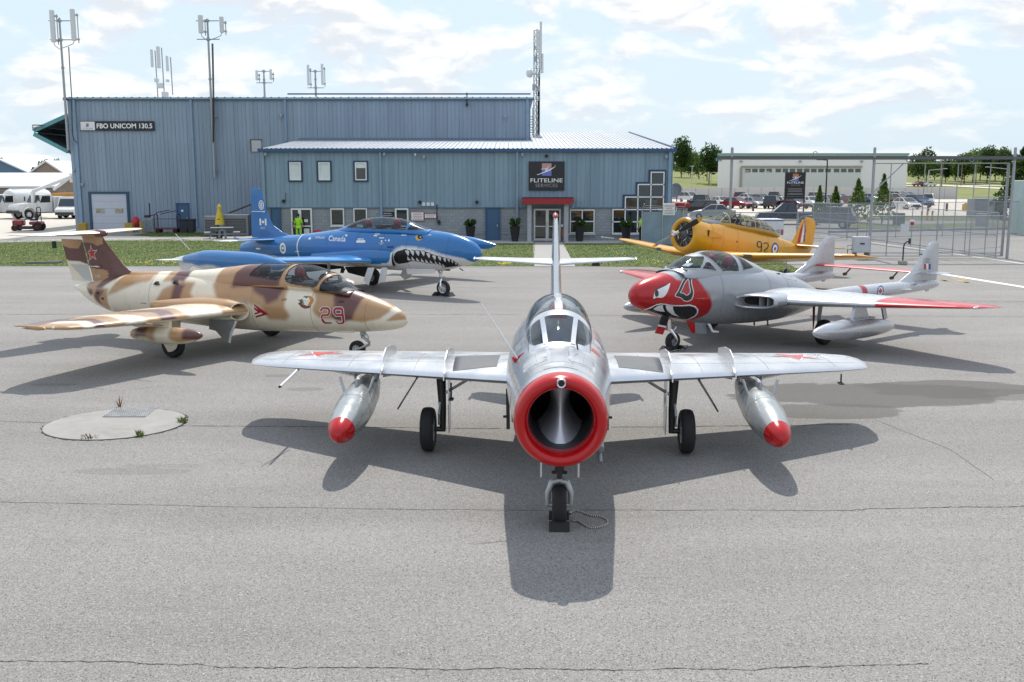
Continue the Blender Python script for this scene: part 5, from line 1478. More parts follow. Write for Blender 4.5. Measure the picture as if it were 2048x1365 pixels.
# hump with the two cockpits: painted shell and clear panes cut from one surface
HL = Loft([(3.84, 1.56, 1.40, .33, 1.47), (3.70, 1.61, 1.42, .37, 1.5), (3.45, 1.76, 1.45, .40, 1.54), (3.18, 1.93, 1.45, .42, 1.58), (2.9, 2.02, 1.45, .43, 1.6), (2.59, 2.075, 1.45, .435, 1.6), (1.91, 2.085, 1.45, .435, 1.6), (.88, 2.03, 1.45, .42, 1.6), (.2, 1.94, 1.45, .38, 1.6), (-.6, 1.845, 1.45, .30, 1.6), (-1.5, 1.78, 1.45, .22, 1.6), (-2.9, 1.71, 1.45, .14, 1.58)], 420, 200)
V, F = HL.grid(); c = V[F].mean(1)
glassp = [s5([(573, 557), (574, 542), (580, 531), (585, 500), (646, 500), (655, 538), (644, 551), (639, 563), (636, 571), (631, 574), (585, 567), (576, 562)], -.36),
          s5([(645, 581), (647, 570), (651, 559), (659, 549), (671, 543), (676, 530), (720, 560), (712, 576), (705, 581), (697, 583), (678, 587.5), (665, 586), (650, 583)], -.30),
          s5([(500, 551), (503, 542), (509.5, 531), (515, 500), (573, 500), (571, 530), (565, 541), (562, 555), (554, 560), (526, 555), (503, 552)], -.36)]
cls = np.zeros(len(F), int)
for p in glassp: cls[in_poly(c[:, 0], c[:, 2], p)] = 1
cls[(np.abs(c[:, 1]) < .02) & (c[:, 0] < 3.12) & (c[:, 2] > 1.9)] = 0
sp = split_faces(V, F, cls)
Cf = soften(layers(V, CREAM, CAMO), 420, 200, 2)
u = np.unique(F[cls == 0])
me = arr_mesh('canopy_frame', *sp[0]); a = me.attributes.new('paint', 'FLOAT_COLOR', 'POINT'); a.data.foreach_set('color', np.concatenate([Cf[u], np.ones((len(u), 1))], 1).astype(np.float32).ravel())
ho = obj('canopy_frame', me, camo_m, l29); shade(me)
me = arr_mesh('canopy_glass', *sp[1]); go = obj('canopy_glass', me, canopy_glass, l29); shade(me)
outline_strip(ho, V, F, cls, .016, mat('seal_dark', (.05, .035, .03), .6))
cockpit_patch(l29, lbv, [(3.5, .12), (3.3, .3), (2.6, .38), (1.4, .38), (.8, .33), (.6, .1)])
q = MB(); q.box((1.95, 0, 1.62), (3.2, .72, .14), bev=.05); q.box((1.66, 0, 1.78), (.06, .64, .24), bev=.02); q.build('cockpit_tub', cockpit_grey, l29)
ejection_seat(l29, 2.30, 1.66, .36); ejection_seat(l29, .98, 1.62, .36); instrument_panel(l29, 2.98, 1.64, .55, .2); instrument_panel(l29, 1.75, 1.68, .55, .2)
q = MB(); q.tube([(3.05, 0, 1.68), (3.07, 0, 1.82)], .02, 8); q.box((3.08, 0, 1.84), (.05, .12, .09), bev=.02); q.build('gunsight', blackp, l29)
# wings with camouflage bands
def wing_paint(P):
 y = np.abs(P[:, 1]) + .12 * np.sin(P[:, 0] * 3.1) + .06 * np.sin(P[:, 0] * 7 + P[:, 1] * 3)
 ed = [(1.05, TAN), (1.25, TAN), (2.25, CREAM), (2.55, TAN), (3.0, BRN), (3.45, TAN), (3.9, CREAM), (4.35, TAN), (4.62, BRN), (4.9, CREAM), (9, TAN)]
 C = np.tile(np.array(TAN, np.float32), (len(P), 1)); lo = 0; prev = None
 for e, col in ed:
  k = np.clip((y - lo) / .10 + .5, 0, 1)[:, None] if prev is not None else np.ones((len(P), 1))
  m_ = (y >= lo - .05); C[m_] = (C * (1 - k) + np.array(col) * k)[m_]; lo = e; prev = col
 und = (P[:, 2] < 1.0 + .03 * np.abs(P[:, 1]) - .03)
 rear = (P[:, 0] < -.35 + .25 * np.sin(P[:, 1] * 2.3)) & (y > 1.2)
 C[rear & ~und] = np.where((np.sin(P[rear & ~und][:, 1] * 1.9 + 1) > -.3)[:, None], np.array(CREAM), np.array(BRN))
 C[und] = CREAM
 return C
for s in (1, -1):
 W = wing_mesh('wing', [(.30 * s, 1.30, .985, 2.75, .14, 1), (1.2 * s, 1.12, 1.0, 2.45, .14, 1), (4.1 * s, .73, 1.11, 1.75, .12, 0), (4.7 * s, .62, 1.13, 1.50, .11, 0), (5.0 * s, .45, 1.14, 1.22, .10, 0), (5.2 * s, .10, 1.145, .72, .09, 0), (5.36 * s, -.45, 1.15, .12, .05, 0)], 130, nc=24)
 paint(W, wing_paint); wo = obj('wing', W, camo_m, l29, smooth=50); wb = bvh_of(W)
 q = MB(); q.lathe([(.001, .32), (.03, .28), (.05, .1), (.045, -.2), (.001, -.6)], 14, Matrix.Translation((-.2, 5.25 * s, 1.15)) @ Matrix.Rotation(R(90), 4, 'Y')); t_ = q.build('tip_fairing', camo_m, wo, 180); paint(t_.data, lambda P: np.tile(np.array(TAN, np.float32), (len(P), 1)))
 q = MB(); q.lathe([(.001, .04), (.03, .02), (.03, -.06), (.001, -.1)], 12, Matrix.Translation((.18, 5.12 * s, 1.145)) @ Matrix.Rotation(R(90), 4, 'Y')); q.build('tip_light', mat('lamp_clear', (.7, .7, .7), .1, .3), wo, 180)
 for yy in (1.6, 2.4, 3.9): panel_line(wo, [(1.0 - i * .12, yy * s, 2) for i in range(20)], wb, (0, 0, -1), .010, mat('panel_line_tan', (.22, .15, .09), .6))
 panel_line(wo, [(-.72 + .01 * i, (1.4 + i * .12) * s, 2) for i in range(28)], wb, (0, 0, -1), .012, mat('panel_line_tan', (.22, .15, .09), .6))
 # intake trunk in the wing root
 IL = Loft([(1.14, 1.215, .80, .21, 1.0, 2.2, 2.2), (1.04, 1.235, .78, .235, 1.0, 2.2, 2.2), (.75, 1.28, .74, .29, 1.0), (.2, 1.29, .74, .30, 1.02), (-.7, 1.22, .82, .22, 1.03), (-1.5, 1.12, .92, .08, 1.03)], 80, 56, yo=.79 * s)
 Vi, Fi = IL.grid()
 Vi[:, 0] += np.where(Vi[:, 0] > .85, (Vi[:, 0] - .85) / .41 * (-.16) * ((np.abs(Vi[:, 1]) - .79) / .21), 0)   # slanted mouth
 me = arr_mesh('intake', Vi, Fi); paint(me, lambda P: np.where((P[:, 2] < .93 + .04 * np.sin(P[:, 0] * 5))[:, None], np.array(CREAM, np.float32), np.array(TAN, np.float32))); io = obj('intake', me, camo_m, l29); shade(me)
 nt_ = 56; ring = Vi[-nt_:] if Vi[-1, 0] > Vi[0, 0] else Vi[:nt_]
 cc = ring.mean(0); q = MB(); inner = cc + (ring - cc) * .90; deep = cc + (ring - cc) * .80 + np.array([-.55, -.06 * s, 0])
 vv = [tuple(p) for p in ring] + [tuple(p) for p in inner + np.array([.012, 0, 0])] + [tuple(p) for p in deep]
 q.add(vv, [(k_ * nt_ + i, k_ * nt_ + (i + 1) % nt_, (k_ + 1) * nt_ + (i + 1) % nt_, (k_ + 1) * nt_ + i) for k_ in (0, 1) for i in range(nt_)]); q.build('intake_lip', mat('cream_paint', CREAM, .4), io, 60)
 q = MB(); q.add([tuple(p) for p in deep], [tuple(range(nt_))]); q.build('intake_dark', bay, io, fix=False)
 # drop tank and pylon
 tk = sub_empty('drop_tank', l29)
 TLo = Loft([(-.32, .72, .60, .02, .66), (-.2, .78, .55, .09, .665), (.1, .85, .515, .155, .68), (.6, .885, .50, .185, .69), (1.1, .885, .53, .175, .71), (1.45, .865, .60, .13, .735), (1.65, .82, .68, .07, .75), (1.74, .765, .745, .01, .755)], 90, 48, yo=2.68 * s)
 def tpaint(P):
  C = np.tile(np.array(CREAM, np.float32), (len(P), 1)); x, z = P[:, 0], P[:, 2]
  up = z > .62 + .03 * np.sin(x * 9)
  C[up & (x < .55)] = TAN; C[up & (x > -.05) & (x < .28)] = BRN; C[up & (x > .95)] = TAN; C[(z > .66) & (x > 1.3)] = BRN
  return soften(C, 90, 48, 2)
 fus('tank_body', TLo, camo_m, tk, tpaint)
 q = MB(); q.prism([(-.55, 1.02), (-.2, .84), (.2, .80), (.85, .82), (.86, 1.06), (.3, 1.12), (-.3, 1.10)], 2.68 * s - .035, 2.68 * s + .035, 'y'); q.build('tank_pylon', mat('cream_paint', CREAM, .4), tk)
 # main gear
 g = sub_empty('main_gear', l29, (0, 1.75 * s, 0))
 wheel(g, (0, 0, .295), .295, .19, mat('rim_white', (.62, .62, .60), .45), .5, 6)
 q = MB(); q.tube([(.0, -.16 * s, .3), (.02, -.17 * s, .7), (.05, -.15 * s, 1.05)], [.04, .05, .06], 10); q.tube([(0, 0, .295), (0, -.17 * s, .295)], .035, 8); q.build('leg', oleo, g, 40)
 q = MB(); q.prism([(-.30, .58), (-.02, .16), (.03, .155), (.22, .23), (.40, .60), (.34, .95), (-.30, .95)], .145 * s, .16 * s, 'y'); q.build('gear_door', mat('cream_paint', CREAM, .4), g)
 q = MB(); q.prism([(1.18, .80), (.42, .84), (.40, .58), (.60, .55), (.86, .32), (.98, .30), (1.02, .55)], .98 * s, 1.0 * s, 'y'); dd = q.build('inner_door', mat('door_grey', (.26, .27, .27), .5, .2), l29)
 q = MB(); q.tube([(1.2, .99 * s, .80), (1.04, .99 * s, .52), (.98, .99 * s, .30)], .028, 8); q.build('door_edge', mat('edge_pale', (.6, .6, .58), .4), dd)
# nose gear with trailing arm
g = sub_empty('nose_gear', l29, (3.83, 0, 0))
wheel(g, (0, 0, .20), .20, .14, mat('rim_white'), .5, 6)
q = MB(); q.tube([(.14, 0, .70), (.16, 0, .46)], [.05, .045], 10); q.tube([(.16, 0, .5), (.33, 0, .38), (.30, 0, .30)], [.035, .035, .03], 8); q.box((.16, 0, .58), (.10, .13, .12), bev=.02); q.tube([(.22, -.03, .62), (.32, -.03, .52), (.33, -.03, .40)], .018, 6); q.build('strut', oleo, g, 40)
for s in (1, -1): q = MB(); q.tube([(.31, .05 * s, .33), (.15, .10 * s, .25), (0, .105 * s, .20)], [.03, .026, .03], 8); q.build('trailing_arm', oleo, g)
q = MB(); q.prism([(-.42, .64), (.05, .66), (.04, .60), (-.40, .585)], -.22, -.20, 'y'); q.build('nose_door', mat('cream_paint', CREAM, .4), g)
# tail: fin, rudder, tailplane with bullet
FV = wing_mesh('tail_fin', [(1.42, -2.55, 0, 1.75, .10, 0), (1.62, -2.72, 0, 1.62, .10, 0), (1.75, -3.02, 0, 1.36, .10, 0), (1.9, -3.24, 0, 1.17, .10, 0), (2.1, -3.43, 0, 1.03, .10, 0), (2.45, -3.77, 0, .80, .11, 0), (2.62, -3.90, 0, .72, .12, 0)], 60, True, 40)
paint(FV, lambda P: layers(P, BRN, [(CAMO[1][0], TAN), (s5([(150, 470), (205, 470), (208, 488), (196, 492), (184, 486), (160, 484), (150, 484)], 0), TAN)])); fv = obj('tail_fin', FV, camo_m, l29, smooth=50); fbv = bvh_of(FV)
RV = wing_mesh('rudder', [(1.40, -4.33, 0, .72, .05, 0), (2.48, -4.60, 0, .76, .06, 0)], 40, True, 30)
paint(RV, lambda P: layers(P, CREAM, [(s5([(100, 470), (175, 470), (185, 530), (176, 529), (160, 523), (130, 520)], 0), BRN), (s5([(100, 470), (170, 470), (158, 498), (140, 497), (120, 489)], 0), TAN), (s5([(140, 528), (176, 529), (190, 562), (172, 562)], 0), GRY)])); obj('rudder', RV, camo_m, l29, smooth=50)
q = MB(); q.tube([(-4.3, 0, 1.395), (-5.02, 0, 1.395)], .012, 6); q.build('rudder_gap', whitep, l29)
BU = Loft([(-5.05, 2.66, 2.62, .02, 2.64), (-4.6, 2.70, 2.57, .06, 2.64), (-4.1, 2.745, 2.55, .085, 2.645), (-3.8, 2.725, 2.575, .065, 2.65), (-3.68, 2.68, 2.63, .02, 2.655)], 40, 32)
fus('bullet_fairing', BU, camo_m, l29, lambda P: np.where((P[:, 0] > -4.05)[:, None], np.array(BRN, np.float32), np.array(TAN, np.float32)))
for s in (1, -1):
 W = wing_mesh('tailplane', [(0, -3.85, 2.665, 1.25, .08, 0), (1.6 * s, -4.22, 2.675, .88, .07, 0), (1.85 * s, -4.35, 2.68, .62, .06, 0), (2.0 * s, -4.6, 2.68, .3, .03, 0)], 40)
 paint(W, lambda P: np.where(((P[:, 2] < 2.645) | (np.abs(P[:, 1]) > 1.9))[:, None], np.array(TAN, np.float32) * .9, np.array(CREAM, np.float32))); obj('tailplane', W, camo_m, l29, smooth=50)
q = MB(); p = PL.side(196, 533); q.lathe([(.001, .16), (.02, .12), (.03, .05), (.012, -.05), (.008, -.22)], 10, Matrix.Translation((p[0], -.07, p[1])) @ Matrix.Rotation(R(90), 4, 'Y')); q.build('pitot_pod', silver, l29, 180)
q = MB(); q.tube([(.35, -3.35, 1.06), (1.05, -3.37, 1.04)], .018, 8); q.build('pitot_tube', mat('tan_paint', TAN, .4), l29)
q = MB(); q.tube([(1.05, -3.37, 1.04), (1.3, -3.375, 1.04)], .014, 8); q.build('pitot_tip', mat('brown_paint', BRN, .4), l29)
# ---- markings on the starboard side
dW, dR = mat('mark_white', (.78, .76, .72), .4), mat('mark_crimson', (.30, .012, .025), .35)
def sideplace(u, v): return (u, 0, v)
def at_y(y): return lambda u, v: (u, y, v)
vL = PL.view(2.5, -.5, 1.0)
def z2(pts):  # from the close-up of the number: 13.646 times, origin 590,570
 return [PL.side(590 + a / 13.646, 570 + b / 13.646, -.44) for a, b in pts]
two = [(700, 740), (700, 655), (765, 590), (935, 590), (1000, 655), (1000, 780), (935, 860), (800, 860), (790, 900), (865, 1000), (1035, 1005), (1055, 1070), (835, 1075), (745, 1000), (710, 850), (760, 785), (900, 780), (920, 755), (915, 690), (790, 675), (770, 740)]
nine_o = [(1055, 660), (1120, 590), (1310, 590), (1365, 650), (1370, 780), (1405, 1020), (1350, 1080), (1190, 1075), (1095, 960), (1160, 955), (1215, 1015), (1310, 1010), (1315, 985), (1285, 865), (1140, 865), (1055, 780)]
nine_i = [(1150, 695), (1275, 695), (1275, 775), (1150, 775)]
def inset(poly, d):
 n = len(poly); A = sum(poly[i][0] * poly[(i + 1) % n][1] - poly[(i + 1) % n][0] * poly[i][1] for i in range(n)); sg = 1 if A > 0 else -1; o = []
 for i in range(n):
  p, a, b = Vector(poly[i]), Vector(poly[i - 1]), Vector(poly[(i + 1) % n]); e1, e2 = (p - a).normalized(), (b - p).normalized()
  n1, n2 = Vector((-e1.y, e1.x)), Vector((-e2.y, e2.x)); m_ = (n1 + n2).normalized(); k_ = max(.45, m_.dot(n1)); o.append(tuple(p + m_ * sg * d / k_))
 return o
def mark(name, loops, m, y=None, off=.004, bv=None, par=None): return decal(name, poly_decal(loops, .06), at_y(-.06 if bv else -.48), bv or lbv, vL, m, par or l29, off)
mark('number_outline', [z2(two)], dW); mark('number', [z2(inset(two, 14))], dR, off=.007)
mark('number_outline', [z2(nine_o), z2(nine_i)], dW); mark('number', [z2(inset(nine_o, 14)), z2(inset(nine_i, -14))], dR, off=.007)
zc_ = lambda pts: [PL.side(260 + a / 6.827, 590 + b / 6.827, -.56) for a, b in pts]
mark('chevron', [zc_([(1665, 130), (1862, 270), (1690, 320), (1685, 297), (1780, 268), (1667, 155)])], dR)
mark('chevron', [zc_([(1662, 172), (1770, 245), (1675, 278), (1672, 255), (1715, 243), (1664, 200)])], dR)
ps = PL.side(183, 507, -.06)
mark('star_outline', [star(ps[0], ps[1], .225, .40, R(-6))], dW, bv=fbv, off=.004); mark('star', [star(ps[0], ps[1], .19, .39, R(-6))], mat('star_deep_red', (.42, .012, .014), .35), bv=fbv, off=.006)
def text_mark(txt, pose, px, py, y, height, m, bv, par, direction=(0, 1, 0), flip=1, width=None, bold=0, shear=0, off=.005, name='lettering'):
 V, F = text_loops(txt, 1.0, 1.0, bold, shear); xs = [v[0] for v in V]; ys = [v[1] for v in V]; h = max(ys) - min(ys); w_ = max(xs) - min(xs); s = height / h; sx = s if width is None else width / w_
 cx, cz = pose.side(px, py, y); mx, my = (max(xs) + min(xs)) / 2, (max(ys) + min(ys)) / 2
 return decal(name, ([(cx + flip * (a - mx) * sx, cz + (b - my) * s) for a, b in V], F), at_y(y), bv, pose.view(cx, y, cz), m, par, off)
text_mark('C-FCXB', PL, 195.5, 553, -.06, .075, dW, fbv, l29, width=.17)
# winged-head badge
ze = lambda pts: [PL.side(590 + a / 13.646, 570 + b / 13.646, -.50) for a, b in pts]
eG, eO, eB = mat('badge_green', (.02, .16, .09), .4), mat('badge_orange', (.50, .20, .02), .4), mat('badge_maroon', (.14, .035, .03), .4)
mark('badge', [ze([(310, 300), (420, 310), (490, 370), (500, 440), (440, 540), (350, 590), (340, 520), (400, 440), (380, 370), (320, 330)])], eO)
mark('badge', [ze([(50, 410), (120, 410), (190, 390), (300, 410), (250, 430), (160, 440), (190, 530), (300, 580), (430, 570), (370, 640), (250, 655), (160, 620), (100, 550), (60, 500), (110, 490), (120, 450)])], eB, off=.006)
mark('badge', [ze([(205, 340), (250, 305), (310, 310), (335, 350), (325, 395), (285, 380), (270, 345)])], eG, off=.008); mark('badge', [ze([(165, 450), (230, 440), (210, 490), (250, 540), (190, 510)])], eG, off=.008)
mark('badge', [ze([(180, 400), (290, 380), (345, 350), (390, 400), (330, 430), (250, 420), (240, 480), (300, 530), (345, 470), (370, 440), (350, 530), (280, 560), (225, 500), (215, 430)])], dW, off=.010)
for px_, pz_, y in ((683, 603, -.40), (567, 599, -.55)):
 p = PL.side(px_, pz_, y); q = MB(); q.lathe([(.001, .07), (.025, .03), (.04, -.06), (.001, -.09)], 10, Matrix.Translation((p[0], -LL.half_y(*p), p[1])) @ Matrix.Rotation(R(90), 4, 'Y')); q.build('lamp_fairing', mat('brown_paint', BRN, .4) if px_ > 600 else mat('tan_paint', TAN, .4), l29, 180)
for px_, pz_ in ((359, 565), (322, 567)):
 p = PL.side(px_, pz_, -.3); h_ = lbv.ray_cast((p[0], -4, p[1] - .02), (0, 1, 0)); q = MB(); q.prism([(-.09, 0), (.0, .08), (.09, 0)], -.05, .05, 'y', M=Matrix.Translation(h_[0])); q.build('air_scoop', bay, l29)
for x_ in (4.3, 2.95, 1.3, -1.9): ring_line(l29, LL, x_, .010, mat('panel_line_tan'))
panel_line(l29, [(-2.2 + .1 * i, 0, 1.0) for i in range(3)], lbv, (0, 1, 0), .02)
for px_ in (198.5, 209.0):
 p = PL.side(px_, 586 if px_ < 200 else 597, -.35); h_ = lbv.ray_cast((p[0], -4, p[1]), (0, 1, 0))
 if h_[0]: q = MB(); q.box(h_[0], (.07, .02, .05)); q.build('vent_slot', bay, l29)
# timber chock and yellow chock under the nose wheel
wood = mat('chock_timber', (.27, .12, .045), .8, var=.3, scale=6)
chock(PL.world(3.83 + .24, 0), R(-25) + math.pi, 'reddish timber chock ahead of the camouflage jet nose wheel', wood, (.17, .22, .10))
chock(PL.world(3.83 - .24, 0), R(-25), 'reddish timber chock behind the camouflage jet nose wheel', wood, (.17, .22, .10))
# ================================================================== BLUE SHARK-MOUTH TRAINER
BLU, WHT = (.006, .135, .37), (.68, .68, .68)
blue_m = mat('blue_paint', attr='paint', rough=.20, var=.03, scale=2, coat=.35, rvar=.05)
PT = Pose((-6.04, 37.182), -34.0)
t33 = thing('shark_mouth_jet', 'blue jet trainer with painted shark mouth, yellow eye and white Canada lettering', 'aircraft', (-6.04, 37.182, 0), R(-34))
TL = Loft([(6.04, 1.555, 1.485, .035, 1.52), (5.98, 1.68, 1.36, .12, 1.52), (5.85, 1.81, 1.27, .21, 1.525), (5.6, 1.965, 1.17, .305, 1.53), (5.2, 2.10, 1.06, .39, 1.54), (4.7, 2.195, .94, .46, 1.54), (3.84, 2.265, .83, .53, 1.53), (2.6, 2.29, .79, .585, 1.52), (1.4, 2.29, .79, .60, 1.52),
           (.2, 2.25, .80, .60, 1.51), (-1.4, 2.06, .83, .56, 1.49), (-2.5, 1.93, .87, .51, 1.46), (-3.66, 1.83, .92, .45, 1.41), (-4.8, 1.70, .97, .37, 1.35), (-5.5, 1.56, 1.0, .29, 1.28), (-5.74, 1.48, 1.02, .25, 1.25)], 460, 120)
z1 = lambda pts, y=-.42: [PT.side(760 + a / 8.533, 480 + b / 8.533, y) for a, b in pts]
WHITES = [(PT.poly([(600, 516), (700, 512), (728, 519), (735, 524), (748, 528), (775, 527), (786, 524), (788, 515), (787, 506), (795, 498), (807, 492.5), (827, 493), (845, 497.5), (857, 499), (870, 504), (881, 508), (900, 513), (922, 518), (934, 527), (938, 531), (945, 560), (700, 560), (600, 540)], -.47), WHT),
          (PT.poly([(470, 504), (492, 506), (520, 509), (545, 512), (575, 520), (600, 522), (600, 560), (470, 560)], -.38), WHT)]
tf_ = fus('fuselage', TL, blue_m, t33, lambda P: soften(layers(P, BLU, WHITES), 460, 120, 1)); tbv = bvh_of(tf_.data)
CT = Loft([(3.95, 2.27, 2.0, .30, 2.1), (3.75, 2.31, 2.0, .35, 2.12), (3.35, 2.42, 2.0, .39, 2.15), (2.9, 2.56, 2.0, .41, 2.17), (2.45, 2.645, 2.0, .415, 2.18), (1.78, 2.685, 2.0, .415, 2.18), (1.06, 2.635, 2.0, .40, 2.17), (.4, 2.48, 2.0, .36, 2.15), (-.1, 2.30, 2.0, .29, 2.1), (-.5, 2.18, 2.0, .2, 2.08)], 300, 160)
V, F = CT.grid(); c = V[F].mean(1)
b1, b0 = PT.side(820.5, 444, -.2), PT.side(811.5, 464, -.4)
xb = b0[0] + (c[:, 2] - b0[1]) * (b1[0] - b0[0]) / (b1[1] - b0[1]); xb = np.clip(xb, b0[0] - .05, b1[0] + .08)
fr_ = (c[:, 2] < 2.265) | (np.abs(c[:, 0] - xb) < .05) | (c[:, 0] < .12 + (c[:, 2] - 2.26) * 1.1) | (c[:, 0] > 3.78) | ((c[:, 0] > xb) & (np.abs(np.abs(c[:, 1]) - .16) < .02))
cls = np.where(fr_, 0, 1); sp = split_faces(V, F, cls)
me = arr_mesh('canopy_frame', *sp[0]); paint(me, lambda P: np.tile(np.array(BLU, np.float32), (len(P), 1))); cf = obj('canopy_frame', me, blue_m, t33); shade(me)
me = arr_mesh('canopy_glass', *sp[1]); g_ = obj('canopy_glass', me, canopy_glass, t33); shade(me)
cockpit_patch(t33, tbv, [(3.6, .1), (3.4, .28), (2.6, .35), (1.2, .34), (.4, .26), (.15, .08)])
q = MB(); q.box((1.85, 0, 2.25), (3.0, .5, .08), bev=.03); q.box((1.7, 0, 2.34), (.3, .6, .08), bev=.02); q.build('cockpit_tub', cockpit_grey, t33)
ejection_seat(t33, 2.35, 2.27, .32); ejection_seat(t33, 1.0, 2.24, .30); instrument_panel(t33, 3.05, 2.30, .55, .16); instrument_panel(t33, 1.65, 2.34, .5, .14)
bl_flat = mat('blue_flat', BLU, .2, var=.03, coat=.35); wh_flat = mat('white_flat', WHT, .35, var=.04)
# intakes beside the fuselage
for s in (1, -1):
 IL = Loft([(2.62, 1.50, .98, .16, 1.24, 2.4, 2.4), (2.4, 1.54, .95, .20, 1.24), (1.6, 1.56, .92, .24, 1.22), (.2, 1.45, .92, .22, 1.18), (-1.4, 1.28, .98, .10, 1.12)], 60, 40, yo=.50 * s)
 Vi, Fi = IL.grid(); me = arr_mesh('intake', Vi, Fi); paint(me, lambda P: layers(P, BLU, [(WHITES[0][0], WHT)])); io = obj('intake', me, blue_m, t33); shade(me)
 ring = Vi[-40:]; cc = ring.mean(0); q = MB(); q.add([tuple(cc + (p - cc) * .93 + [-.03, 0, 0]) for p in ring], [tuple(range(40))]); q.build('intake_dark', bay, io, fix=False)
# shark mouth
mBlk, mRed, mTth = mat('mouth_black', (.008, .008, .009), .3), mat('mouth_red', (.16, .010, .012), .35), mat('tooth_white', (.62, .63, .63), .4)
mouth = [(245, 290), (262, 238), (300, 200), (370, 178), (440, 172), (520, 182), (640, 180), (760, 192), (840, 227), (900, 252), (960, 267), (1050, 292), (1120, 312), (1200, 327), (1280, 367), (1395, 440), (1300, 455), (1110, 468), (1060, 440), (1000, 413), (900, 403), (800, 393), (700, 373), (560, 360), (460, 393), (330, 413), (280, 388), (252, 340)]
vT = PT.view(3.5, -.45, 1.4)
mk = lambda nm, loops, m, off: decal(nm, poly_decal(loops, .05), at_y(-.45), tbv, vT, m, t33, off)
up = [(480, 225, 1), (565, 225, 1), (655, 230, 1), (745, 235, .97), (838, 270, .95), (937, 305, .9), (1030, 320, .85), (1115, 345, .75), (1185, 350, .65), (1248, 375, .55), (1310, 410, .48), (1360, 437, .4)]
lo = [(505, 320, 1), (577, 325, 1), (655, 337, .9), (735, 350, .9), (810, 365, .9), (885, 378, .8), (965, 388, .7), (1035, 402, .65), (1100, 440, .8)]
red = [(400, 160), (470, 158)]
for (a, b, k_) in up[:-1]: red += [(a - 12 * k_, b - 58 * k_), (a + 22 * k_, b - 50 * k_), (a + 42 * k_, b - 32 * k_)]
red += [(1398, 446), (1300, 456), (1105, 474)]
for (a, b, k_) in lo[::-1]: red += [(a + 38 * k_, b + 34 * k_), (a + 8 * k_, b + 44 * k_), (a - 24 * k_, b + 40 * k_)]
red += [(440, 398), (400, 300)]
mk('mouth_edge', [z1(red)], mRed, .004); mk('mouth', [z1(mouth)], mBlk, .008)
for (a, b, k_) in up: mk('tooth', [z1(smooth_loop([(a + x * k_, b + y * k_) for x, y in [(-40, -38), (-8, -46), (22, -34), (27, -4), (12, 46), (-8, 22), (-28, -8)]], 3))], mTth, .012)
for (a, b, k_) in lo: mk('tooth', [z1(smooth_loop([(a + x * k_, b + y * k_) for x, y in [(-24, -38), (-4, -8), (29, 24), (8, 32), (-20, 26), (-28, 0)]], 3))], mTth, .012)
z4 = lambda pts, y=-.5: [PT.side(670 + a / 8.904, 425 + b / 8.904, y) for a, b in pts]
mk('eye', [z4(ellipse(1475, 448, 58, 58))], mat('eye_yellow', (.60, .36, .02), .35), .004); mk('pupil', [z4(ellipse(1493, 437, 42, 44))], mBlk, .007); mk('eye_glint', [z4(ellipse(1506, 443, 12, 10))], wh_flat, .010)
mk('eyelid', [z4([(1425, 395), (1470, 385), (1510, 395), (1540, 440), (1575, 465), (1535, 460), (1500, 410), (1450, 400)])], mBlk, .008)
mW = mat('mark_white'); 
text_mark('Canada', PT, 674, 477.5, -.45, .20, mW, tbv, t33, width=.84, bold=.012, shear=.25)
mk('flag', [PT.poly([(690, 472), (691, 469), (695, 470), (694, 474)], -.45)], mW, .005)
text_mark('FLITELINE', PT, 640, 475.5, -.45, .075, mW, tbv, t33, width=.46, shear=.2); mk('logo_mark', [PT.poly([(617, 477), (621, 474), (622, 479), (617, 480)], -.45)], mW, .005)
for (a, b, c_, d_) in ((365, 500, 520, 545), (385, 470, 495, 488), (770, 450, 855, 468), (670, 408, 735, 428), (690, 380, 780, 396), (1160, 400, 1250, 416), (1185, 375, 1250, 388), (1640, 396, 1690, 410), (600, 795, 630, 845), (645, 800, 668, 830), (700, 795, 780, 808), (700, 825, 765, 838), (825, 795, 885, 808), (825, 825, 945, 838), (800, 498, 825, 540), (925, 486, 955, 520)):
 mk('stencil', [z4([(a + 6, b), (c_ + 6, b), (c_, d_), (a, d_)], -.5)], mW, .005)
mk('stencil', [z4(ellipse(887, 502, 13, 14))], mW, .005); mk('stencil', [z4([(755, 535), (800, 570), (850, 535), (845, 550), (805, 582), (765, 548)])], mW, .005); mk('stencil', [z4([(915, 605), (1025, 605), (1020, 640), (910, 640)])], mat('navy_mark', (.006, .02, .12), .35), .005)
pr = PT.side(567, 497, -.42)
mk('roundel', [ellipse(*pr, .165, .21), ellipse(*pr, .095, .125)], mW, .005); mk('roundel_leaf', [maple(pr[0], pr[1], .085)], mW, .006)
ps_ = PT.side(606, 466, -.2)[0]
ring_line(t33, TL, PT.side(597, 490, -.45)[0], .05, mW, a0=R(70), a1=R(215), off=1.006, name='fuselage_band'); mk('stencil', [PT.poly([(591, 503), (599, 503), (599, 504.3), (591, 504.3)], -.45)], mW, .005)
mk('stencil', [PT.poly([(515, 496), (524, 496), (524, 499), (515, 499)], -.35)], mW, .005)
for x_ in (4.9, 3.2, 2.1, .9, -.6, -2.0): ring_line(t33, TL, x_, .010, mat('panel_line_blue', (.004, .03, .15), .5))
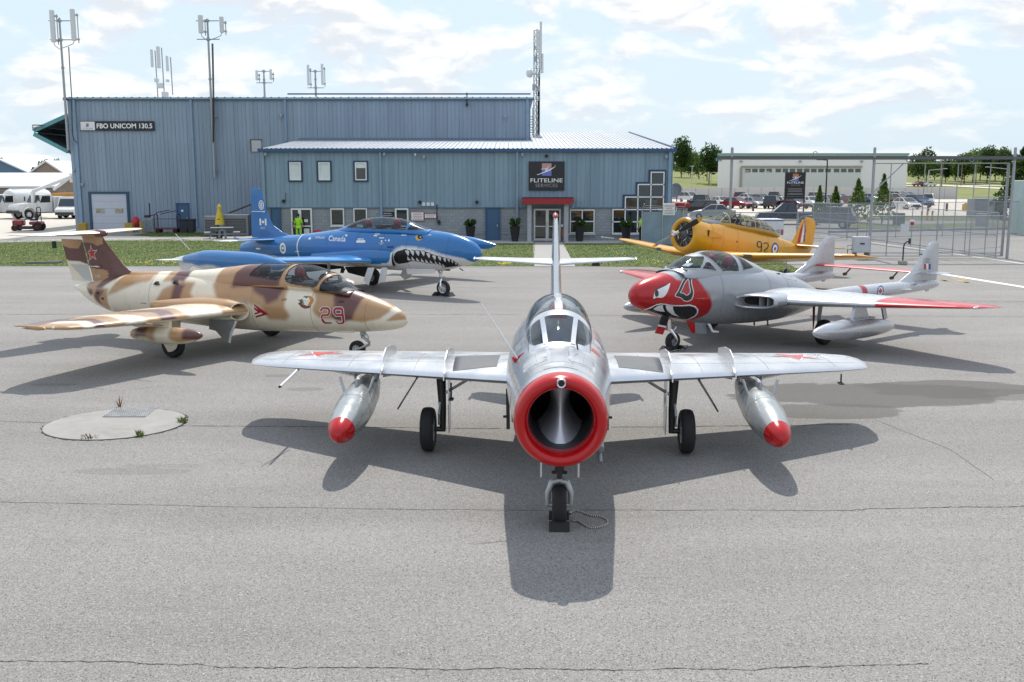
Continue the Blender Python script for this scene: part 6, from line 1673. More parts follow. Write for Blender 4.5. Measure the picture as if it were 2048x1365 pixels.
# wings, tip tanks
def bw_wing(P): return np.where((P[:, 2] < 1.075 + .065 * np.abs(P[:, 1]) - .03)[:, None], np.array(WHT, np.float32), np.array((.03, .21, .50), np.float32))
wave = lambda P: soften(np.where(((P[:, 2] < 1.19 + .055 * np.abs(np.sin(P[:, 0] * 2.6))) | (P[:, 0] < -2.2))[:, None], np.array(WHT, np.float32), np.array(BLU, np.float32)), 120, 64, 1)
for s in (1, -1):
 W = wing_mesh('wing', [(.3 * s, 2.05, 1.10, 3.4, .12, 1), (.75 * s, 1.75, 1.12, 2.95, .12, 1), (1.3 * s, 1.5, 1.155, 2.6, .12, .5), (5.3 * s, .85, 1.40, 1.5, .11, 0)], 40, nc=22); paint(W, bw_wing); wo = obj('wing', W, blue_m, t33, smooth=50)
 tk = sub_empty('tip_tank', t33)
 TK = Loft([(-2.85, 1.36, 1.32, .02, 1.34), (-2.3, 1.47, 1.24, .12, 1.35), (-1.7, 1.60, 1.11, .25, 1.36), (-1.1, 1.70, 1.03, .335, 1.37), (-.3, 1.725, 1.01, .355, 1.37), (.8, 1.725, 1.01, .355, 1.37), (1.5, 1.68, 1.06, .31, 1.37), (2.1, 1.58, 1.16, .21, 1.38), (2.6, 1.46, 1.31, .08, 1.39), (2.78, 1.41, 1.39, .01, 1.40)], 120, 64, yo=5.62 * s)
 fus('tank_body', TK, blue_m, tk, wave)
 q = MB()
 q.prism([(-2.1, 5.62 * s - .1), (-2.6, 5.62 * s - .55), (-3.05, 5.62 * s - .55), (-2.85, 5.62 * s)], 1.32, 1.345, 'z'); q.prism([(-2.1, 5.62 * s + .1), (-2.6, 5.62 * s + .55), (-3.05, 5.62 * s + .55), (-2.85, 5.62 * s)], 1.32, 1.345, 'z'); q.prism([(-1.9, 1.15), (-2.15, .92), (-2.5, 1.0), (-2.6, 1.28)], 5.61 * s, 5.63 * s, 'y'); q.build('tank_fin', wh_flat, tk)
 g = sub_empty('main_gear', t33, (0, 1.25 * s, 0)); wheel(g, (0, 0, .33), .33, .22, wh_flat, .5, 8)
 q = MB(); q.tube([(0, -.16 * s, .33), (0, -.17 * s, .7), (.05, -.1 * s, 1.15)], [.045, .05, .06], 10); q.tube([(0, 0, .33), (0, -.17 * s, .33)], .035, 8); q.build('leg', oleo, g, 40)
 q = MB(); q.prism(PT.poly([(735, 560), (744, 535), (757, 535), (745, 570)], -.8), 1.0 * s, 1.02 * s, 'y'); q.build('gear_door', wh_flat, t33)
 q = MB(); q.prism(PT.poly([(753, 568), (760, 536), (771, 536), (768, 562)], -.8), .70 * s, .72 * s, 'y'); q.build('gear_door', wh_flat, t33)
 W = wing_mesh('tailplane', [(.1 * s, -3.55, 1.70, 1.35, .09, 0), (2.2 * s, -4.02, 1.72, .85, .08, 0), (2.42 * s, -4.2, 1.72, .5, .05, 0)], 24, nc=20); paint(W, lambda P: np.where(((P[:, 2] < 1.69) | (np.abs(P[:, 1]) > 1.9))[:, None], np.array(WHT, np.float32), np.array(BLU, np.float32))); obj('tailplane', W, blue_m, t33, smooth=50)
q = MB(); q.prism(PT.poly([(690, 534), (735, 534), (735, 556), (697, 546)], -.5), -.52, -.46, 'y'); q.build('wheel_well', bay, t33)
q = MB(); q.prism(PT.poly([(683, 534), (690, 538), (686, 547), (680, 546)], -1), -1.0, -.97, 'y'); q.prism([(-1.6, .95), (-1.1, 1.0), (-1.15, .62), (-1.5, .6)], -.9, .9, 'y'); q.build('flap', bay, t33)
# fin
FV = wing_mesh('tail_fin', [(1.72, -2.45, 0, 2.8, .08, 0), (1.86, -3.0, 0, 2.25, .08, 0), (1.97, -3.5, 0, 1.75, .09, 0), (2.25, -4.02, 0, 1.22, .09, 0), (2.83, -4.36, 0, .86, .09, 0), (3.4, -4.55, 0, .66, .09, 0), (3.6, -4.65, 0, .54, .08, 0), (3.68, -4.8, 0, .32, .05, 0)], 50, True, 20)
fo = obj('tail_fin', FV, bl_flat, t33, smooth=50); fb = bvh_of(FV)
mf = lambda nm, loops, m, off=.005: decal(nm, poly_decal(loops, .06), at_y(-.06), fb, PT.view(-4.8, 0, 2.5), m, t33, off)
pe = PT.side(522.5, 410.5, -.06)
mf('crest_ring', [ellipse(*pe, .15, .185), ellipse(*pe, .118, .15)], mW); mf('crest_figure', [ellipse(pe[0], pe[1] + .055, .05, .055), ellipse(pe[0], pe[1] + .055, .022, .025)], mW); mf('crest_figure', [ellipse(pe[0], pe[1] - .055, .058, .065), ellipse(pe[0], pe[1] - .055, .025, .03)], mW)
for s in (-1, 1):
 for k_ in range(3): mf('crest_bar', [[(pe[0] + s * .07, pe[1] - .09 + .07 * k_), (pe[0] + s * .115, pe[1] - .09 + .07 * k_), (pe[0] + s * .115, pe[1] - .06 + .07 * k_), (pe[0] + s * .07, pe[1] - .06 + .07 * k_)]], mW)
pf = PT.side(526, 444.5, -.06)
for s in (-1, 1): mf('flag_bar', [[(pf[0] + s * .20, pf[1] - .13), (pf[0] + s * .105, pf[1] - .13), (pf[0] + s * .105, pf[1] + .13), (pf[0] + s * .20, pf[1] + .13)]], mW)
mf('maple_leaf', [maple(pf[0], pf[1], .088)], mW)
text_mark('133577', PT, 525.5, 456.5, -.06, .085, mW, fb, t33, width=.28)
p = PT.side(528, 424, -.08); q = MB(); q.lathe([(.001, .05), (.03, .04), (.035, 0), (.018, -.06), (.014, -.7), (.001, -.72)], 10, Matrix.Translation((p[0], -.08, p[1])) @ Matrix.Rotation(R(90), 4, 'Y')); q.build('fin_probe', wh_flat, t33, 180)
q = MB(); q.tube([PT.side(598, 464, 0)[:1] + (0, PT.side(598, 466, 0)[1] - .05), PT.side(597, 456, 0)[:1] + (0, PT.side(597, 457, 0)[1])], .03, 6); q.build('blade_aerial', blackp, t33)
q = MB(); q.bar((-2.0, -5.6, 1.68), (-2.5, -5.75, 2.2), .012); q.build('whip_aerial', whitep, t33)
# nose gear and its door
g = sub_empty('nose_gear', t33, (4.4, 0, 0)); wheel(g, (0, 0, .265), .265, .17, wh_flat, .62, 12)
q = MB(); q.tube([(-.02, -.13, .27), (-.03, -.13, .48), (-.06, -.05, .58), (-.10, 0, .64)], [.03, .035, .04, .05], 8); q.tube([(-.10, 0, .6), (-.14, 0, 1.1)], .055, 10); q.tube([(0, -.14, .265), (0, .05, .265)], .03, 8)
q.box((-.13, 0, .84), (.14, .16, .14), bev=.03); q.tube([(-.08, -.02, .62), (.10, -.03, .68), (-.05, -.02, .78)], .02, 6); q.lathe([(.05, -.09), (.05, .09)], 12, Matrix.Translation((-.13, 0, .86)) @ Matrix.Rotation(R(90), 4, 'X')); q.build('strut', chrome, g, 40)
q = MB(); q.prism([(-1.42, .90), (-.12, .95), (-.14, .80), (-1.38, .70)], -.30, -.285, 'y'); q.build('nose_door', wh_flat, g)
q = MB(); q.box((.12, 0, .93), (.3, .12, .08)); q.bar((.75, -.05, 1.0), (.9, -.05, .93), .03); q.build('gear_fitting', blackp, g)
chock(PT.world(4.4 + .28, 0), R(-34) + math.pi, 'black rubber chock ahead of the blue shark jet nose wheel', size=(.13, .34, .13))
chock(PT.world(4.4 - .28, 0), R(-34), 'black rubber chock behind the blue shark jet nose wheel', size=(.13, .34, .13))
# ================================================================== TWIN-BOOM JET WITH RED FACE
SIL, RED = (.33, .345, .37), (.40, .005, .008)
vamp_m = mat('grey_silver_paint', attr='paint', rough=.27, metal=.25, var=.04, scale=2, coat=.3, rvar=.05)
silv_p = mat('silver_paint', (.50, .51, .535), .28, .55, var=.04, scale=2, coat=.2)
PV = Pose((6.579, 25.76), 218.5)
vam = thing('red_faced_jet', 'silver twin-boom jet with red angry face, white teeth and red wingtips', 'aircraft', (6.579, 25.76, 0), R(218.5))
VL = Loft([(4.94, 1.41, 1.35, .03, 1.38), (4.86, 1.565, 1.20, .17, 1.38), (4.66, 1.70, 1.07, .29, 1.38), (4.33, 1.80, .94, .42, 1.37), (4.0, 1.865, .84, .51, 1.35), (3.57, 1.91, .73, .59, 1.33, 2.3, 2), (3.0, 1.93, .62, .66, 1.30, 2.8, 2), (2.4, 1.92, .54, .71, 1.26, 3, 2), (1.6, 1.88, .46, .73, 1.22, 2.9, 2),
           (.6, 1.80, .41, .72, 1.18, 2.4, 2), (-.2, 1.69, .40, .66, 1.12), (-1.0, 1.50, .45, .54, 1.04), (-1.72, 1.24, .55, .38, .93), (-2.2, 1.02, .65, .22, .85), (-2.5, .90, .72, .10, .81)], 420, 128)
za = lambda pts, y=.55: [PV.side(1240 + a / 6.205, 490 + b / 6.205, y) for a, b in pts]
bd = za([(990, 330), (1000, 360), (1010, 430), (1060, 540), (1120, 640), (1150, 760), (1140, 850), (1100, 910), (1040, 950), (1000, 970)], .66)
def v_paint(P):
 zs = np.array([p[1] for p in bd[::-1]]); xs = np.array([p[0] for p in bd[::-1]]); xb = np.interp(P[:, 2], zs, xs)
 xb = np.where(P[:, 1] < 0, xb, xb)
 C = np.tile(np.array(SIL, np.float32), (len(P), 1)); r = P[:, 0] > xb
 r &= ~((P[:, 0] < 3.92 - .5 * P[:, 1] ** 2) & (P[:, 2] > 1.72) & (np.abs(P[:, 1]) < .47))
 C[r] = RED; return soften(C, 420, 128, 1)
vf = fus('fuselage', VL, vamp_m, vam, v_paint); vbv = bvh_of(vf.data)
def vsp(u, v): return (u, 0, v)
vV = PV.view(4.0, .5, 1.2)
vm = lambda nm, loops, m, off=.004, bv=None, st=.05: decal(nm, poly_decal(loops, st), at_y(.52), bv or vbv, vV, m, vam, off)
# face: eye, flame ear, mouth, teeth
fW, fK, fR = mat('face_white', (.74, .74, .75), .3, coat=.3), mat('face_black', (.008, .008, .01), .25, coat=.3), mat('face_red', RED, .2, coat=.4)
vm('eye', [za(smooth_loop([(583, 465), (535, 495), (440, 535), (392, 560), (381, 600), (370, 665), (412, 650), (480, 652), (525, 618), (560, 555)], 3), .42)], fW); vm('eyebrow', [za([(583, 463), (520, 493), (430, 533), (388, 556), (380, 600), (392, 566), (440, 540), (525, 502)], .42)], fK, .007); vm('pupil', [za(ellipse(414, 598, 25, 42), .42)], fK, .008)
ear = smooth_loop([(945, 362), (845, 425), (800, 500), (770, 570), (728, 642), (800, 668), (840, 703), (890, 712), (942, 683), (965, 610), (955, 540), (940, 470)], 3); eari = smooth_loop([(900, 425), (850, 480), (818, 555), (793, 602), (835, 610), (870, 635), (902, 625), (926, 580), (915, 520)], 3)
vm('ear_outline', [za(ear, .64)], fW, .004); vm('ear', [za(inset(ear, 9), .64)], fK, .007); vm('ear_inner_line', [za(eari, .64)], fW, .010); vm('ear_inner', [za(inset(eari, 8), .64)], fR, .013)
mouthw = [(262, 800), (300, 798), (360, 775), (440, 738), (500, 728), (560, 732), (640, 748), (760, 748), (860, 740), (925, 758), (964, 800), (962, 845), (932, 888), (890, 912), (840, 935), (760, 940), (600, 915), (480, 880), (380, 845), (300, 812)]
mouthk = [(305, 812), (370, 792), (440, 752), (500, 741), (560, 745), (640, 762), (760, 764), (855, 757), (915, 774), (946, 805), (946, 842), (918, 880), (880, 900), (830, 928), (760, 932), (600, 905), (480, 872), (380, 838)]
vm('mouth_outline', [za(mouthw, .5)], fW, .005, st=.03); vm('mouth', [za(mouthk, .5)], fK, .014, st=.03)
vm('tooth', [za([(380, 795), (440, 754), (500, 744), (508, 790), (526, 830), (450, 822), (400, 808)], .45)], fW, .022, st=.03); vm('tooth', [za([(558, 746), (650, 768), (650, 800), (672, 850), (725, 895), (640, 872), (582, 822), (562, 785)], .5)], fW, .022, st=.03)
# canopy
CV = Loft([(3.66, 1.93, 1.70, .46, 1.80), (3.5, 2.0, 1.66, .50, 1.76), (3.23, 2.13, 1.64, .54, 1.74), (2.89, 2.255, 1.62, .565, 1.72), (2.44, 2.31, 1.62, .575, 1.72), (2.07, 2.295, 1.62, .57, 1.72), (1.69, 2.23, 1.62, .555, 1.72), (1.3, 2.135, 1.62, .52, 1.72), (.9, 2.0, 1.64, .46, 1.74), (.5, 1.85, 1.6, .32, 1.7), (.25, 1.78, 1.6, .2, 1.66)], 320, 200)
V, F = CV.grid(); c = V[F].mean(1); ax_ = np.abs(c[:, 1])
zb_ = lambda pts, y: [PV.side(1340 + a / 10.78, 495 + b / 10.78, y) for a, b in pts]
lx = np.interp(c[:, 2], [1.84, 2.2, 2.32], [3.26, 2.75, 2.62])
gl = (c[:, 0] > lx + .035) & (c[:, 2] > 1.955 - .0 * c[:, 0]) & (c[:, 2] < 2.215) & (c[:, 0] < 3.56)
tri = zb_([(735, 470), (880, 325), (940, 325), (1022, 510), (1000, 515)], .56); sidew = zb_([(955, 180), (1010, 60), (1000, -200), (1560, -200), (1540, 280), (1500, 520), (1140, 522)], .57); rearw = zb_([(1560, 300), (1580, 100), (1830, 430), (1810, 450), (1548, 500)], .5)
gl |= in_poly(c[:, 0], c[:, 2], tri) | in_poly(c[:, 0], c[:, 2], sidew) | in_poly(c[:, 0], c[:, 2], rearw)
gl &= ~((ax_ < .05) & (c[:, 0] < 2.9))
cls = np.where(gl, 1, 0); sp = split_faces(V, F, cls)
me = arr_mesh('canopy_frame', *sp[0]); paint(me, lambda P: np.tile(np.array(SIL, np.float32), (len(P), 1))); cf = obj('canopy_frame', me, vamp_m, vam); shade(me)
me = arr_mesh('canopy_glass', *sp[1]); g_ = obj('canopy_glass', me, canopy_glass, vam); shade(me)
outline_strip(cf, V, F, cls, .014, mat('seal_pale', (.45, .50, .52), .5))
cockpit_patch(vam, vbv, [(3.3, .2), (3.15, .42), (2.4, .52), (1.4, .48), (.95, .3), (.85, .1)])
for y in (.26, -.26): s_ = ejection_seat(vam, 1.9, 1.84, .30); s_.location.y = y
q = MB(); q.box((2.82, 0, 1.93), (.2, .85, .12), bev=.03); q.build('instrument_panel', cockpit_grey, vam)
q = MB(); q.add([(3.28, .02, 2.0), (3.28, .24, 2.0), (3.12, .24, 2.06), (3.12, .02, 2.06)], [(0, 1, 2, 3)]); q.build('paper_notice', whitep, vam)
q = MB(); q.tube([(3.58, .10, 1.93), (3.30, .12, 2.10)], .006, 5); q.tube([(3.5, -.4, 1.93), (3.62, 0, 1.955), (3.5, .4, 1.93)], .012, 6); q.build('wiper', blackp, vam)
for x_, a, b in ((2.55, -30, 60), (.75, -60, 70), (-.1, -60, 70)): ring_line(vam, VL, x_, .010, a0=R(a), a1=R(b))
for pts in ([(-.2, 1.62), (-.62, 1.52), (-.66, 1.42), (-.22, 1.5)],): panel_line(vam, [(a, 0, b) for a, b in pts + pts[:1]], vbv, (0, -1, 0), .012)
q = MB(); p = PV.side(1555, 548, .35); h_ = vbv.ray_cast((p[0], 4, p[1]), (0, -1, 0)); q.box(h_[0], (.16, .02, .03)); q.build('vent_slot', bay, vam)
# wings with red tips, root intakes
vwing = lambda P: np.where(((np.abs(P[:, 1]) > 3.42 + .10 * (P[:, 0] - .2)) & (np.abs(P[:, 1]) < 9))[:, None], np.array((.50, .030, .035), np.float32), np.array((.52, .53, .55), np.float32))
for s in (1, -1):
 W = wing_mesh('wing', [(.35 * s, 1.62, 1.10, 3.6, .12, 1), (1.0 * s, 1.45, 1.12, 3.3, .12, 1), (1.7 * s, 1.2, 1.13, 2.95, .12, 0), (3.4 * s, .62, 1.18, 2.0, .115, 0), (5.1 * s, .03, 1.25, 1.12, .10, 0), (5.5 * s, -.16, 1.265, .78, .08, 0), (5.78 * s, -.45, 1.275, .2, .05, 0)], 120, nc=22); paint(W, vwing); wo = obj('wing', W, vamp_m, vam, smooth=50); wb = bvh_of(W)
 for yy in (2.2, 4.2): panel_line(wo, [(1.0 - .12 * i - .34 * (yy - 2), yy * s, 2) for i in range(18)], wb, (0, 0, -1), .010)
 panel_line(wo, [(-1.15 + .06 * i, (1.9 + .16 * i) * s, 2) for i in range(20)], wb, (0, 0, -1), .012)
 q = MB(); q.lathe([(.001, .08), (.035, .03), (.04, -.1), (.001, -.2)], 12, Matrix.Translation((-.14, 5.45 * s, 1.265)) @ Matrix.Rotation(R(90), 4, 'Y')); q.build('tip_light', mat('lamp_clear'), wo, 180)
 NL = Loft([(1.88, 1.285, .985, .42, 1.135, 3.2, 3.2), (1.78, 1.305, .965, .455, 1.135, 3, 3), (1.3, 1.315, .95, .48, 1.135, 2.6, 2.6), (.4, 1.27, .97, .46, 1.13), (-.6, 1.20, 1.02, .3, 1.12)], 50, 64, yo=1.08 * s)
 Vi, Fi = NL.grid(); Vi[:, 0] += np.where(Vi[:, 0] > 1.0, (Vi[:, 0] - 1.0) / .88 * -.55 * (np.abs(Vi[:, 1]) - 1.08), 0)
 me = arr_mesh('intake', Vi, Fi); io = obj('intake', me, silv_p, vam); shade(me)
 ring = Vi[-64:]; cc = ring.mean(0); q = MB(); r2 = cc + (ring - cc) * np.array([1, .88, .80]) - [.02, 0, 0]; r3 = cc + (ring - cc) * np.array([1, .80, .66]) - [.30, 0, 0]
 q.add([tuple(p) for p in np.concatenate([ring, r2, r3])], [(k_ * 64 + i, k_ * 64 + (i + 1) % 64, (k_ + 1) * 64 + (i + 1) % 64, (k_ + 1) * 64 + i) for k_ in (0, 1) for i in range(64)]); q.build('intake_lip', silv_p, io, 60)
 q = MB(); q.add([tuple(p) for p in r3], [tuple(range(64))]); q.build('intake_dark', bay, io, fix=False)
 q = MB()
 for k_ in range(2): y = (1.16 + .16 * k_) * s; x_ = 1.70 - .55 * (abs(y) - 1.08); q.box((x_, y, 1.135), (.22, .014, .24))
 q.build('intake_vane', mat('vane_grey', (.35, .36, .37), .4, .4), io)
 # drop tank on its pylon
 tk = sub_empty('drop_tank', vam)
 TK = Loft([(-1.12, .51, .47, .02, .49), (-.95, .61, .41, .10, .51), (-.5, .73, .355, .18, .54), (.2, .815, .335, .235, .575), (.9, .835, .35, .245, .595), (1.5, .81, .41, .205, .61), (1.9, .76, .48, .14, .62), (2.12, .70, .555, .07, .63), (2.2, .65, .62, .012, .635)], 90, 56, yo=2.98 * s)
 V2, F2 = TK.grid(); me = arr_mesh('tank_body', V2, F2); obj('tank_body', me, silv_p, tk); shade(me)
 q = MB(); q.prism([(.05, .80), (.72, .81), (.62, 1.10), (.20, 1.10)], 2.94 * s, 3.02 * s, 'y'); q.box((.38, 2.98 * s, .815), (.85, .30, .035), bev=.012); q.bar((-.72, 2.98 * s, .70), (-.55, 2.98 * s, 1.12), .04, .14); q.build('tank_pylon', silv_p, tk)
 # main gear
 g = sub_empty('main_gear', vam, (0, 1.78 * s, 0)); wheel(g, (0, 0, .31), .31, .20, rim_m, .5, 6)
 q = MB(); q.tube([(0, -.17 * s, .31), (0, -.15 * s, .7), (.02, -.10 * s, 1.12)], [.04, .05, .055], 10); q.tube([(0, 0, .31), (0, -.17 * s, .31)], .035, 8); q.tube([(.06, -.15 * s, .55), (.06, -.12 * s, 1.05)], .02, 6); q.build('leg', oleo, g, 40)
 q = MB(); q.prism([(.12, .35), (.17, .9), (.16, 1.08), (.10, 1.08), (.09, .62)], -.24 * s, -.215 * s, 'y'); q.build('gear_door', mat('door_red', (.22, .02, .025), .45), g)
 q = MB(); q.prism([(-.5, 1.05), (.55, 1.05), (.5, 1.02), (-.45, 1.02)], -.35 * s, .25 * s, 'y'); q.build('bay_door', silv_p, g)
 # boom, fin, tail fittings
 BL = Loft([(.6, 1.22, 1.06, .06, 1.14), (.1, 1.31, 1.01, .13, 1.16), (-1.2, 1.345, 1.02, .175, 1.18), (-2.6, 1.335, .99, .185, 1.165), (-3.5, 1.325, .98, .18, 1.155), (-4.5, 1.31, 1.0, .16, 1.155), (-5.1, 1.285, 1.02, .135, 1.15), (-5.38, 1.24, 1.06, .10, 1.15), (-5.5, 1.18, 1.12, .03, 1.15)], 160, 56, yo=1.66 * s)
 bo = fus('tail_boom', BL, vamp_m, vam, lambda P: np.where((np.abs(P[:, 0] + 1.62 - .0 * P[:, 2]) < .10)[:, None], np.array((.34, .02, .03), np.float32), np.array((.50, .51, .535), np.float32))); bbv = bvh_of(bo.data)
 FV = wing_mesh('tail_fin', [(1.22, -3.05, 1.66 * s, 2.36, .06, 0), (1.34, -3.52, 1.66 * s, 1.91, .065, 0), (1.54, -4.0, 1.66 * s, 1.45, .07, 0), (1.8, -4.36, 1.66 * s, 1.10, .075, 0), (2.12, -4.68, 1.66 * s, .76, .08, 0), (2.27, -4.90, 1.66 * s, .52, .07, 0), (2.335, -5.08, 1.66 * s, .30, .05, 0)], 50, True, 20)
 fo = obj('tail_fin', FV, silv_p, vam, smooth=50); fb = bvh_of(FV)
 q = MB(); q.box((-4.95, 1.66 * s, 1.0), (.16, .05, .08), bev=.02); q.build('tail_skid', silv_p, vam)
 q = MB(); q.tube([(-4.72, 1.66 * s, 2.0), (-4.45, 1.66 * s, 2.0)], .015, 6); q.build('fin_probe', blackp if s > 0 else silv_p, fo)
 W = wing_mesh('outer_tailplane', [(1.66 * s, -4.42, 1.50, .82, .09, 0), (2.0 * s, -4.5, 1.50, .74, .09, 0), (2.32 * s, -4.78, 1.50, .34, .06, 0)], 16); obj('outer_tailplane', W, silv_p, vam, smooth=50)
 if s == 1:
  vb = lambda nm, loops, m, off, st=.05: decal(nm, poly_decal(loops, st), at_y(1.84), bbv, PV.view(-2.3, 1.8, 1.1), m, vam, off)
  pr = (-2.32, 1.165); rB, rR = mat('roundel_blue', (.012, .04, .25), .35), mat('roundel_red', (.40, .015, .02), .35)
  vb('roundel', [ellipse(*pr, .155, .15)], rB, .004); vb('roundel_white', [ellipse(*pr, .11, .107)], fW, .006); vb('roundel_leaf', [maple(*pr, .10)], rR, .008)
  text_mark('C-FJRH', PV, 1827.5, 571, 1.8, .075, fK, bbv, vam, (0, -1, 0), -1, width=.30)
  text_mark('17021', PV, 1854, 522, 1.70, .15, mat('number_grey', (.20, .20, .22), .45), fb, vam, (0, -1, 0), -1, width=.34)
  for k_, m_ in enumerate((rR, fW, rB)):
   x0 = 1848 + k_ * 4.5; decal('fin_flash', poly_decal([PV.poly([(x0, 528), (x0 + 4.5, 528), (x0 + 4.5, 539.5), (x0, 539.5)], 1.70)], .05), at_y(1.70), fb, PV.view(-5, 1.7, 2), m_, vam, .004)
  p = PV.side(1808, 579, 1.82); q = MB(); q.prism([(p[0] + .22, 1.82), (p[0] - .1, 1.98), (p[0] - .24, 1.84)], p[1] - .008, p[1] + .008, 'z'); q.build('boom_aerial', fW, vam)
W = wing_mesh('tailplane', [(-1.66, -4.42, 1.50, .82, .10, 0), (1.66, -4.42, 1.50, .82, .10, 0)], 12); obj('tailplane', W, mat('tail_red', (.46, .03, .038), .32, coat=.3), vam, smooth=50)
for y in (-.75, .75):
 q = MB(); q.bar((-5.0, y, 1.47), (-4.72, y, 1.30), .03); q.lathe([(.001, .10), (.045, .06), (.05, -.04), (.001, -.1)], 10, Matrix.Translation((-4.66, y, 1.28)) @ Matrix.Rotation(R(90), 4, 'Y')); q.build('mass_balance', mat('balance_brown', (.12, .06, .05), .5), vam)
# nose gear and doors
g = sub_empty('nose_gear', vam, (3.5, 0, 0)); wheel(g, (0, 0, .21), .21, .15, rim_m, .5, 6)
q = MB(); q.tube([(-.02, .12, .21), (.04, .12, .34), (.08, .05, .44), (.10, 0, .50)], [.03, .04, .045, .05], 8); q.tube([(.10, 0, .46), (.14, 0, .80)], .05, 10); q.tube([(0, -.1, .21), (0, .13, .21)], .03, 8); q.tube([(.04, .05, .44), (-.06, .05, .56), (.08, .03, .66)], .02, 6); q.tube([(.16, .05, .5), (.18, .05, .75)], .015, 6); q.build('strut', chrome, g, 40)
pz = lambda pts, y: za(pts, y)
for pts, m_, nm in (([(520, 880), (612, 880), (585, 970), (572, 1012), (480, 990)], fK, 'nose_door'), ([(482, 988), (570, 1010), (562, 1028), (468, 1008)], fW, 'nose_door_band'), ([(466, 1008), (561, 1030), (527, 1115), (432, 1098)], fR, 'nose_door_tip')):
 q = MB(); q.prism(pz(pts, .22), .21, .235, 'y'); q.build(nm, m_, vam)
for pts, m_, nm in (([(826, 940), (926, 960), (932, 1100), (890, 1097)], fR, 'airbrake_tip'), ([(926, 962), (1070, 975), (1074, 1106), (932, 1100)], mat('airbrake_grey', (.26, .28, .31), .4, .3), 'airbrake')):
 q = MB(); q.prism(pz(pts, .35), .34, .36, 'y'); q.build(nm, m_, vam)
q = MB(); q.prism(pz([(1080, 978), (1115, 980), (1150, 1060), (1220, 1070), (1218, 1088), (1140, 1086)], .45), .44, .47, 'y'); q.build('boarding_step', fW, vam)
for px_ in (1508, 1535): p = PV.side(px_, 644, .0); q = MB(); q.bar((p[0], 0, p[1] + .04), (p[0] - .02, 0, p[1] - .10), .03); q.build('drain_pipe', mat('drain_brown', (.16, .05, .04), .5), vam)
chock(PV.world(3.5 + .22, 0), R(218.5) + math.pi, 'black rubber chock ahead of the red-faced jet nose wheel', size=(.10, .30, .10))
chock(PV.world(3.5 - .22, 0), R(218.5), 'black rubber chock behind the red-faced jet nose wheel', size=(.10, .30, .10))
pts = smooth_loop([G(*p).xy for p in ((1338, 692), (1334, 700), (1341, 705), (1352, 702), (1362, 702), (1372, 696), (1374, 692), (1362, 695), (1350, 697))], 8)
q = MB()
for i in range(len(pts) - 1): q.tube([(*pts[i], .02), (*pts[i + 1], .02)], .013, 5)
q.mi = [(k // 7) % 2 for k in range(len(q.f))]; o = q.build('chock_rope', ropem); tag(o, 'thin two-tone rope lying round the chocks under the red-faced jet', 'rope')
# ================================================================== YELLOW RADIAL-ENGINE TRAINER
YEL = (.66, .315, .008)
yel_m = mat('trainer_yellow', YEL, .30, var=.06, scale=1.8, coat=.3, dirt=.12)
PITCH = R(8.0); cP, sP = math.cos(PITCH), math.sin(PITCH)
P6 = Pose((8.03, 39.82), 217.0)
def s6(px, py, y=0.0): x, z = P6.side(px, py, y); return (x * cP + z * sP, -x * sP + z * cP)
def s6p(pts, y=0.0): return [s6(a, b, y) for a, b in pts]
t6 = thing('yellow_trainer', 'yellow propeller trainer numbered 92 with black propeller and framed glass canopy', 'aircraft', (8.03, 39.82, 0)); t6.rotation_euler = (0, -PITCH, R(217))
YL = Loft([(1.25, 2.32, .99, .64, 1.65), (.9, 2.36, .90, .63, 1.64), (.5, 2.38, .83, .60, 1.63), (0, 2.37, .80, .56, 1.62), (-1.0, 2.33, .83, .52, 1.62), (-2.0, 2.28, .90, .47, 1.63), (-3.0, 2.21, 1.04, .39, 1.66), (-4.2, 2.06, 1.28, .27, 1.70), (-5.2, 1.95, 1.50, .16, 1.74), (-5.9, 1.90, 1.66, .05, 1.78)], 200, 72)
yf = fus('fuselage', YL, yel_m, t6); ybv = bvh_of(yf.data)
Cy = Matrix.Translation((0, 0, 1.655)) @ Matrix.Rotation(R(90), 4, 'Y')
q = MB(); q.lathe([(.47, 1.98), (.50, 2.05), (.56, 2.09), (.62, 2.08), (.66, 2.02), (.685, 1.9), (.695, 1.6), (.685, 1.3), (.66, 1.12), (.62, 1.10), (.61, 1.5), (.47, 1.9)], 56, Cy, close=True); cw = q.build('cowling', yel_m, t6, 50)
# black anti-glare panel on cowl and decking
V2, F2 = poly_decal([[(1.13, -.42), (2.08, -.40), (2.08, .40), (1.13, .42)]], .05); cb = bvh_of(cw.data)
decal('antiglare', (V2, F2), lambda u, v: (u, v, 4), cb, (0, 0, -1), mat('antiglare_black', (.02, .02, .024), .35, coat=.2), t6, .004)
V2, F2 = poly_decal([[(.15, -.34), (1.24, -.42), (1.24, .42), (.15, .34)]], .06); decal('antiglare', (V2, F2), lambda u, v: (u, v, 4), ybv, (0, 0, -1), mat('antiglare_grey', (.10, .105, .12), .35), t6, .004)
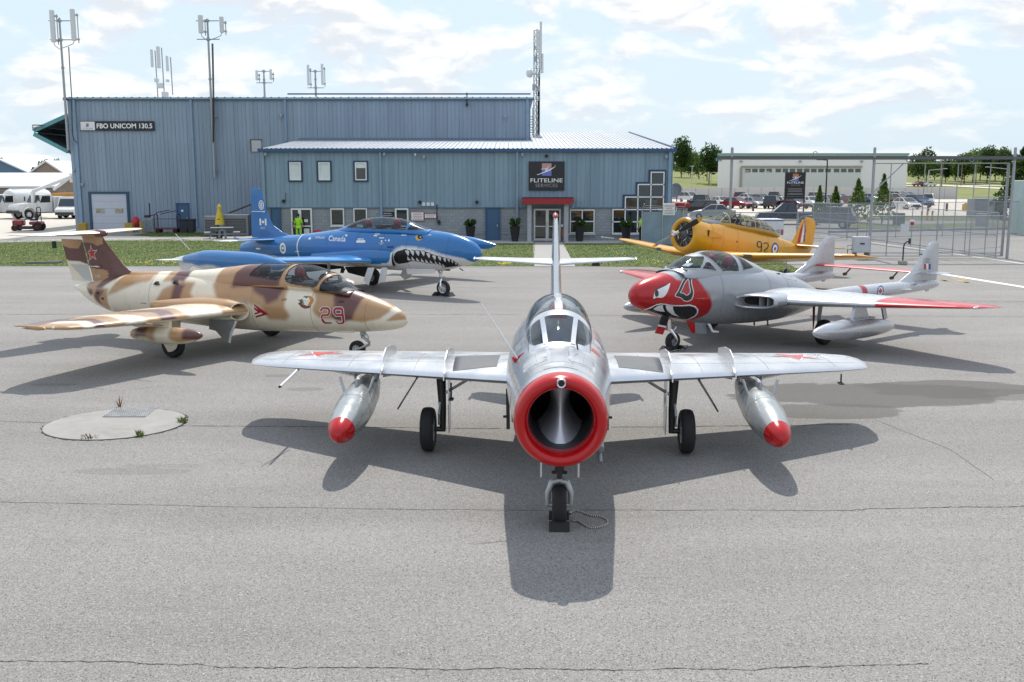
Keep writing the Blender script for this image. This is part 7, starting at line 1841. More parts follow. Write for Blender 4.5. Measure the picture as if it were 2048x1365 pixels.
# engine
q = MB(); q.lathe([(.001, 1.7), (.62, 1.7)], 40, Cy); q.build('engine_bulkhead', bay, t6, fix=False)
en = sub_empty('engine', t6)
q = MB(); q.lathe([(.001, 2.28), (.09, 2.26), (.11, 2.18), (.19, 2.12), (.235, 2.02), (.24, 1.75)], 28, Cy); q.build('crankcase', mat('crank_grey', (.10, .105, .11), .4, .4), en, 40)
q = MB(); q.lathe([(.245, 2.06), (.262, 2.06), (.262, 2.03), (.245, 2.03)], 36, Cy, close=True); q.build('oil_ring', chrome, en)
cyl = MB()
cyl.tube([(1.90, 0, .24), (1.90, 0, .58)], .085, 12)
for k_ in range(7): cyl.lathe([(.105, .30 + .04 * k_), (.105, .312 + .04 * k_)], 12, Matrix.Translation((1.90, 0, 0)))
cyl.tube([(2.02, .05, .22), (1.99, .08, .56)], .014, 5); cyl.tube([(2.02, -.05, .22), (1.99, -.08, .56)], .014, 5)
cm_ = cyl.mesh('cylinder')
for i in range(9): o = obj('cylinder', cm_, mat('cyl_metal', (.16, .16, .16), .4, .6), en, (0, 0, 1.655), (2 * math.pi * i / 9, 0, 0))
# propeller
pp = sub_empty('propeller', t6, (2.42, 0, 1.655))
q = MB(); q.lathe([(.001, .13), (.035, .12), (.05, .04), (.075, .0), (.075, -.14), (.05, -.2)], 16, Matrix.Rotation(R(90), 4, 'Y')); q.tube([(0, -.16, -.085), (0, .16, .085)], .06, 12); q.tube([(.06, -.12, .06), (.06, -.06, .03)], .05, 10); q.build('hub', chrome, pp, 40)
ba = math.atan2(.62, 1.25)
def blade(sg, m_, tipm):
 d = Vector((0, math.cos(ba) * sg, math.sin(ba) * sg)); e = Vector((0, -d.z, d.y)); v = []; rs = [.14, .3, .5, .75, 1.0, 1.15, 1.16, 1.28, 1.34, 1.37]
 for r_ in rs:
  w_ = float(np.interp(r_, [.14, .3, .6, 1.0, 1.25, 1.37], [.045, .07, .105, .10, .085, .03])); tw = R(float(np.interp(r_, [.14, 1.37], [52, 16])))
  ch = e * math.cos(tw) + Vector((1, 0, 0)) * math.sin(tw); nr = d.cross(ch); th = float(np.interp(r_, [.14, .4, 1.37], [.04, .025, .008]))
  v += [d * r_ + ch * w_, d * r_ + nr * th, d * r_ - ch * w_, d * r_ - nr * th]
 def seg(i0, i1, name, mm):
  q = MB(); q.add(v[i0 * 4:(i1 + 1) * 4], [(k_ * 4 + a, k_ * 4 + (a + 1) % 4, k_ * 4 + 4 + (a + 1) % 4, k_ * 4 + 4 + a) for k_ in range(i1 - i0) for a in range(4)] + [(0, 1, 2, 3), tuple((i1 - i0) * 4 + a for a in (3, 2, 1, 0))]); return q.build(name, mm, pp, 60)
 b_ = seg(0, 5, 'blade', m_); seg(5, 9, 'blade_tip', tipm)
blade(1, mat('prop_black', (.015, .014, .014), .4), yel_m); blade(-1, mat('prop_grey', (.10, .10, .105), .35, .4), yel_m)
# wings
for s in (1, -1):
 W = wing_mesh('wing', [(.4 * s, 1.10, .98, 2.5, .15, 1), (1.6 * s, 1.08, 1.0, 2.4, .15, 1), (4.6 * s, .20, 1.28, 1.75, .13, 0), (5.7 * s, -.12, 1.38, 1.5, .12, 0), (6.15 * s, -.36, 1.42, 1.15, .10, 0), (6.38 * s, -.75, 1.44, .62, .06, 0), (6.45 * s, -1.05, 1.445, .15, .04, 0)], 60); wo = obj('wing', W, yel_m, t6, smooth=50); wb = bvh_of(W)
 q = MB(); q.box((.88 if s > 0 else .86, 2.28 * s, 1.06), (.06, .42, .12), bev=.02); q.build('landing_light', mat('light_dark', (.02, .05, .05), .1), wo)
 q = MB(); q.lathe([(.001, .1), (.02, .06), (.02, -.1), (.001, -.14)], 8, Matrix.Translation((-.32, 6.1 * s, 1.44)) @ Matrix.Rotation(R(90), 4, 'Y')); q.build('tip_light', blackp, wo, 180)
 if s == -1: q = MB(); q.tube([(-.1, -6.15, 1.42), (.5, -6.2, 1.40)], .018, 8); q.tube([(.5, -6.2, 1.4), (.62, -6.2, 1.4)], .03, 8); q.build('pitot_tube', steel, wo)
 for yy in (1.6, 3.4, 5.2): panel_line(wo, [(.9 - .3 * (yy - 1.6) - .12 * i, yy * s, 3) for i in range(14)], wb, (0, 0, -1), .012, mat('panel_line_yellow', (.20, .09, .01), .6))
 g = sub_empty('main_gear', t6, (.60, 1.28 * s, 0)); zc_w = (.36 - .60 * sP) / cP
 wheel(g, (0, 0, zc_w), .36, .22, rim_m, .48, 6)
 q = MB(); q.tube([(0, -.18 * s, zc_w), (.02, -.17 * s, .55), (.05, -.1 * s, 1.0)], [.045, .055, .07], 10); q.tube([(0, 0, zc_w), (0, -.18 * s, zc_w)], .04, 8); q.build('leg', yel_m, g, 40)
 W = wing_mesh('tailplane', [(.05 * s, -4.65, 1.92, 1.25, .09, 0), (1.6 * s, -4.95, 1.94, .98, .08, 0), (2.0 * s, -5.3, 1.95, .5, .05, 0)], 20); obj('tailplane', W, yel_m, t6, smooth=50)
tw_ = (-4.55, (.13 + 4.55 * sP) / cP); g = sub_empty('tail_gear', t6, (tw_[0], 0, 0)); wheel(g, (0, 0, tw_[1]), .13, .10, rim_m, .5, 5); q = MB(); q.tube([(0, .07, tw_[1]), (.12, .06, tw_[1] + .25), (.2, 0, 1.45)], .03, 8); q.build('leg', oleo, g)
# fin and rudder
fin = s6p([(1580, 487), (1590, 468), (1600, 448), (1604, 438)]); 
FV = wing_mesh('tail_fin', [(1.80, -4.45, 0, 1.1, .08, 0), (2.2, -4.72, 0, .80, .08, 0), (2.75, -5.02, 0, .48, .09, 0), (3.05, -5.14, 0, .36, .09, 0)], 24, True, 16); fo = obj('tail_fin', FV, yel_m, t6, smooth=50)
RV = wing_mesh('rudder', [(1.70, -5.5, 0, .45, .07, 0), (1.95, -5.5, 0, .62, .07, 0), (2.9, -5.48, 0, .66, .07, 0), (3.1, -5.3, 0, .72, .06, 0), (3.19, -5.38, 0, .5, .04, 0)], 24, True, 16); ro = obj('rudder', RV, yel_m, t6, smooth=50); fb = bvh_of(FV)
for k_, m_ in enumerate((rR, fW, rB)):
 a, b = 1594.5 + k_ * 6.5, 1601.5 + k_ * 6.3
 decal('fin_flash', poly_decal([s6p([(a, 486 - k_ * .5), (a + 5.9, 486 - k_ * .5), (min(b + 5.7, 1612), 447 - k_ * 5), (min(b, 1609), 458 - k_ * 7.5)], .04)], .06), vsp, fb, (0, -1, 0), m_, t6, .005)
# canopy: windscreen, open front, framed greenhouse
wsb = s6(1443, 441, .35)
GH = Loft([(.30, 2.36, 2.1, .28, 2.2), (.15, 2.50, 2.1, .36, 2.22), (-.12, 2.74, 2.1, .40, 2.25), (-.5, 2.80, 2.1, .42, 2.26), (-1.4, 2.80, 2.1, .42, 2.26), (-2.4, 2.72, 2.1, .40, 2.25), (-3.0, 2.55, 2.1, .33, 2.22), (-3.5, 2.30, 2.08, .2, 2.18)], 260, 120)
V, F = GH.grid(); c = V[F].mean(1); x, z, ay = c[:, 0], c[:, 2], np.abs(c[:, 1])
bars = np.zeros(len(F), bool)
for xb_ in (-.14, -1.02, -1.35, -1.68, -2.02, -2.36, -2.7, -3.02): bars |= np.abs(x - xb_) < .025
bars |= (z < 2.33) | (np.abs(z - (2.60 - .06 * (x < -2.3))) < .013) & (x < -1.0) | ((ay < .018) & (x < -1.0)) | ((x > -.1) & (np.abs(ay - .20) < .015))
cls = np.where(bars, 0, 1); openf = (x < -.17) & (x > -1.0) & (z > 2.33); cls[openf] = 2
sp = split_faces(V, F, cls); me = arr_mesh('canopy_frame', *sp[0]); obj('canopy_frame', me, mat('frame_olive', (.40, .27, .06), .4), t6); shade(me); 
for nm, kk in (('windscreen_glass', (cls == 1) & (x > -.6)), ('canopy_glass', (cls == 1) & (x <= -.6))): me = arr_mesh(nm, *split_faces(V, F[kk], cls[kk])[1]); obj(nm, me, canopy_glass, t6); shade(me)
q = MB()
for y in (-.16, .16): q.tube([(-.95, y, 2.35), (-.85, y * .9, 2.62), (-.98, y * .5, 2.78), (-1.1, 0, 2.80)], .014, 6); q.tube([(-.6, y, 2.34), (-.95, y * .8, 2.7)], .014, 6)
q.tube([(-.95, -.3, 2.36), (-.7, -.1, 2.7), (-.7, .1, 2.7), (-.95, .3, 2.36)], .018, 6); q.build('crash_frame', blackp, t6)
q = MB(); q.box((-1.4, 0, 2.32), (3.2, .66, .10), bev=.03); q.build('cockpit_tub', cockpit_grey, t6)
for x_ in (-.85, -2.1): q = MB(); q.box((x_, 0, 2.45), (.10, .34, .30), bev=.03); q.build('seat', seat_blk, t6)
# exhaust scoop, number, roundel
p = s6(1412, 467, .62); h_ = ybv.ray_cast((min(p[0], 1.1), 4, p[1]), (0, -1, 0)); q = MB(); q.prism([(.28, .02), (.28, .30), (-.62, .14), (-.62, .10)], 0, .14, 'y', M=Matrix.Translation(h_[0] + Vector((0, -.04, -.15)))); q.build('air_scoop', yel_m, t6, 30)
q = MB(); q.box(h_[0] + Vector((.285, .05, .01)), (.012, .12, .22)); q.build('scoop_mouth', bay, t6)
st_b = mat('stencil_black', (.02, .018, .012), .5)
def seg_digit(txt, px0, px1, py0, py1, y):
 """block stencil numerals built from bars"""
 A = {'9': [(0, .5, 0, 1), (0, 1, 1, 1), (1, 0, 1, 1), (0, .5, 1, .5), (.25, 0, 1, 0)], '2': [(0, .82, 0, 1), (0, 1, 1, 1), (1, .55, 1, 1), (0, .12, 1, .55), (0, 0, 1, 0)]}
 for (x0, z0, x1, z1) in A[txt]:
  a, b = Vector((px0 + (px1 - px0) * x0, py1 + (py0 - py1) * z0)), Vector((px0 + (px1 - px0) * x1, py1 + (py0 - py1) * z1)); d = (b - a).normalized(); nn = Vector((-d.y, d.x)) * 1.25
  a, b = a + d * .9, b - d * .9
  decal('number_bar', poly_decal([s6p([tuple(a + nn), tuple(a - nn), tuple(b - nn), tuple(b + nn)], y)], .06), vsp, ybv, (0, -1, 0), st_b, t6, .006)
seg_digit('9', 1513.5, 1522.5, 484, 505, .45); seg_digit('2', 1527, 1536.5, 486.5, 505, .43)
pr = s6(1550, 498, .38); 
for rr_, m_, of in ((.255, rB, .004), (.175, fW, .006), (.075, rR, .008)): decal('roundel', poly_decal([ellipse(*pr, rr_)], .06), vsp, ybv, (0, -1, 0), m_, t6, of)
for (a, b) in ((1402, 452), (1396, 486), (1403, 489), (1474, 484)):
 p = s6(a, b, .55); h_ = ybv.ray_cast((p[0], 4, p[1]), (0, -1, 0))
 if h_[0]: q = MB(); q.box(h_[0], (.07, .02, .05)); q.build('vent_slot', bay, t6)
for x_ in (1.0, .35, -.6, -2.6, -3.8): ring_line(t6, YL, x_, .012, mat('panel_line_yellow'))
# ================================================================== BEYOND THE APRON
lot_m = mat('lot_concrete', (.50, .455, .39), .9, var=.08, scale=.3)
road_m = mat('road_asphalt', (.24, .23, .22), .9, var=.1, scale=.4)
field_m = mat('field_grass', (.15, .165, .035), .95, var=.45, scale=.12, bump=.5, bscale=3)
verge_m = mat('verge_grass', (.085, .105, .028), .95, var=.45, scale=.25, bump=.5, bscale=6)
def P3(px, py, z=0.0): p = G(px, py); return (p.x, p.y, z)
def flat(name, pts, m, z): q = MB(); q.quad(*[(a, b, z) for a, b, *_ in pts]); return q.build(name, m, kind='structure', fix=False)
flat('apron_concrete', [(-90, 64), (-34, 64), (-34, 118), (-90, 118)], mat('pale_concrete', (.50, .46, .40), .9, var=.06, scale=.2), .010)
flat('parking_lot', [(24, 108), (130, 104), (150, 196), (30, 196)], lot_m, .020)
flat('verge', [(16, 92), P3(1700, 440), (62, 92), (66, 106), (20, 107)], verge_m, .024)
flat('verge', [P3(1690, 458), P3(1900, 461), P3(1990, 455), P3(1960, 447), P3(1690, 450)], verge_m, .028)
flat('verge', [P3(1905, 455), P3(2060, 455), P3(2060, 446), P3(1960, 446)], verge_m, .030)
q = MB(); a, b = Vector(P3(1660, 466)), Vector(P3(2010, 459)); q.bar(a + Vector((0, 0, .08)), b + Vector((0, 0, .08)), .5, .16); q.build('kerb', mat('kerb_grey', (.25, .27, .30), .9), kind='structure')
# rising ground beyond
xs = np.linspace(-400, 700, 56); ys = np.concatenate([np.linspace(205, 420, 22), np.linspace(470, 2500, 12)])
X, Y = np.meshgrid(xs, ys); Z = .03 + np.clip((Y - 215) / 190, 0, 1) ** 1.3 * 4.6 + np.clip((Y - 420) / 2000, 0, 1) * 26 + .5 * np.sin(X * .031) * np.clip((Y - 230) / 200, 0, 1)
Z += 3.2 * np.exp(-((X - 48) / 22) ** 2 - ((Y - 300) / 45) ** 2)
i = np.arange(len(ys) - 1)[:, None]; j = np.arange(len(xs) - 1)[None]; n_ = len(xs)
F = np.stack([i * n_ + j, i * n_ + j + 1, (i + 1) * n_ + j + 1, (i + 1) * n_ + j], -1).reshape(-1, 4)
o = obj('hills', arr_mesh('hills', np.stack([X, Y, Z], -1).reshape(-1, 3), F), field_m, kind='structure'); shade(o.data)
hill_bvh = bvh_of(o.data)
def gz(x, y): h = hill_bvh.ray_cast((x, y, 200), (0, 0, -1)); return h[0].z if h[0] else 0.0
def road_strip(pts, wid):
 q = MB(); v = []
 for k_, (x, y) in enumerate(pts):
  d = (Vector(pts[min(k_ + 1, len(pts) - 1)]) - Vector(pts[max(0, k_ - 1)])).normalized(); nn = Vector((-d.y, d.x)) * wid / 2
  for s in (1, -1): p = Vector((x, y)) + nn * s; v.append((p.x, p.y, gz(p.x, p.y) + .12))
 q.add(v, [(2 * k_, 2 * k_ + 1, 2 * k_ + 3, 2 * k_ + 2) for k_ in range(len(pts) - 1)]); q.build('road', lot_m, kind='structure', fix=False)
road_strip([(150 - 1.35 * t - .0 * t * t, 200 + 9 * t) for t in range(0, 20)], 8); road_strip([(60 + 12 * t, 300 + 1.5 * t) for t in range(16)], 7)
# --------------------------- leaves
def crown_mesh(name, w, h, n, leaf, lobes, seed, z0=0.0, conic=False):
 r_ = np.random.default_rng(seed); C = []
 if conic:
  k = r_.uniform(0, 1, n) ** .75; rad = (1 - k) * w / 2 * (.55 + .45 * np.abs(np.sin(k * 26)) ** .6) * r_.uniform(.55, 1.05, n); a = r_.uniform(0, 6.28, n)
  P = np.stack([rad * np.cos(a), rad * np.sin(a), z0 + k * h - rad * .25], 1)
 else:
  cs = [(r_.uniform(-.3, .3) * w, r_.uniform(-.3, .3) * w, z0 + h * (.30 + .55 * r_.uniform(0, 1)), r_.uniform(.20, .34) * w) for _ in range(lobes)]; Q_ = []
  for (cx, cy, cz, rr) in cs:
   m = n // lobes; d = r_.normal(size=(m, 3)); d /= np.linalg.norm(d, axis=1)[:, None]; Q_.append(np.array([cx, cy, cz]) + d * rr * r_.uniform(.62, 1.08, m)[:, None] * np.array([1, 1, h / w * .85]))
  P = np.concatenate(Q_); n = len(P)
 u = r_.normal(size=(n, 3)); u /= np.linalg.norm(u, axis=1)[:, None]; v = np.cross(u, r_.normal(size=(n, 3))); v /= np.linalg.norm(v, axis=1)[:, None]
 s = (leaf * r_.uniform(.5, 1.2, n))[:, None]
 V = np.stack([P - u * s, P - v * s * .6, P + u * s, P + v * s * .6], 1).reshape(-1, 3)
 return arr_mesh(name, V, np.arange(n * 4).reshape(-1, 4))
leaf_a = leaf_mat('leaf_mid', (.045, .085, .02), (.08, .135, .03), (.15, .20, .055), .35, trans=.5); leaf_b = leaf_mat('leaf_dark', (.022, .05, .016), (.055, .10, .026), (.10, .15, .045), .4, trans=.5); leaf_c = leaf_mat('spruce_needles', (.07, .12, .025), (.12, .19, .04), (.18, .24, .06), 2.0, trans=.45)
bark = mat('bark', (.085, .065, .05), .95, var=.3, scale=6)
def tree_proto(seed, w, h, n, leaf, lobes, lm, conic=False, tk=.18):
 t = thing('tree', 'tree', 'tree'); q = MB(); q.tube([(0, 0, -.3), (.05, 0, h * .3), (0, .05, h * .75)], [tk, tk * .75, tk * .25], 8)
 if not conic:
  for a in range(5): q.tube([(0, 0, h * (.28 + .07 * a)), (math.cos(a * 2.2) * w * .28, math.sin(a * 2.2) * w * .28, h * (.5 + .06 * a))], [tk * .4, tk * .12], 5)
 q.build('trunk', bark, t); obj('crown', crown_mesh('crown', w, h * (.88 if conic else 1), n, leaf, lobes, seed, h * .12 if conic else 0, conic), lm, t); return t
protos = [tree_proto(1, 9, 11, 2600, .42, 11, leaf_a), tree_proto(2, 8, 12, 2600, .42, 12, leaf_b), tree_proto(3, 11, 10, 2800, .45, 13, leaf_a)]
used_p = [False] * 3
def put_tree(k_, x, y, sc, label, group='trees beyond the parking lot'):
 o = protos[k_]
 if used_p[k_]: o = copy_tree(o)
 used_p[k_] = True
 o.location = (x, y, gz(x, y) if y > 205 else 0); o.rotation_euler = (0, 0, rng.uniform(0, 6)); o.scale = (sc,) * 3; o['label'] = label; o['category'] = 'tree'; o['group'] = group; return o
def at_(px, Y): return (px - 1024) / 2000 * Y
TT = [(1358, 300, .95, 1, 'tree half hidden by the annex corner above the yellow field'), (1376, 330, .8, 0, 'smaller tree between the annex and the big tree by the white hangar'), (1392, 335, .75, 0, 'pale low tree just left of the dark tree beside the white hangar'), (1413, 270, .85, 1, 'dark rounded tree standing against the end of the white hangar')]
for px, Y, sc, k_, lb in TT: put_tree(k_, at_(px, Y), Y, sc, lb)
for i, px in enumerate((1826, 1842, 1858, 1880, 1900, 1917, 1934, 1948, 1962, 1978, 1994)):
 Y = 330 + 40 * ((i * 7) % 5) / 4; put_tree((i + (i // 3)) % 3, at_(px, Y), Y, (.9, .95, .7, .66, .75, .95, 1.05, 1.1, 1.0, 1.1, .95)[i], ('leafy tree closest to the white hangar end beyond the road', 'second tree out from the white hangar end, dark and tall', 'small tree in the low gap of the row behind the gate', 'second small tree in the low gap of the row behind the gate', 'third tree in the low gap, slightly taller, behind the gate', 'tree at the near end of the tall group behind the gate', 'tall tree with crown rising to the gate beam', 'tallest tree of the group touching the gate beam', 'rounded tree between the two tallest of the group', 'broad tall tree second before the big spruce', 'last leafy tree partly behind the big spruce')[i])
put_tree(0, at_(112, 190), 190, .72, 'green tree showing above the tan buildings beside the hangar corner', 'trees by the tan buildings'); put_tree(1, at_(128, 200), 200, .6, 'darker tree tucked against the hangar edge above the tan roof', 'trees by the tan buildings')
V = []; r_ = np.random.default_rng(9); n = 26000
x = r_.uniform(-900, 1300, n); y = 760 + r_.uniform(0, 90, n); z = 11 + (r_.uniform(0, 1, n)) * (9 + 4 * np.sin(x * .02) + 3 * np.sin(x * .071)); P = np.stack([x, y, z - 4], 1); u = r_.normal(size=(n, 3)); v = r_.normal(size=(n, 3)); u /= np.linalg.norm(u, axis=1)[:, None]; v /= np.linalg.norm(v, axis=1)[:, None]; s = 1.7
V = np.stack([P - u * s, P - v * s, P + u * s, P + v * s], 1).reshape(-1, 3); obj('far_treeline', arr_mesh('far_treeline', V, np.arange(n * 4).reshape(-1, 4)), leaf_b, kind='stuff')
# spruces on the verge
sp_lab = ['smallest young spruce beside the black sign board', 'second smallest young spruce right of the tall black lamp post', 'wide young spruce in front of the white hangar end', 'tallest young spruce just behind the middle gate post']
spr = None
for i, (px, pt, pb, wpx) in enumerate(((1637, 374, 436, 22), (1669, 375, 438, 30), (1713, 360, 446, 44), (1763, 351, 450, 40))):
 p = G(px, pb); h = (pb - pt) * p.y / 2000
 t = tree_proto(20 + i, wpx * p.y / 2000 * 1.6, h, 800, .17, 1, leaf_c, True, .06); t.name = 'young_spruce'; t.location = (p.x, p.y, 0); t['label'] = sp_lab[i]; t['group'] = 'young spruces on the verge'
p = G(2044, 440); t = tree_proto(31, 8.5, 8.6, 8000, .20, 1, leaf_b, True, .2); t.name = 'spruce_tree'; t.location = (p.x + .4, p.y, 0); t['label'] = 'tall dark spruce at the far edge beside the pale shed'
# --------------------------- white hangar across the lot
Yw = 235; wx0, wx1, wz = at_(1430, Yw), at_(1803, Yw), Q(1600, 309, Yw).z
whm = mat('white_cladding', (.83, .80, .81), .6, var=.03, scale=.1); whd = mat('white_door', (.66, .655, .65), .6, var=.03, scale=.1)
wh = thing('white_hangar', 'long white hangar with wide door and strip of small windows beyond the parking lot', 'hangar', ((wx0 + wx1) / 2, Yw, 0)); wo_ = Vector(wh.location)
q = MB(); q.prism([(wx0 - wo_.x, 0), (wx1 - wo_.x, 0), (wx1 - wo_.x + 2, 40), (wx0 - wo_.x + 9.5, 40)], -1, wz, 'z'); q.build('wall', whm, wh); q = MB(); q.box((0, -.1, wz), (wx1 - wx0 + .4, .4, .5)); q.build('roof_edge', mat('teal_edge', (.22, .36, .36), .6), wh)
def wq(px, py): p = Q(px, py, Yw); return p.x - wo_.x, p.z
a, b = wq(1484, 335), wq(1722, 335); q = MB(); q.box(((a[0] + b[0]) / 2, -.12, a[1] / 2), (b[0] - a[0], .16, a[1])); dr = q.build('hangar_door', whd, wh); q = MB(); q.box(((a[0] + b[0]) / 2, -.2, a[1] + .15), (b[0] - a[0] + .4, .5, .4)); q.box((a[0] - .2, -.2, a[1] / 2), (.4, .5, a[1])); q.build('door_frame', mat('beige_frame', (.36, .33, .27), .7), wh)
for i in range(16):
 px = 1490 + 14.2 * i + (4 if i > 3 else 0) + (3 if i > 11 else 0); x0, z1 = wq(px, 338); x1, z0 = wq(px + 10.5, 345); q = MB(); q.box(((x0 + x1) / 2, -.22, (z0 + z1) / 2), (x1 - x0, .06, z1 - z0)); q.build('window', mat('far_pane', (.06, .075, .095), .08, spec=.8), dr)
for i in range(3): x, z = wq(1433 + 4.4 * i, 319); q = MB(); q.box((x, -.1, z), (.32, .08, .8)); q.box((x + .12, -.1, z + .3), (.4, .08, .16)); q.build('teal_letter', mat('teal_letter', (.12, .34, .36), .6), wh)
for px in (1482, 1600, 1723): x, z = wq(px, 323); q = MB(); q.box((x, -.3, z), (.5, .5, .4)); q.build('flood_lamp', greyp, wh)
rwl = thing('retaining_wall', 'low pale retaining wall running behind the parked cars', 'wall', (at_(1620, 200), 200, 0)); q = MB()
x0, x1 = at_(1335, 200) - rwl.location.x, at_(1905, 200) - rwl.location.x; n = 22
for i in range(n): q = MB(); q.box((x0 + (x1 - x0) * (i + .5) / n, 0, 1.05), ((x1 - x0) / n - .06, .4, 2.4)); q.build('panel', mat('wall_panel', (.55, .53, .49), .85, var=.05), rwl)
# --------------------------- cars
car_paint = mat('car_paint', objcol=True, rough=.22, var=.03, coat=.5); car_glass = mat('car_glass', (.02, .025, .03), .06, spec=.8, rvar=.01); lampw = mat('headlamp', (.65, .66, .66), .15); lampr = mat('tail_lamp', (.35, .012, .012), .2)
def car_proto(kind):
 t = thing('parked_car', 'car', 'car'); L, W = (4.5, 1.78)
 prof = {'sedan': [(-2.2, .35), (-2.22, .8), (-1.9, .95), (-1.35, 1.0), (1.0, .98), (1.75, .85), (2.15, .68), (2.2, .35)], 'suv': [(-2.2, .4), (-2.22, .9), (-2.1, 1.05), (1.05, 1.08), (1.95, .95), (2.15, .75), (2.2, .4)], 'pickup': [(-2.7, .5), (-2.72, 1.05), (-.7, 1.07), (1.15, 1.12), (2.45, 1.02), (2.65, .8), (2.68, .5)]}[kind]
 gh = {'sedan': [(-1.6, .97), (-.95, 1.42), (.2, 1.45), (1.05, .97)], 'suv': [(-2.12, 1.04), (-1.85, 1.66), (.1, 1.70), (1.1, 1.06)], 'pickup': [(-.75, 1.06), (-.6, 1.78), (.45, 1.80), (1.25, 1.1)]}[kind]
 W = 1.95 if kind == 'pickup' else W; zw = .36 if kind == 'pickup' else .32; xw = 1.65 if kind == 'pickup' else 1.35
 q = MB(); n = len(prof); v = []
 for y, s in ((-W / 2, .94), (-W / 2 + .06, 1.0), (W / 2 - .06, 1.0), (W / 2, .94)): v += [(x * (1 if s == 1 else .985), y, .35 + (z - .35) * s) for x, z in prof]
 f = [tuple(range(n)), tuple(range(3 * n, 4 * n))] + [(r * n + i, r * n + (i + 1) % n, (r + 1) * n + (i + 1) % n, (r + 1) * n + i) for r in range(3) for i in range(n)]; q.add(v, f); b = q.build('body', car_paint, t, 30)
 q = MB(); v = []
 for y0, k_ in ((-1, 0), (1, 0)): v += [(x, y0 * (W / 2 - .05 - (.16 if z > 1.2 else 0)), z) for x, z in gh]
 q.add(v, [(0, 1, 2, 3), (7, 6, 5, 4), (0, 4, 5, 1), (2, 6, 7, 3), (1, 5, 6, 2)]); q.build('windows', car_glass, t)
 q = MB(); q.box(((gh[1][0] + gh[2][0]) / 2, 0, gh[1][1] + .035), (gh[2][0] - gh[1][0] + .1, W - .38, .06), bev=.02)
 for s in (-1, 1):
  for x_, z_, x2, z2 in ((gh[0][0], gh[0][1], gh[1][0], gh[1][1]), (gh[3][0], gh[3][1], gh[2][0], gh[2][1]), ((gh[0][0] + gh[3][0]) / 2, gh[0][1], (gh[1][0] + gh[2][0]) / 2, gh[1][1])): q.bar((x_, s * (W / 2 - .055), z_), (x2, s * (W / 2 - .205), z2), .07, .05)
 q.build('roof', car_paint, t)
 if kind == 'pickup': q = MB(); q.box((-1.7, 0, 1.075), (1.85, W - .3, .01)); q.build('bed', bay, t)
 for x_ in (-xw, xw):
  for s in (-1, 1):
   q = MB(); M_ = Matrix.Translation((x_, s * (W / 2 - .1), zw)) @ Matrix.Rotation(R(90), 4, 'X'); q.lathe([(.001, -.11), (zw * .95, -.11), (zw, -.06), (zw, .06), (zw * .95, .11), (.001, .11)], 16, M_); w_ = q.build('wheel', tyre_m, t); q = MB(); q.lathe([(.001, -.12), (zw * .55, -.115), (zw * .6, -.1), (zw * .6, .1), (zw * .55, .115), (.001, .12)], 12, M_); q.build('rim', rim_m, w_)
 e = prof[-1][0]
 for s in (-1, 1):
  q = MB(); q.box((e - .12, s * (W / 2 - .28), prof[-2][1] - .02), (.14, .38, .13), bev=.03); q.build('headlight', lampw, t); q = MB(); q.box((prof[0][0] + .06, s * (W / 2 - .2), .82), (.12, .24, .2), bev=.03); q.build('tail_light', lampr, t)
  q = MB(); q.box((gh[3][0] - .15, s * (W / 2 + .08), 1.02), (.14, .18, .12), bev=.03); q.build('mirror', car_paint, t)
 q = MB(); q.box((e - .01, 0, .54), (.06, W * .6, .16), bev=.02); q.build('grille', blackp, t)
 for bx, bz in ((e + .02, .40), (prof[0][0] - .02, .45)): q = MB(); q.box((bx, 0, bz), (.06, W * .9, .12), bev=.02); q.build('bumper', blackp, t)
 return t
cp = {k: car_proto(k) for k in ('sedan', 'suv', 'pickup')}; cu = set()
PC = {'white': (.62, .62, .62), 'silver': (.36, .38, .40), 'red': (.25, .018, .03), 'black': (.012, .012, .014), 'navy': (.012, .018, .055), 'grey': (.09, .10, .11), 'blue': (.05, .08, .16), 'maroon': (.11, .02, .03)}
def put_car(kind, px, py, ang, col, label, group='cars in the parking lot', name=None):
 o = cp[kind]
 if kind in cu: o = copy_tree(o, color=PC[col])
 else: recolor(o, PC[col])
 cu.add(kind); p = G(px, py); o.location = (p.x, p.y, .03); o.rotation_euler = (0, 0, R(ang)); o['label'] = label; o['category'] = 'pickup' if kind == 'pickup' else 'car'; o['group'] = group
 if name: o.name = name
 elif kind == 'pickup': o.name = 'pickup_truck'
 return o
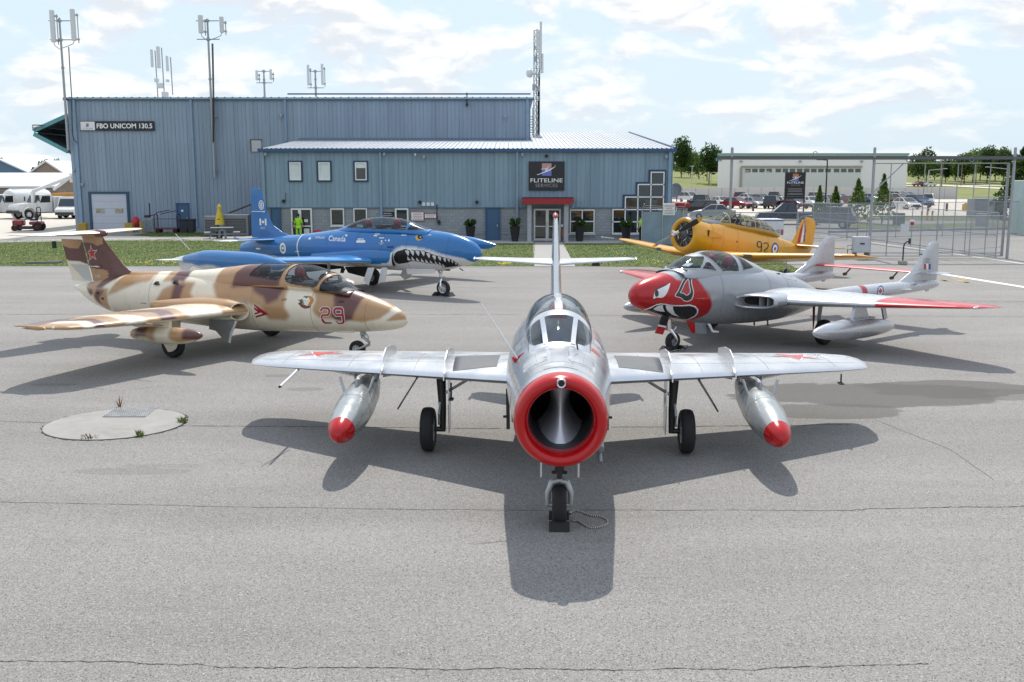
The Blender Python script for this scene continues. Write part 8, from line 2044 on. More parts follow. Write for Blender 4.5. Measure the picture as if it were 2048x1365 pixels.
for c_ in [('pickup', 1401, 418, 60, 'black', 'black pickup seen from behind in the parking lot next to the annex'), ('sedan', 1443, 415, -70, 'white', 'white sedan between the black pickup and the first gate post'), ('sedan', 1473, 418, -50, 'red', 'red car right behind the first tall gate post'), ('sedan', 1508, 417, -65, 'silver', 'silver sedan two places from the red car in the front row'), ('suv', 1545, 418, 65, 'black', 'black SUV seen from behind, left of the black sign board'), ('sedan', 1566, 415, -60, 'white', 'white car parked between the black SUV and the sign board'),
           ('sedan', 1589, 418, -60, 'maroon', 'dark red car seen beneath the black sign board'), ('sedan', 1622, 415, -75, 'white', 'white sedan just right of the black sign board'), ('suv', 1657, 415, -70, 'silver', 'silver SUV between the two smallest spruces'), ('sedan', 1699, 413, -80, 'maroon', 'maroon car showing left of the wide spruce'), ('sedan', 1737, 415, -60, 'navy', 'dark blue car left of the tallest spruce'), ('sedan', 1787, 414, -75, 'maroon', 'dark red car just right of the tallest spruce'), ('suv', 1799, 411, -60, 'silver', 'silver SUV peeking beside the dark red car near the tallest spruce'),
           ('sedan', 1811, 419, -75, 'white', 'white car foremost behind the gate mesh'), ('suv', 1837, 415, -75, 'blue', 'blue-grey car beside the white car behind the gate mesh'), ('suv', 1855, 411, 65, 'white', 'white SUV last of the row behind the gate mesh'), ('suv', 1380, 405, -60, 'white', 'white car behind the black pickup'), ('suv', 1480, 405, 70, 'red', 'red SUV in the back row above the red car'), ('sedan', 1497, 406, -60, 'white', 'white car in the back row right of the red SUV'), ('sedan', 1522, 408, -60, 'grey', 'grey car in the back row behind the silver sedan'), ('suv', 1548, 404, 70, 'black', 'black car in the back row above the black SUV'), ('suv', 1640, 405, -60, 'white', 'white SUV in the back row by the lamp post'), ('sedan', 1680, 405, -60, 'white', 'white sedan in the back row left of the wide spruce'), ('suv', 1800, 402, -60, 'white', 'white SUV in the back row near the hangar end'), ('sedan', 1815, 400, -60, 'silver', 'silver car farthest back by the hangar end'), ('sedan', 1744, 405, -60, 'silver', 'silver car in the back row behind the dark blue car')]:
 put_car(*c_)
put_car('pickup', 1573, 449, 172, 'navy', 'dark blue pickup on the road behind the fence left of the corner post', 'vehicles on the road behind the fence'); put_car('suv', 1655, 457, 150, 'grey', 'dark grey SUV behind the chain-link fence near the yellow fin', 'vehicles on the road behind the fence'); put_car('suv', 1395, 434, 170, 'black', 'black SUV behind the propeller of the yellow trainer', 'vehicles on the road behind the fence'); put_car('sedan', 1425, 440, 170, 'silver', 'silver car behind the windscreen of the yellow trainer', 'vehicles on the road behind the fence')
for px, py in ((1848, 371), (1830, 370)): o = put_car('sedan', px, 420, 20, 'white' if px > 1840 else 'red', 'small white car on the far road below the trees' if px > 1840 else 'small red car on the far road beside the white hangar end', 'cars on the far road'); Y = 300; o.location = (at_(px, Y), Y, gz(at_(px, Y), Y) + .1)
# --------------------------- gate and fences
def mesh_panel(parent, x0, x1, z0, z1, y=0.0, sp_=.075, r=.0038, name='chain_link'):
 """diagonal wires of chain link between two posts, local x-z plane"""
 q = MB(); L, H = x1 - x0, z1 - z0
 for s in (1, -1):
  k_ = -H
  while k_ < L:
   a0, a1 = max(0, k_), min(L, k_ + H)
   if a1 > a0:
    zA, zB = z0 + (a0 - k_), z0 + (a1 - k_)
    if s < 0: zA, zB = z0 + z1 - zA, z0 + z1 - zB
    a, b = Vector((x0 + a0, y, zA)), Vector((x0 + a1, y, zB)); d = (b - a).normalized(); nn = Vector((-d.z, 0, d.x)) * r; v = [a + nn, b + nn, a - nn * .5 + Vector((0, r, 0)), b - nn * .5 + Vector((0, r, 0)), a - nn * .5 - Vector((0, r, 0)), b - nn * .5 - Vector((0, r, 0))]
    q.add(v, [(0, 1, 3, 2), (2, 3, 5, 4), (4, 5, 1, 0)])
   k_ += sp_ * 1.414
 return q.build(name, mat('wire_grey', (.36, .38, .40), .5, .4), parent, kind='stuff', fix=False)
galv = mat('galv_steel'); post_m = mat('post_steel', (.33, .35, .37), .5, .5, var=.15, scale=5)
def fence(label, a, b, h, rails=(0.05, 1.0), step=3.0, mesh=True, r=.028):
 a, b = Vector(a[:2]), Vector(b[:2]); L = (b - a).length; t = thing('chain_link_fence', label, 'fence', (*a, 0), math.atan2(b.y - a.y, b.x - a.x), 'chain-link fences'); n = max(1, round(L / step)); q = MB(); q.tube([(0, 0, 0), (0, 0, h)], r, 8); pm_ = q.mesh('post')
 for i in range(n + 1): obj('post', pm_, post_m, t, (L * i / n, 0, 0))
 for k_ in rails: q = MB(); q.tube([(0, 0, h * k_), (L, 0, h * k_)], .022, 6); q.build('rail', post_m, t)
 if mesh: mesh_panel(t, 0, L, .05, h - .02)
 return t
YG = 51.0
g1, g2_, g3 = Q(1461, 400, YG).x, Q(1744, 400, YG).x, Q(2023, 400, YG).x; zt, zr = Q(1744, 297, YG).z, Q(1744, 316, YG).z
gf = thing('gate_frame', 'tall steel gate frame of three posts carrying a long overhead beam', 'gate frame', (g2_, YG, 0))
for x in (g1, g2_, g3): q = MB(); q.tube([(x - g2_, 0, 0), (x - g2_, 0, zt)], .07, 12); q.lathe([(.075, zt), (.05, zt + .05), (.001, zt + .06)], 12, Matrix.Translation((x - g2_, 0, 0))); q.build('post', post_m, gf, 40)
q = MB(); q.box(((g1 + g3) / 2 - g2_ + .6, .14, zr), (g3 - g1 + 2.6, .14, .18)); q.box(((g1 + g3) / 2 - g2_ + .6, -.14, zr - .02), (g3 - g1 + 2.6, .10, .10)); q.build('beam', mat('beam_dark', (.11, .12, .125), .5, .4), gf)
for px in (1630, 1817, 1855, 1944): x = Q(px, 316, YG).x - g2_; q = MB(); q.lathe([(.11, -.02), (.13, 0), (.11, .02), (.09, 0)], 16, Matrix.Translation((x, 0, zr + (.2 if px in (1630, 1855) else -.08))) @ Matrix.Rotation(R(90), 4, 'X'), close=True); q.build('trolley_ring', post_m, gf)
sg = thing('sliding_gate', 'wide hanging chain-link gate between the two outer tall posts', 'gate', ((g2_ + g3) / 2, YG + .3, 0)); hw = (g3 - g2_) / 2 - .1; zg = Q(1744, 327, YG).z
for z, nm in ((.12, 'rail'), (.28, 'rail'), (2.15, 'rail'), (zg, 'rail')): q = MB(); q.tube([(-hw, 0, z), (hw, 0, z)], .026, 8); q.build(nm, post_m, sg)
for i, k_ in enumerate((-1, -.74, -.26, -.24, .0, .25, .5, .73, .98, 1)):
 if i in (2,): continue
 q = MB(); q.tube([(hw * k_, 0, .1), (hw * k_, 0, zg)], .026 if abs(k_) < .97 else .04, 8); q.build('stile', post_m, sg)
q = MB(); q.tube([(-hw, 0, zg - 1.5), (-hw + 1.5, 0, zg)], .03, 6); q.tube([(hw, 0, .6), (0, 0, .3), (-hw, 0, .75)], .018, 5); q.build('brace', post_m, sg)
mesh_panel(sg, -hw, hw, .12, 2.15, 0, .085)
for (px, py, w_, h_, m_, lab) in ((1813, 457, .42, .42, mat('sign_blank', (.55, .58, .60), .5), 'pale'), (1882, 455, .26, .32, post_m, 'box')): p = Q(px, py, YG); q = MB(); q.box((p.x - sg.location.x, -.06, p.z), (w_, .04, h_)); q.build('plate', m_, sg)
p = Q(1828, 446, YG); q = MB(); q.box((p.x - sg.location.x, -.06, p.z), (.22, .03, .30)); pl_ = q.build('warning_plate', whitep, sg); q = MB(); q.box((p.x - sg.location.x, -.08, p.z - .05), (.19, .01, .17)); q.build('red_panel', redp, pl_)
fence('chain-link fence running behind the yellow trainer to the middle gate post', (9.3, 54.5), (g2_ - .3, 52.0), 2.25); fence('chain-link fence receding from the outer gate post towards the road', (g3 - .2, YG + .8), P3(1625, 467), 2.3, (.05, .5, 1.0)); fence('far chain-link fence line beyond the gate by the grey SUV', P3(1592, 482), P3(2060, 470), 2.4, step=4)
fence('short chain-link return with braces between gate and pale shed', P3(1945, 462), P3(2060, 458), 2.6, step=2.5)
# things round the gate
def box_thing(name, label, cat, px, py, dims, m, group=None, lift=0.0, bev=.03, Yo=None):
 p = G(px, py) if Yo is None else Vector((at_(px, Yo), Yo, 0)); t = thing(name, label, cat, (p.x, p.y, lift), 0, group); q = MB(); q.box((0, 0, dims[2] / 2), dims, bev=bev); q.build('cabinet' if 'cabinet' in name else 'body', m, t); return t
t = box_thing('control_cabinet', 'pale grey gate control cabinet on legs by the middle gate post', 'cabinet', 1720, 519, (.80, .45, .80), mat('cabinet_grey', (.46, .48, .52), .4), lift=.35)
q = MB(); 
for x in (-.3, .3): q.box((x, 0, -.17), (.09, .4, .36))
q.build('leg', dsteel, t); q = MB(); q.box((0, -.235, .45), (.22, .02, .07)); q.build('name_plate', blackp, t); q = MB(); q.tube([(-.4, .1, .15), (-.62, .1, .15), (-.62, .1, -.33)], .03, 6); q.tube([(-.4, .1, .35), (-.62, .1, .35), (-.62, .1, .1)], .02, 6); q.build('conduit', dsteel, t)
p = G(1805, 530); t = thing('keypad_post', 'black goose-neck keypad post on a small concrete foot', 'keypad post', p); q = MB(); q.tube([(0, 0, .1), (0, 0, .85), (.04, 0, 1.0), (.15, 0, 1.10), (.24, 0, 1.12)], .035, 8); q.box((.26, 0, 1.12), (.08, .14, .26), bev=.02); q.build('post', blackp, t); q = MB(); q.box((0, 0, .1), (.34, .34, .2), bev=.03); q.build('foot', conc, t)
# sign board, lamp posts, poles
Ys = 104; a, b = Q(1572, 345, Ys), Q(1608, 398, Ys); t = thing('sign_board', 'tall black FLITELINE sign board on two posts beyond the fence', 'sign', ((a.x + b.x) / 2, Ys, 0)); sw, sh = b.x - a.x, a.z - b.z; zc_s = (a.z + b.z) / 2
q = MB(); q.box((0, 0, zc_s), (sw, .2, sh)); q.build('board', sign_black, t)
for s in (-1, 1): q = MB(); q.box((s * sw / 2, .02, (zc_s + sh / 2) / 2), (.12, .16, zc_s + sh / 2)); q.build('post', mat('sign_post', (.06, .04, .04), .6), t)
logo(t, 0, zc_s + sh * .30, -.12, .78, (lg_org, lg_blue, txt_white)); wall_text('FLITELINE', 0, zc_s + sh * .11, -.115, .20, txt_white, t, width=sw * .86, bold=.01); wall_text('SERVICES', 0, zc_s + sh * .015, -.115, .12, mat('letter_dim'), t, width=sw * .5)
q = MB()
for i in range(3): q.box((0, -.105, zc_s - sh * (.12 + .055 * i)), (sw * .74, .01, .07))
q.build('print_line', mat('print_grey', (.25, .23, .22), .6), t); q = MB(); q.box((0, -.105, zc_s - sh * .32), (sw * .8, .01, .03)); q.build('wing_line', txt_white, t); wall_text('FLIGHTPATH', 0, zc_s - sh * .42, -.115, .10, mat('letter_dim'), t, width=sw * .8)
def lamp_post(label, px, py, ptop, arm, m, Y=None, w_=.14, group='lamp posts and poles'):
 Y = Y or G(px, py).y; x = at_(px, Y); zt_ = Q(px, ptop, Y).z; z0 = gz(x, Y) if Y > 205 else 0; t = thing('lamp_post', label, 'lamp post', (x, Y, z0), 0, group); q = MB(); q.tube([(0, 0, 0), (0, 0, zt_ - z0)], [w_, w_ * .7], 8); q.build('pole', m, t); q = MB(); q.bar((0, 0, zt_ - z0), (arm, 0, zt_ - z0 + abs(arm) * .1), .10); q.box((arm, 0, zt_ - z0 + abs(arm) * .1), (.7, .3, .14)); q.build('lamp_head', m, t); return t
blk_pole = mat('pole_black', (.02, .018, .018), .5); gry_pole = mat('pole_grey', (.40, .40, .41), .5)
lamp_post('tall black lamp post between sign board and small spruces', 1645, 432, 321, -.8, blk_pole, w_=.1); lamp_post('thin pale pole lamp in the lot near the red car', 1482, 400, 343, .6, gry_pole, w_=.1); lamp_post('thin pale pole lamp left of the black sign board', 1521, 402, 344, .6, gry_pole, w_=.1); lamp_post('short pale lamp beside the dark tree near the white hangar', 1417, 395, 346, .6, gry_pole, w_=.1); lamp_post('pale lamp pole near the annex above the black pickup', 1379, 402, 333, .01, gry_pole, w_=.08)
lamp_post('street lamp with long arm left of the outer gate stile', 1846, 399, 341, 3.2, gry_pole, w_=.12); lamp_post('street lamp with long arm near the big spruce', 2006, 399, 339, -4.5, gry_pole, w_=.12)
def util_pole(label, px, Y, ptop):
 x = at_(px, Y); z0 = gz(x, Y) if Y > 205 else 0; h = Q(px, ptop, Y).z - z0; t = thing('utility_pole', label, 'utility pole', (x, Y, z0), 0, 'utility poles'); q = MB(); q.tube([(0, 0, 0), (0, 0, h)], [.16, .11], 8); q.build('pole', mat('pole_wood', (.17, .14, .12), .9), t); q = MB(); q.box((0, 0, h - .6), (2.2, .1, .12)); 
 for s in (-.9, 0, .9): q.tube([(s, 0, h - .55), (s, 0, h - .3)], .05, 6)
 q.build('cross_arm', mat('pole_wood'), t)
for px, Y, pt, lb in ((8, 150, 309, 'wooden utility pole beside the tan sheds at the far edge'), (1409, 280, 329, 'utility pole in front of the dark tree by the white hangar'), (1873, 300, 322, 'utility pole rising behind the gate beside the far road'), (1911, 310, 326, 'utility pole in the field nearest the outer gate stile'), (1940, 320, 322, 'utility pole in the field midway to the spruce'), (2014, 330, 312, 'utility pole with cross arm just left of the big spruce')): util_pole(lb, px, Y, pt)
t = box_thing('shed', 'pale green shed at the very edge behind the gate', 'shed', 2058, 471, (1.6, 3, 3.9), mat('shed_green', (.42, .52, .50), .6)); q = MB(); q.lathe([(.001, .18), (.13, .12), (.16, 0), (.12, -.1), (.001, -.12)], 14, Matrix.Translation((-.85, -1.0, 3.2))); q.build('wall_camera', whitep, t, 60)
box_thing('utility_box', 'large grey utility box on the verge behind the outer gate stile', 'utility box', 1962, 436, (2.4, 1.6, 2.0), mat('util_grey', (.30, .32, .34), .6), 'utility boxes'); box_thing('utility_box', 'narrow grey utility box next to the big spruce', 'utility box', 1990, 438, (1.2, 1.2, 1.9), mat('util_grey'), 'utility boxes'); box_thing('utility_box', 'low pale utility box touching the narrow grey one', 'utility box', 2000, 437, (.9, 1.0, 1.2), mat('cabinet_grey'), 'utility boxes')
for px, py, m_, lb in ((1797, 452, mat('bin_green', (.10, .14, .13), .6), 'dark green waste bin behind the gate mesh'), (1963, 453, mat('util_grey'), 'slim grey bin behind the gate near the utility box')): box_thing('waste_bin', lb, 'bin', px, py, (.8, .7, 1.1), m_)
box_thing('salt_box', 'yellow salt box on the parking lot edge', 'box', 1939, 423, (1.5, 1, .9), mat('salt_yellow', (.45, .28, .03), .6))
for px, lb in ((1843, 'first of the yellow bollards behind the gate mesh'), (1854, 'middle yellow bollard behind the gate mesh'), (1864, 'last yellow bollard towards the outer gate stile')): p = G(px, 442); q = MB(); q.tube([(0, 0, 0), (0, 0, .95)], .09, 10); o = q.build('bollard', mat('salt_yellow'), loc=p); tag(o, lb, 'bollard', 'yellow bollards')
po = mat('post_brown', (.09, .06, .055), .9); q = MB(); q.box((0, 0, .5), (.22, .22, 1.0)); pm_ = q.mesh('wooden_post')
for i, px in enumerate((1350, 1411, 1506, 1547, 1780, 1856, 1893, 1930, 1946)): p = G(px, 423); o = obj('wooden_post', pm_, po, loc=p); tag(o, 'short dark wooden post ' + ('beside the annex', 'under the black pickup', 'by the silver sedan', 'by the black SUV', 'by the tallest spruce', 'by the yellow bollards', 'just past the white SUV row end', 'before the salt box', 'after the salt box')[i] + ' on the lot edge', 'post', 'wooden posts along the verge')
t = box_thing('white_trailer', 'white box trailer marked 2 partly hidden behind the yellow trainer canopy', 'trailer', 1533, 478, (1.75, 1.9, 1.05), mat('trailer_white', (.66, .67, .70), .35), lift=.3); q = MB(); q.box((0, -.96, .98), (1.77, .04, .08)); q.build('trim', trim_blue, t); wall_text('#2', .45, .25, -.965, .28, txt_grey, t, bold=.03); q = MB(); q.box((.78, -.96, .2), (.16, .05, .34)); q.build('tail_light', lampr, t); q = MB(); q.box((-.3, -.96, .3), (.4, .03, .2)); q.build('blue_patch', lg_blue, t)
for s in (-.7, .7): q = MB(); q.lathe([(.001, -.09), (.3, -.09), (.3, .09), (.001, .09)], 14, Matrix.Translation((s, 0, .0)) @ Matrix.Rotation(R(90), 4, 'Y')); q.build('wheel', tyre_m, t)
# ================================================================== IN FRONT OF THE HANGAR, AND WEST OF IT
def simple(name, label, cat, px, py, parts, group=None, rz=0.0, Y=None):
 """one thing from (part name, material, list of (centre, size) boxes or tubes) on the ground under a photo point"""
 p = G(px, py) if Y is None else Vector((at_(px, Y), Y, 0)); t = thing(name, label, cat, (p.x, p.y, 0), rz, group)
 for pn, m_, shp in parts:
  q = MB()
  for s in shp:
   if s[0] == 'b': q.box(s[1], s[2], bev=s[3] if len(s) > 3 else .015)
   elif s[0] == 't': q.tube(s[1], s[2], 8)
   elif s[0] == 'l': q.lathe(s[1], 18, s[2] if len(s) > 2 else None)
   elif s[0] == 'p': q.prism(s[1], s[2], s[3], s[4] if len(s) > 4 else 'y')
  q.build(pn, m_, t, 35)
 return t
ylw = mat('barrier_yellow', (.42, .27, .04), .7, var=.15); ac_m = mat('condenser_grey', (.20, .21, .22), .6, var=.15); rackm = mat('rack_grey', (.30, .31, .30), .6); tgrey = mat('table_grey', (.27, .28, .31), .75, var=.15); umb_y = mat('umbrella_yellow', (.62, .47, .05), .75, var=.1); hiv = mat('hi_vis', (.35, .75, .02), .6); skin = mat('skin', (.35, .2, .14), .6); dkcloth = mat('dark_cloth', (.018, .018, .022), .85); binb = mat('bin_dark', (.012, .016, .03), .5)
for px, lb in ((167, 'yellow guard block at the outer side of the hangar garage door'), (260, 'yellow guard block beside the red cover at the garage door')): simple('guard_block', lb, 'guard block', px, 465, [('block', ylw, [('b', (0, 0, .35), (.60, .5, .70))])], 'guard blocks at the garage door')
simple('hose_cover', 'red padded cover hanging by the yellow guard block on the wall', 'cover', 272, 464, [('cover', mat('cover_red', (.45, .02, .03), .5), [('l', [(.001, .28), (.26, .33), (.34, .6), (.30, .95), (.16, 1.12), (.001, 1.15)])])])
simple('bollard', 'yellow post between red cover and grey racks', 'bollard', 283, 466, [('post', ylw, [('t', [(0, 0, 0), (0, 0, .85)], .11)])])
rk = [('upright', rackm, [('b', (x, y, .55), (.05, .05, 1.1))]) for x in (-.35, .35) for y in (-.25, .25)] + [('shelf', rackm, [('b', (0, 0, .08 + .13 * i), (.72, .52, .035))]) for i in range(8)] + [('stored_tools', blackp, [('t', [(-.3, 0, 1.12), (.35, .1, 1.3)], .03), ('t', [(.1, 0, 1.1), (.12, 0, 2.2)], .05), ('b', (-.1, 0, 1.2), (.4, .3, .18))])]
simple('tray_rack', 'grey tray rack with tools on top by the hangar wall', 'rack', 299, 465, rk)
simple('baggage_cart', 'red-railed baggage cart beside the blue hangar door', 'cart', 336, 466, [('deck', mat('cart_red', (.16, .02, .03), .5), [('b', (0, 0, .32), (1.75, .8, .10)), ('b', (0, -.4, 1.05), (1.7, .04, .05))]), ('end_frame', blackp, [('t', [(s * .85, -.38, .3), (s * .85, -.38, 1.25), (s * .85, -.2, 1.4), (s * .85, .2, 1.4), (s * .85, .38, 1.25), (s * .85, .38, .3)], .035) for s in (-1, 1)]), ('wheel', tyre_m, [('l', [(.001, -.05), (.16, -.05), (.16, .05), (.001, .05)], Matrix.Translation((x, y, .16)) @ Matrix.Rotation(R(90), 4, 'X')) for x in (-.65, .65) for y in (-.35, .35)]), ('stored_poles', blackp, [('t', [(-.8, 0, 1.5), (.2, .1, 1.7)], .03), ('t', [(-.5, .1, 1.4), (.7, 0, 1.65)], .03)])])
for px, w_, lb in ((370, .62, 'dark wheeled bin in front of the blue hangar door'), (384, .5, 'second dark bin beside the downspout')): simple('wheelie_bin', lb, 'bin', px, 466, [('body', binb, [('p', [(-w_ / 2 + .05, .05), (w_ / 2 - .05, .05), (w_ / 2, .95), (-w_ / 2, .95)], -.33, .33)]), ('lid', binb, [('b', (0, 0, .99), (w_ + .08, .74, .09), .03)])], 'wheelie bins')
for px, w_, h_, lb in ((425, .9, 1.35, 'grey air-conditioning unit half hidden behind the folded umbrella'), (476, 1.75, 1.45, 'large grey air-conditioning unit behind the picnic table')):
 t = simple('condenser_unit', lb, 'condenser', px, 472, [('casing', ac_m, [('b', (0, 0, h_ / 2 + .05), (w_, .9, h_))]), ('grille', mat('grille_dark', (.06, .065, .07), .7), [('b', (0, -.455, h_ / 2), (w_ * .82, .02, h_ * .7))])], 'condenser units'); sl__ = MB(); sl__.box((0, 0, 0), (w_ * .8, .02, .03)); sm_ = sl__.mesh('slat')
 for i in range(9): obj('slat', sm_, ac_m, t, (0, -.47, h_ * (.2 + .07 * i)))
simple('roof_sheet_stack', 'slanted brown lean-to boards resting behind the blue fin', 'boards', 489, 468, [('board', mat('board_brown', (.20, .16, .13), .8), [('p', [(-1.1, 1.5 + .0 * i), (1.0, 2.3), (1.0, 2.36), (-1.1, 1.56)], -.4 + .28 * i, -.16 + .28 * i) for i in range(4)]), ('post', dsteel, [('t', [(.6, 0, 0), (.6, 0, 2.2)], .04)])])
t = simple('picnic_table', 'grey picnic table on the concrete by the folded yellow umbrella', 'picnic table', 445, 478, [('leg', tgrey, [('p', [(s * .15, 0), (s * .30, 0), (s * .2, .72), (s * .05, .72)], -.06, .06) for s in (-1, 1)]), ('support', tgrey, [('b', (0, 0, .30), (1.5, .1, .08)), ('b', (0, 0, .68), (.7, .12, .07))])], rz=.25)
for y in (-.3, -.1, .1, .3): q = MB(); q.box((0, y, .75), (1.5, .18, .04)); q.build('plank', tgrey, t)
for s in (-1, 1): q = MB(); q.box((s * .95, 0, .44), (.42, .95, .05)); q.build('bench', tgrey, t); q = MB(); q.bar((s * .85, 0, 0), (s * .7, 0, .42), .07); q.build('bench_leg', tgrey, t)
simple('umbrella', 'folded yellow parasol standing behind the picnic table', 'umbrella', 441, 473, [('pole', steel, [('t', [(0, 0, 0), (0, 0, 2.0)], .025)]), ('canopy', umb_y, [('l', [(.001, 2.28), (.05, 2.24), (.15, 2.05), (.12, 1.98), (.20, 1.6), (.30, 1.1), (.34, .82), (.28, .84), (.001, 1.0)])]), ('print', blackp, [('b', (0, -.27, 1.2), (.18, .02, .08))])])
simple('flower_pot', 'dark plant pot in front of the folded parasol', 'plant pot', 439, 477, [('pot', blackp, [('l', [(.001, 0), (.2, 0), (.3, .5), (.001, .5)])])])
pgreen = leaf_mat('planter_leaf', (.02, .05, .012), (.04, .09, .02), (.10, .12, .04), 6)
def planter(px, py, lb, sc=1.0):
 t = simple('planter', lb, 'planter', px, py, [('pot', blackp, [('l', [(.001, 0), (.2, 0), (.33, .95), (.36, 1.0), (.3, 1.0), (.001, .92)])])], 'tall black planters along the annex'); q = MB()
 for i in range(90):
  a = rng.uniform(0, 6.28); r = rng.uniform(.1, .5); h = rng.uniform(.2, .6) * sc; x, y = math.cos(a), math.sin(a); w_ = .014
  q.add([(x * .1 - y * w_, y * .1 + x * w_, .95), (x * .1 + y * w_, y * .1 - x * w_, .95), (x * r * .6, y * r * .6, .95 + h), (x * r, y * r, .95 + h * .75)], [(0, 1, 2), (1, 3, 2)])
 q.build('foliage', pgreen, t, fix=False)
planter(941, 484, 'black planter with grasses nearest the blue shark jet'); planter(1030, 484, 'tall black planter beside the blue annex door', 1.1); planter(1159, 484, 'black planter below the first four-pane window', .9); planter(1252, 486, 'black planter below the stepped window by the yellow wingtip', .9)
# people: one continuous skinned figure each, clothing as separate shells
def person(name, label, loc, rz, shirt, legs_m, arm=0.0):
 t = thing(name, label, 'person', loc, rz)
 jt = {'pelvis': (0, 0, .93), 'waist': (.0, 0, 1.08), 'chest': (.01, 0, 1.32), 'neck': (.0, 0, 1.50), 'headb': (.02, 0, 1.56), 'head': (.03, 0, 1.66), 'top': (.02, 0, 1.75)}
 for s, n in ((1, 'l'), (-1, 'r')): jt.update({'hip' + n: (0, .09 * s, .90), 'knee' + n: (.02 + .03 * s, .10 * s, .50), 'ank' + n: (-.01 + .05 * s, .10 * s, .09), 'toe' + n: (.14 + .05 * s, .11 * s, .04), 'sho' + n: (0, .18 * s, 1.43), 'elb' + n: (-.02 + arm, .24 * s, 1.14), 'wri' + n: (.08 + arm * 2, .23 * s, .91), 'hand' + n: (.12 + arm * 2, .22 * s, .82)})
 ed = [('pelvis', 'waist'), ('waist', 'chest'), ('chest', 'neck'), ('neck', 'headb'), ('headb', 'head'), ('head', 'top')] + [(a + n, b + n) for n in 'lr' for a, b in (('hip', 'knee'), ('knee', 'ank'), ('ank', 'toe'), ('sho', 'elb'), ('elb', 'wri'), ('wri', 'hand'))] + [('pelvis', 'hip' + n) for n in 'lr'] + [('chest', 'sho' + n) for n in 'lr']
 rad = dict(pelvis=.13, waist=.125, chest=.145, neck=.058, headb=.07, head=.098, top=.06, hip=.095, knee=.06, ank=.042, toe=.035, sho=.075, elb=.045, wri=.03, hand=.035)
 def grow(nm, keep, ex, m_):
  ks = [k for k in jt if keep(k)]; me = D.meshes.new(nm); me.from_pydata([jt[k] for k in ks], [(ks.index(a), ks.index(b)) for a, b in ed if a in ks and b in ks], []); o = obj(nm, me, m_, t); md = o.modifiers.new('skin', 'SKIN')
  for i, k in enumerate(ks): r = rad.get(k, rad.get(k[:-1], .05)) + ex; me.skin_vertices[0].data[i].radius = (r, r)
  me.skin_vertices[0].data[0].use_root = True; o.modifiers.new('sub', 'SUBSURF').levels = 1; o.modifiers['sub'].render_levels = 1; bpy.context.view_layer.update(); dg = bpy.context.evaluated_depsgraph_get(); m2 = D.meshes.new_from_object(o.evaluated_get(dg)); o.modifiers.clear(); o.data = m2
  if not m2.materials: m2.materials.append(m_)
  shade(m2); return o
 grow('body', lambda k: True, 0, skin); grow('shirt', lambda k: k in ('pelvis', 'waist', 'chest', 'neck') or k[:3] in ('sho', 'elb'), .014, shirt); grow('trousers', lambda k: k == 'pelvis' or k[:-1] in ('hip', 'knee', 'ank'), .016, legs_m)
 q = MB(); q.lathe([(.001, .15), (.07, .13), (.105, .06), (.108, .0), (.09, -.03)], 14, Matrix.Translation((.01, 0, 1.645))); q.build('hair', dkcloth, t, 60); q = MB()
 for s in (1, -1): q.box((.07 + .05 * s, .10 * s, .045), (.26, .10, .09), bev=.03)
 q.build('shoes', mat('shoe_white', (.5, .5, .5), .6), t); q = MB(); q.box((.125, 0, 1.65), (.03, .03, .05), bev=.01)
 q.build('nose', skin, t); return t
person('person', 'person in bright yellow-green shirt and dark trousers walking by the annex wall', G(1281, 487), R(180), hiv, dkcloth, .05)
person('person', 'person in full bright green hi-vis clothing standing at the glazed annex door', Vector((Q(596, 440, YA - .5).x, YA - .45, 0)), R(-80), hiv, hiv)
simple('red_cushion', 'red rounded cover just right of the glazed annex door', 'cover', 636, 482, [('cover', mat('cover_red'), [('l', [(.001, 0), (.36, .02), (.36, .45), (.2, .68), (.001, .72)])])])
simple('marker_post', 'short black marker post on the lawn behind the camouflage tail', 'marker post', 109, 497, [('post', blackp, [('t', [(0, 0, 0), (0, 0, .42)], .13)])])
simple('ground_light', 'small black light box on the grass beside the entrance path', 'ground light', 1191, 532, [('box', blackp, [('p', [(-.2, 0), (.2, 0), (.14, .22), (-.1, .24)], -.14, .14)])])
for px, w_, lb in ((85, 1.55, 'longer grey timber lying on the lawn edge behind the camouflage jet'), (112, .6, 'shorter grey timber beside the longer one on the lawn')): simple('timber', lb, 'timber', px, 528 if w_ > 1 else 526, [('plank', mat('timber_grey', (.20, .19, .16), .9), [('b', (0, 0, .06), (w_, .12, .10))])], 'timbers on the lawn', rz=.1)
# west yard: sheds
def gable(name, label, x0, x1, Y, dep, eave, ridge, wall, roof, axis='y'):
 t = thing(name, label, 'shed', ((x0 + x1) / 2, Y, 0), 0, 'sheds west of the hangar'); w_ = (x1 - x0) / 2; q = MB()
 if axis == 'y': q.prism([(-w_, 0), (w_, 0), (w_, eave), (0, ridge), (-w_, eave)], 0, dep, 'y')
 else: q.prism([(0, 0), (dep, 0), (dep, eave), (dep / 2, ridge), (0, eave)], -w_, w_, 'x')
 q.build('wall', wall, t); q = MB()
 if axis == 'y':
  for s in (-1, 1): q.prism([(s * (w_ + .3), eave - .05), (0, ridge + .02), (0, ridge + .3), (s * (w_ + .3), eave + .22)], -.4, dep + .4, 'y')
 else: q.prism([(-.4, eave - .05), (dep / 2, ridge + .02), (dep + .4, eave - .05), (dep + .4, eave + .2), (dep / 2, ridge + .3), (-.4, eave + .2)], -w_ - .3, w_ + .3, 'x')
 q.build('roof', roof, t); return t
tanw = mat('tan_wall', (.26, .20, .145), .8, var=.06); wroof = mat('white_roof', (.66, .67, .69), .5, var=.04); bluew = mat('blue_wall', (.10, .19, .27), .6)
gable('shed', 'low tan shed with long white roof behind the white trucks', at_(-60, 150), at_(126, 150), 150, 12, 2.7, 4.6, tanw, wroof, 'x')
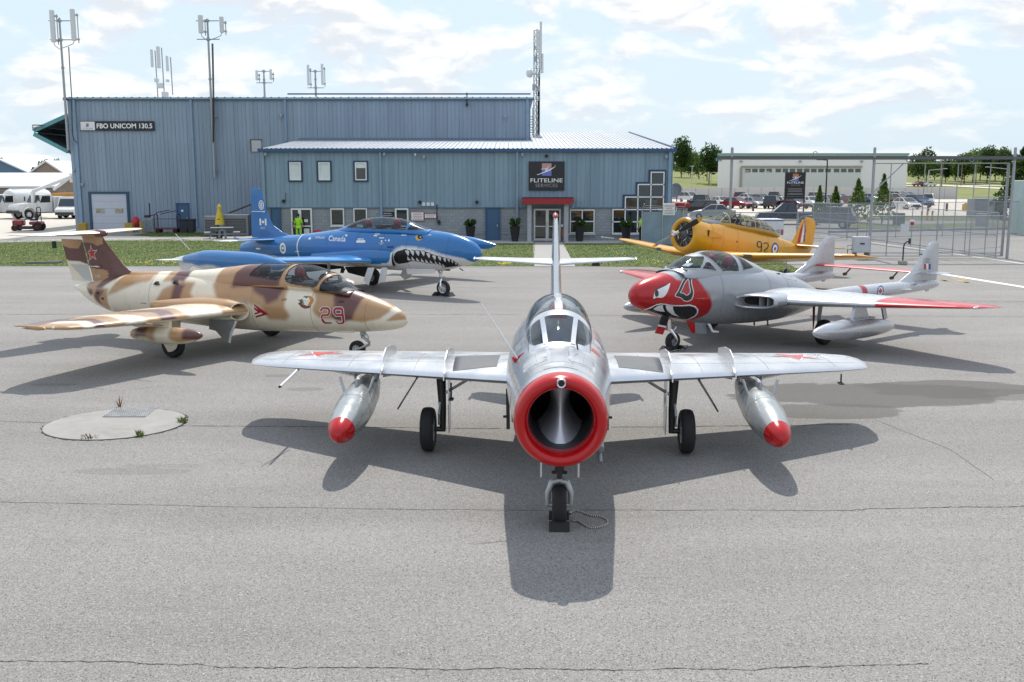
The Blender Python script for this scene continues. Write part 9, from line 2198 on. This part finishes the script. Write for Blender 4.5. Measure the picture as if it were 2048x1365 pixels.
t = gable('shed', 'taller tan gabled shed next to the hangar corner', at_(62, 168), at_(152, 168), 168, 20, 4.0, 6.7, tanw, wroof); q = MB(); q.box((2.3, -.05, 2.6), (.6, .1, .5)); q.build('window', whitep, t)
t = gable('shed', 'blue shed with wide white roof behind the tan sheds', at_(-90, 186), at_(70, 186), 186, 24, 4.9, 8.4, bluew, wroof); q = MB(); q.box((2.4, -.05, 2.6), (3.4, .1, 1.0)); q.build('window', pane_dark, t)
fence('chain-link fence in front of the tan sheds behind the trucks', (at_(-40, 125), 125), (at_(140, 125), 125), 2.6, mesh=False)
# trucks
tw = mat('truck_white', (.68, .68, .67), .3, var=.05, coat=.3)
def truck(label, px, py, ang, rear):
 p = G(px, py); t = thing('truck', label, 'truck', (p.x, p.y, 0), R(ang), 'white service trucks'); q = MB()
 q.prism([(.9, .75), (2.95, .75), (3.0, 1.25), (2.85, 1.5), (1.55, 1.62), (.9, 1.62)], -.85, .85); q.build('hood', tw, t)
 q = MB(); q.prism([(-.6, .7), (.95, .7), (.95, 1.65), (.55, 2.42), (-.6, 2.45)], -1.0, 1.0); q.build('cab', tw, t)
 q = MB(); q.add([(1.0, -.85, 1.68), (1.0, .85, 1.68), (.64, .80, 2.36), (.64, -.80, 2.36)], [(0, 1, 2, 3)])
 for s in (-1, 1): q.add([(.75, 1.01 * s, 1.65), (-.4, 1.01 * s, 1.65), (-.4, 1.01 * s, 2.3), (.45, 1.01 * s, 2.3)], [(0, 1, 2, 3)])
 q.build('windows', car_glass, t, fix=False); q = MB(); q.box((3.05, 0, .75), (.2, 2.1, .3), bev=.05); q.box((-2, 0, .7), (5.5, .9, .2)); q.build('chassis', mat('truck_dark', (.05, .05, .05), .6), t)
 for s in (-1, 1):
  q = MB(); q.box((2.95, .7 * s, 1.05), (.14, .3, .22), bev=.03); q.build('headlight', lampw, t); q = MB(); q.lathe([(.58, -.2), (.62, 0), (.58, .2)], 16, Matrix.Translation((2.0, .92 * s, .62)) @ Matrix.Rotation(R(90), 4, 'X')); q.build('fender', tw, t); q = MB(); q.box((.95, 1.2 * s, 2.0), (.1, .16, .45), bev=.03); q.build('mirror', blackp, t)
 for x_ in (2.0, -3.3):
  for s in (-1, 1): wheel(t, (x_, .9 * s, .5), .5, .28, whitep, .5, 6)
 rear(t); return t
def tanker(t): q = MB(); q.lathe([(.001, -5.6), (.9, -5.5), (1.0, -5.2), (1.0, -.95), (.9, -.75), (.001, -.7)], 24, Matrix.Translation((0, 0, 1.95)) @ Matrix.Rotation(R(90), 4, 'Y')); q.box((-3.1, 0, 2.98), (4.0, .5, .1)); q.build('tank', tw, t, 40); q = MB(); q.box((-2, -1.05, .95), (2, .3, .7), bev=.05); q.box((-2, 1.05, .95), (2, .3, .7), bev=.05); q.build('side_box', tw, t)
def bucket(t):
 q = MB(); q.box((-3.0, 0, 1.45), (4.4, 2.1, 1.6), bev=.05); q.build('service_body', tw, t); q = MB(); q.box((-3.4, 0, 2.4), (2.8, 2.12, .3)); q.build('orange_band', mat('orange_band', (.50, .22, .02), .5), t)
 q = MB(); q.bar((.9, .2, 2.75), (-3.4, .2, 4.2), .28, .3); q.bar((-3.4, .2, 4.2), (-1.4, .2, 2.9), .2); q.tube([(.9, .2, 1.6), (.9, .2, 2.8)], .22, 10); q.build('boom', tw, t); q = MB(); q.box((-3.9, .2, 4.1), (.8, .8, .95), bev=.06); q.build('bucket', tw, t)
truck('white tanker truck with round tank at the far edge of the yard', 8, 438, -112, tanker); truck('white bucket truck with raised boom behind the red mower', 84, 438, -122, bucket)
p = G(150, 437); t = thing('van', 'white van half hidden by the hangar corner beside the bucket truck', 'van', (p.x, p.y, 0), R(-90)); q = MB(); q.prism([(-2.6, .4), (2.3, .4), (2.4, .95), (1.75, 1.25), (1.2, 2.2), (-2.6, 2.25)], -.95, .95); q.build('body', tw, t); q = MB(); q.add([(1.78, -.85, 1.27), (1.78, .85, 1.27), (1.24, .8, 2.12), (1.24, -.8, 2.12)], [(0, 1, 2, 3)]); q.build('windscreen', car_glass, t, fix=False); q = MB(); q.box((2.42, 0, .55), (.1, 1.8, .25)); q.build('bumper', blackp, t)
for x_ in (1.5, -1.6):
 for s in (-.85, .85): wheel(t, (x_, s, .36), .36, .22, rim_m, .5, 5)
mred = mat('mower_red', (.22, .008, .015), .35, coat=.3)
t = simple('ride_on_mower', 'red ride-on mower with roll bar parked on pale concrete', 'mower', 60, 462, [('hood', mred, [('b', (-.75, 0, .62), (.8, .6, .42), .08), ('b', (.55, 0, .6), (.9, .9, .25), .06)]), ('deck', mat('mower_dark', (.035, .012, .015), .6), [('b', (-.1, 0, .25), (1.1, 1.3, .2), .05), ('b', (-1.15, 0, .62), (.06, .55, .35))]), ('seat', seat_blk, [('b', (.35, 0, .85), (.5, .5, .14), .04), ('b', (.58, 0, 1.1), (.14, .48, .5), .05)]), ('roll_bar', blackp, [('t', [(.75, -.45, .6), (.75, -.45, 1.7), (.75, -.3, 1.82), (.75, .3, 1.82), (.75, .45, 1.7), (.75, .45, .6)], .035)]), ('steering_wheel', blackp, [('t', [(-.35, 0, .8), (-.15, 0, 1.05)], .03), ('l', [(.17, 0), (.2, .02), (.17, .04)], Matrix.Translation((-.12, 0, 1.05)))])], rz=.12)
for x_, r_ in ((.7, .34), (-.95, .24)):
 for s in (-.5, .5): wheel(t, (x_, s, r_), r_, .28, mred, .45, 5)
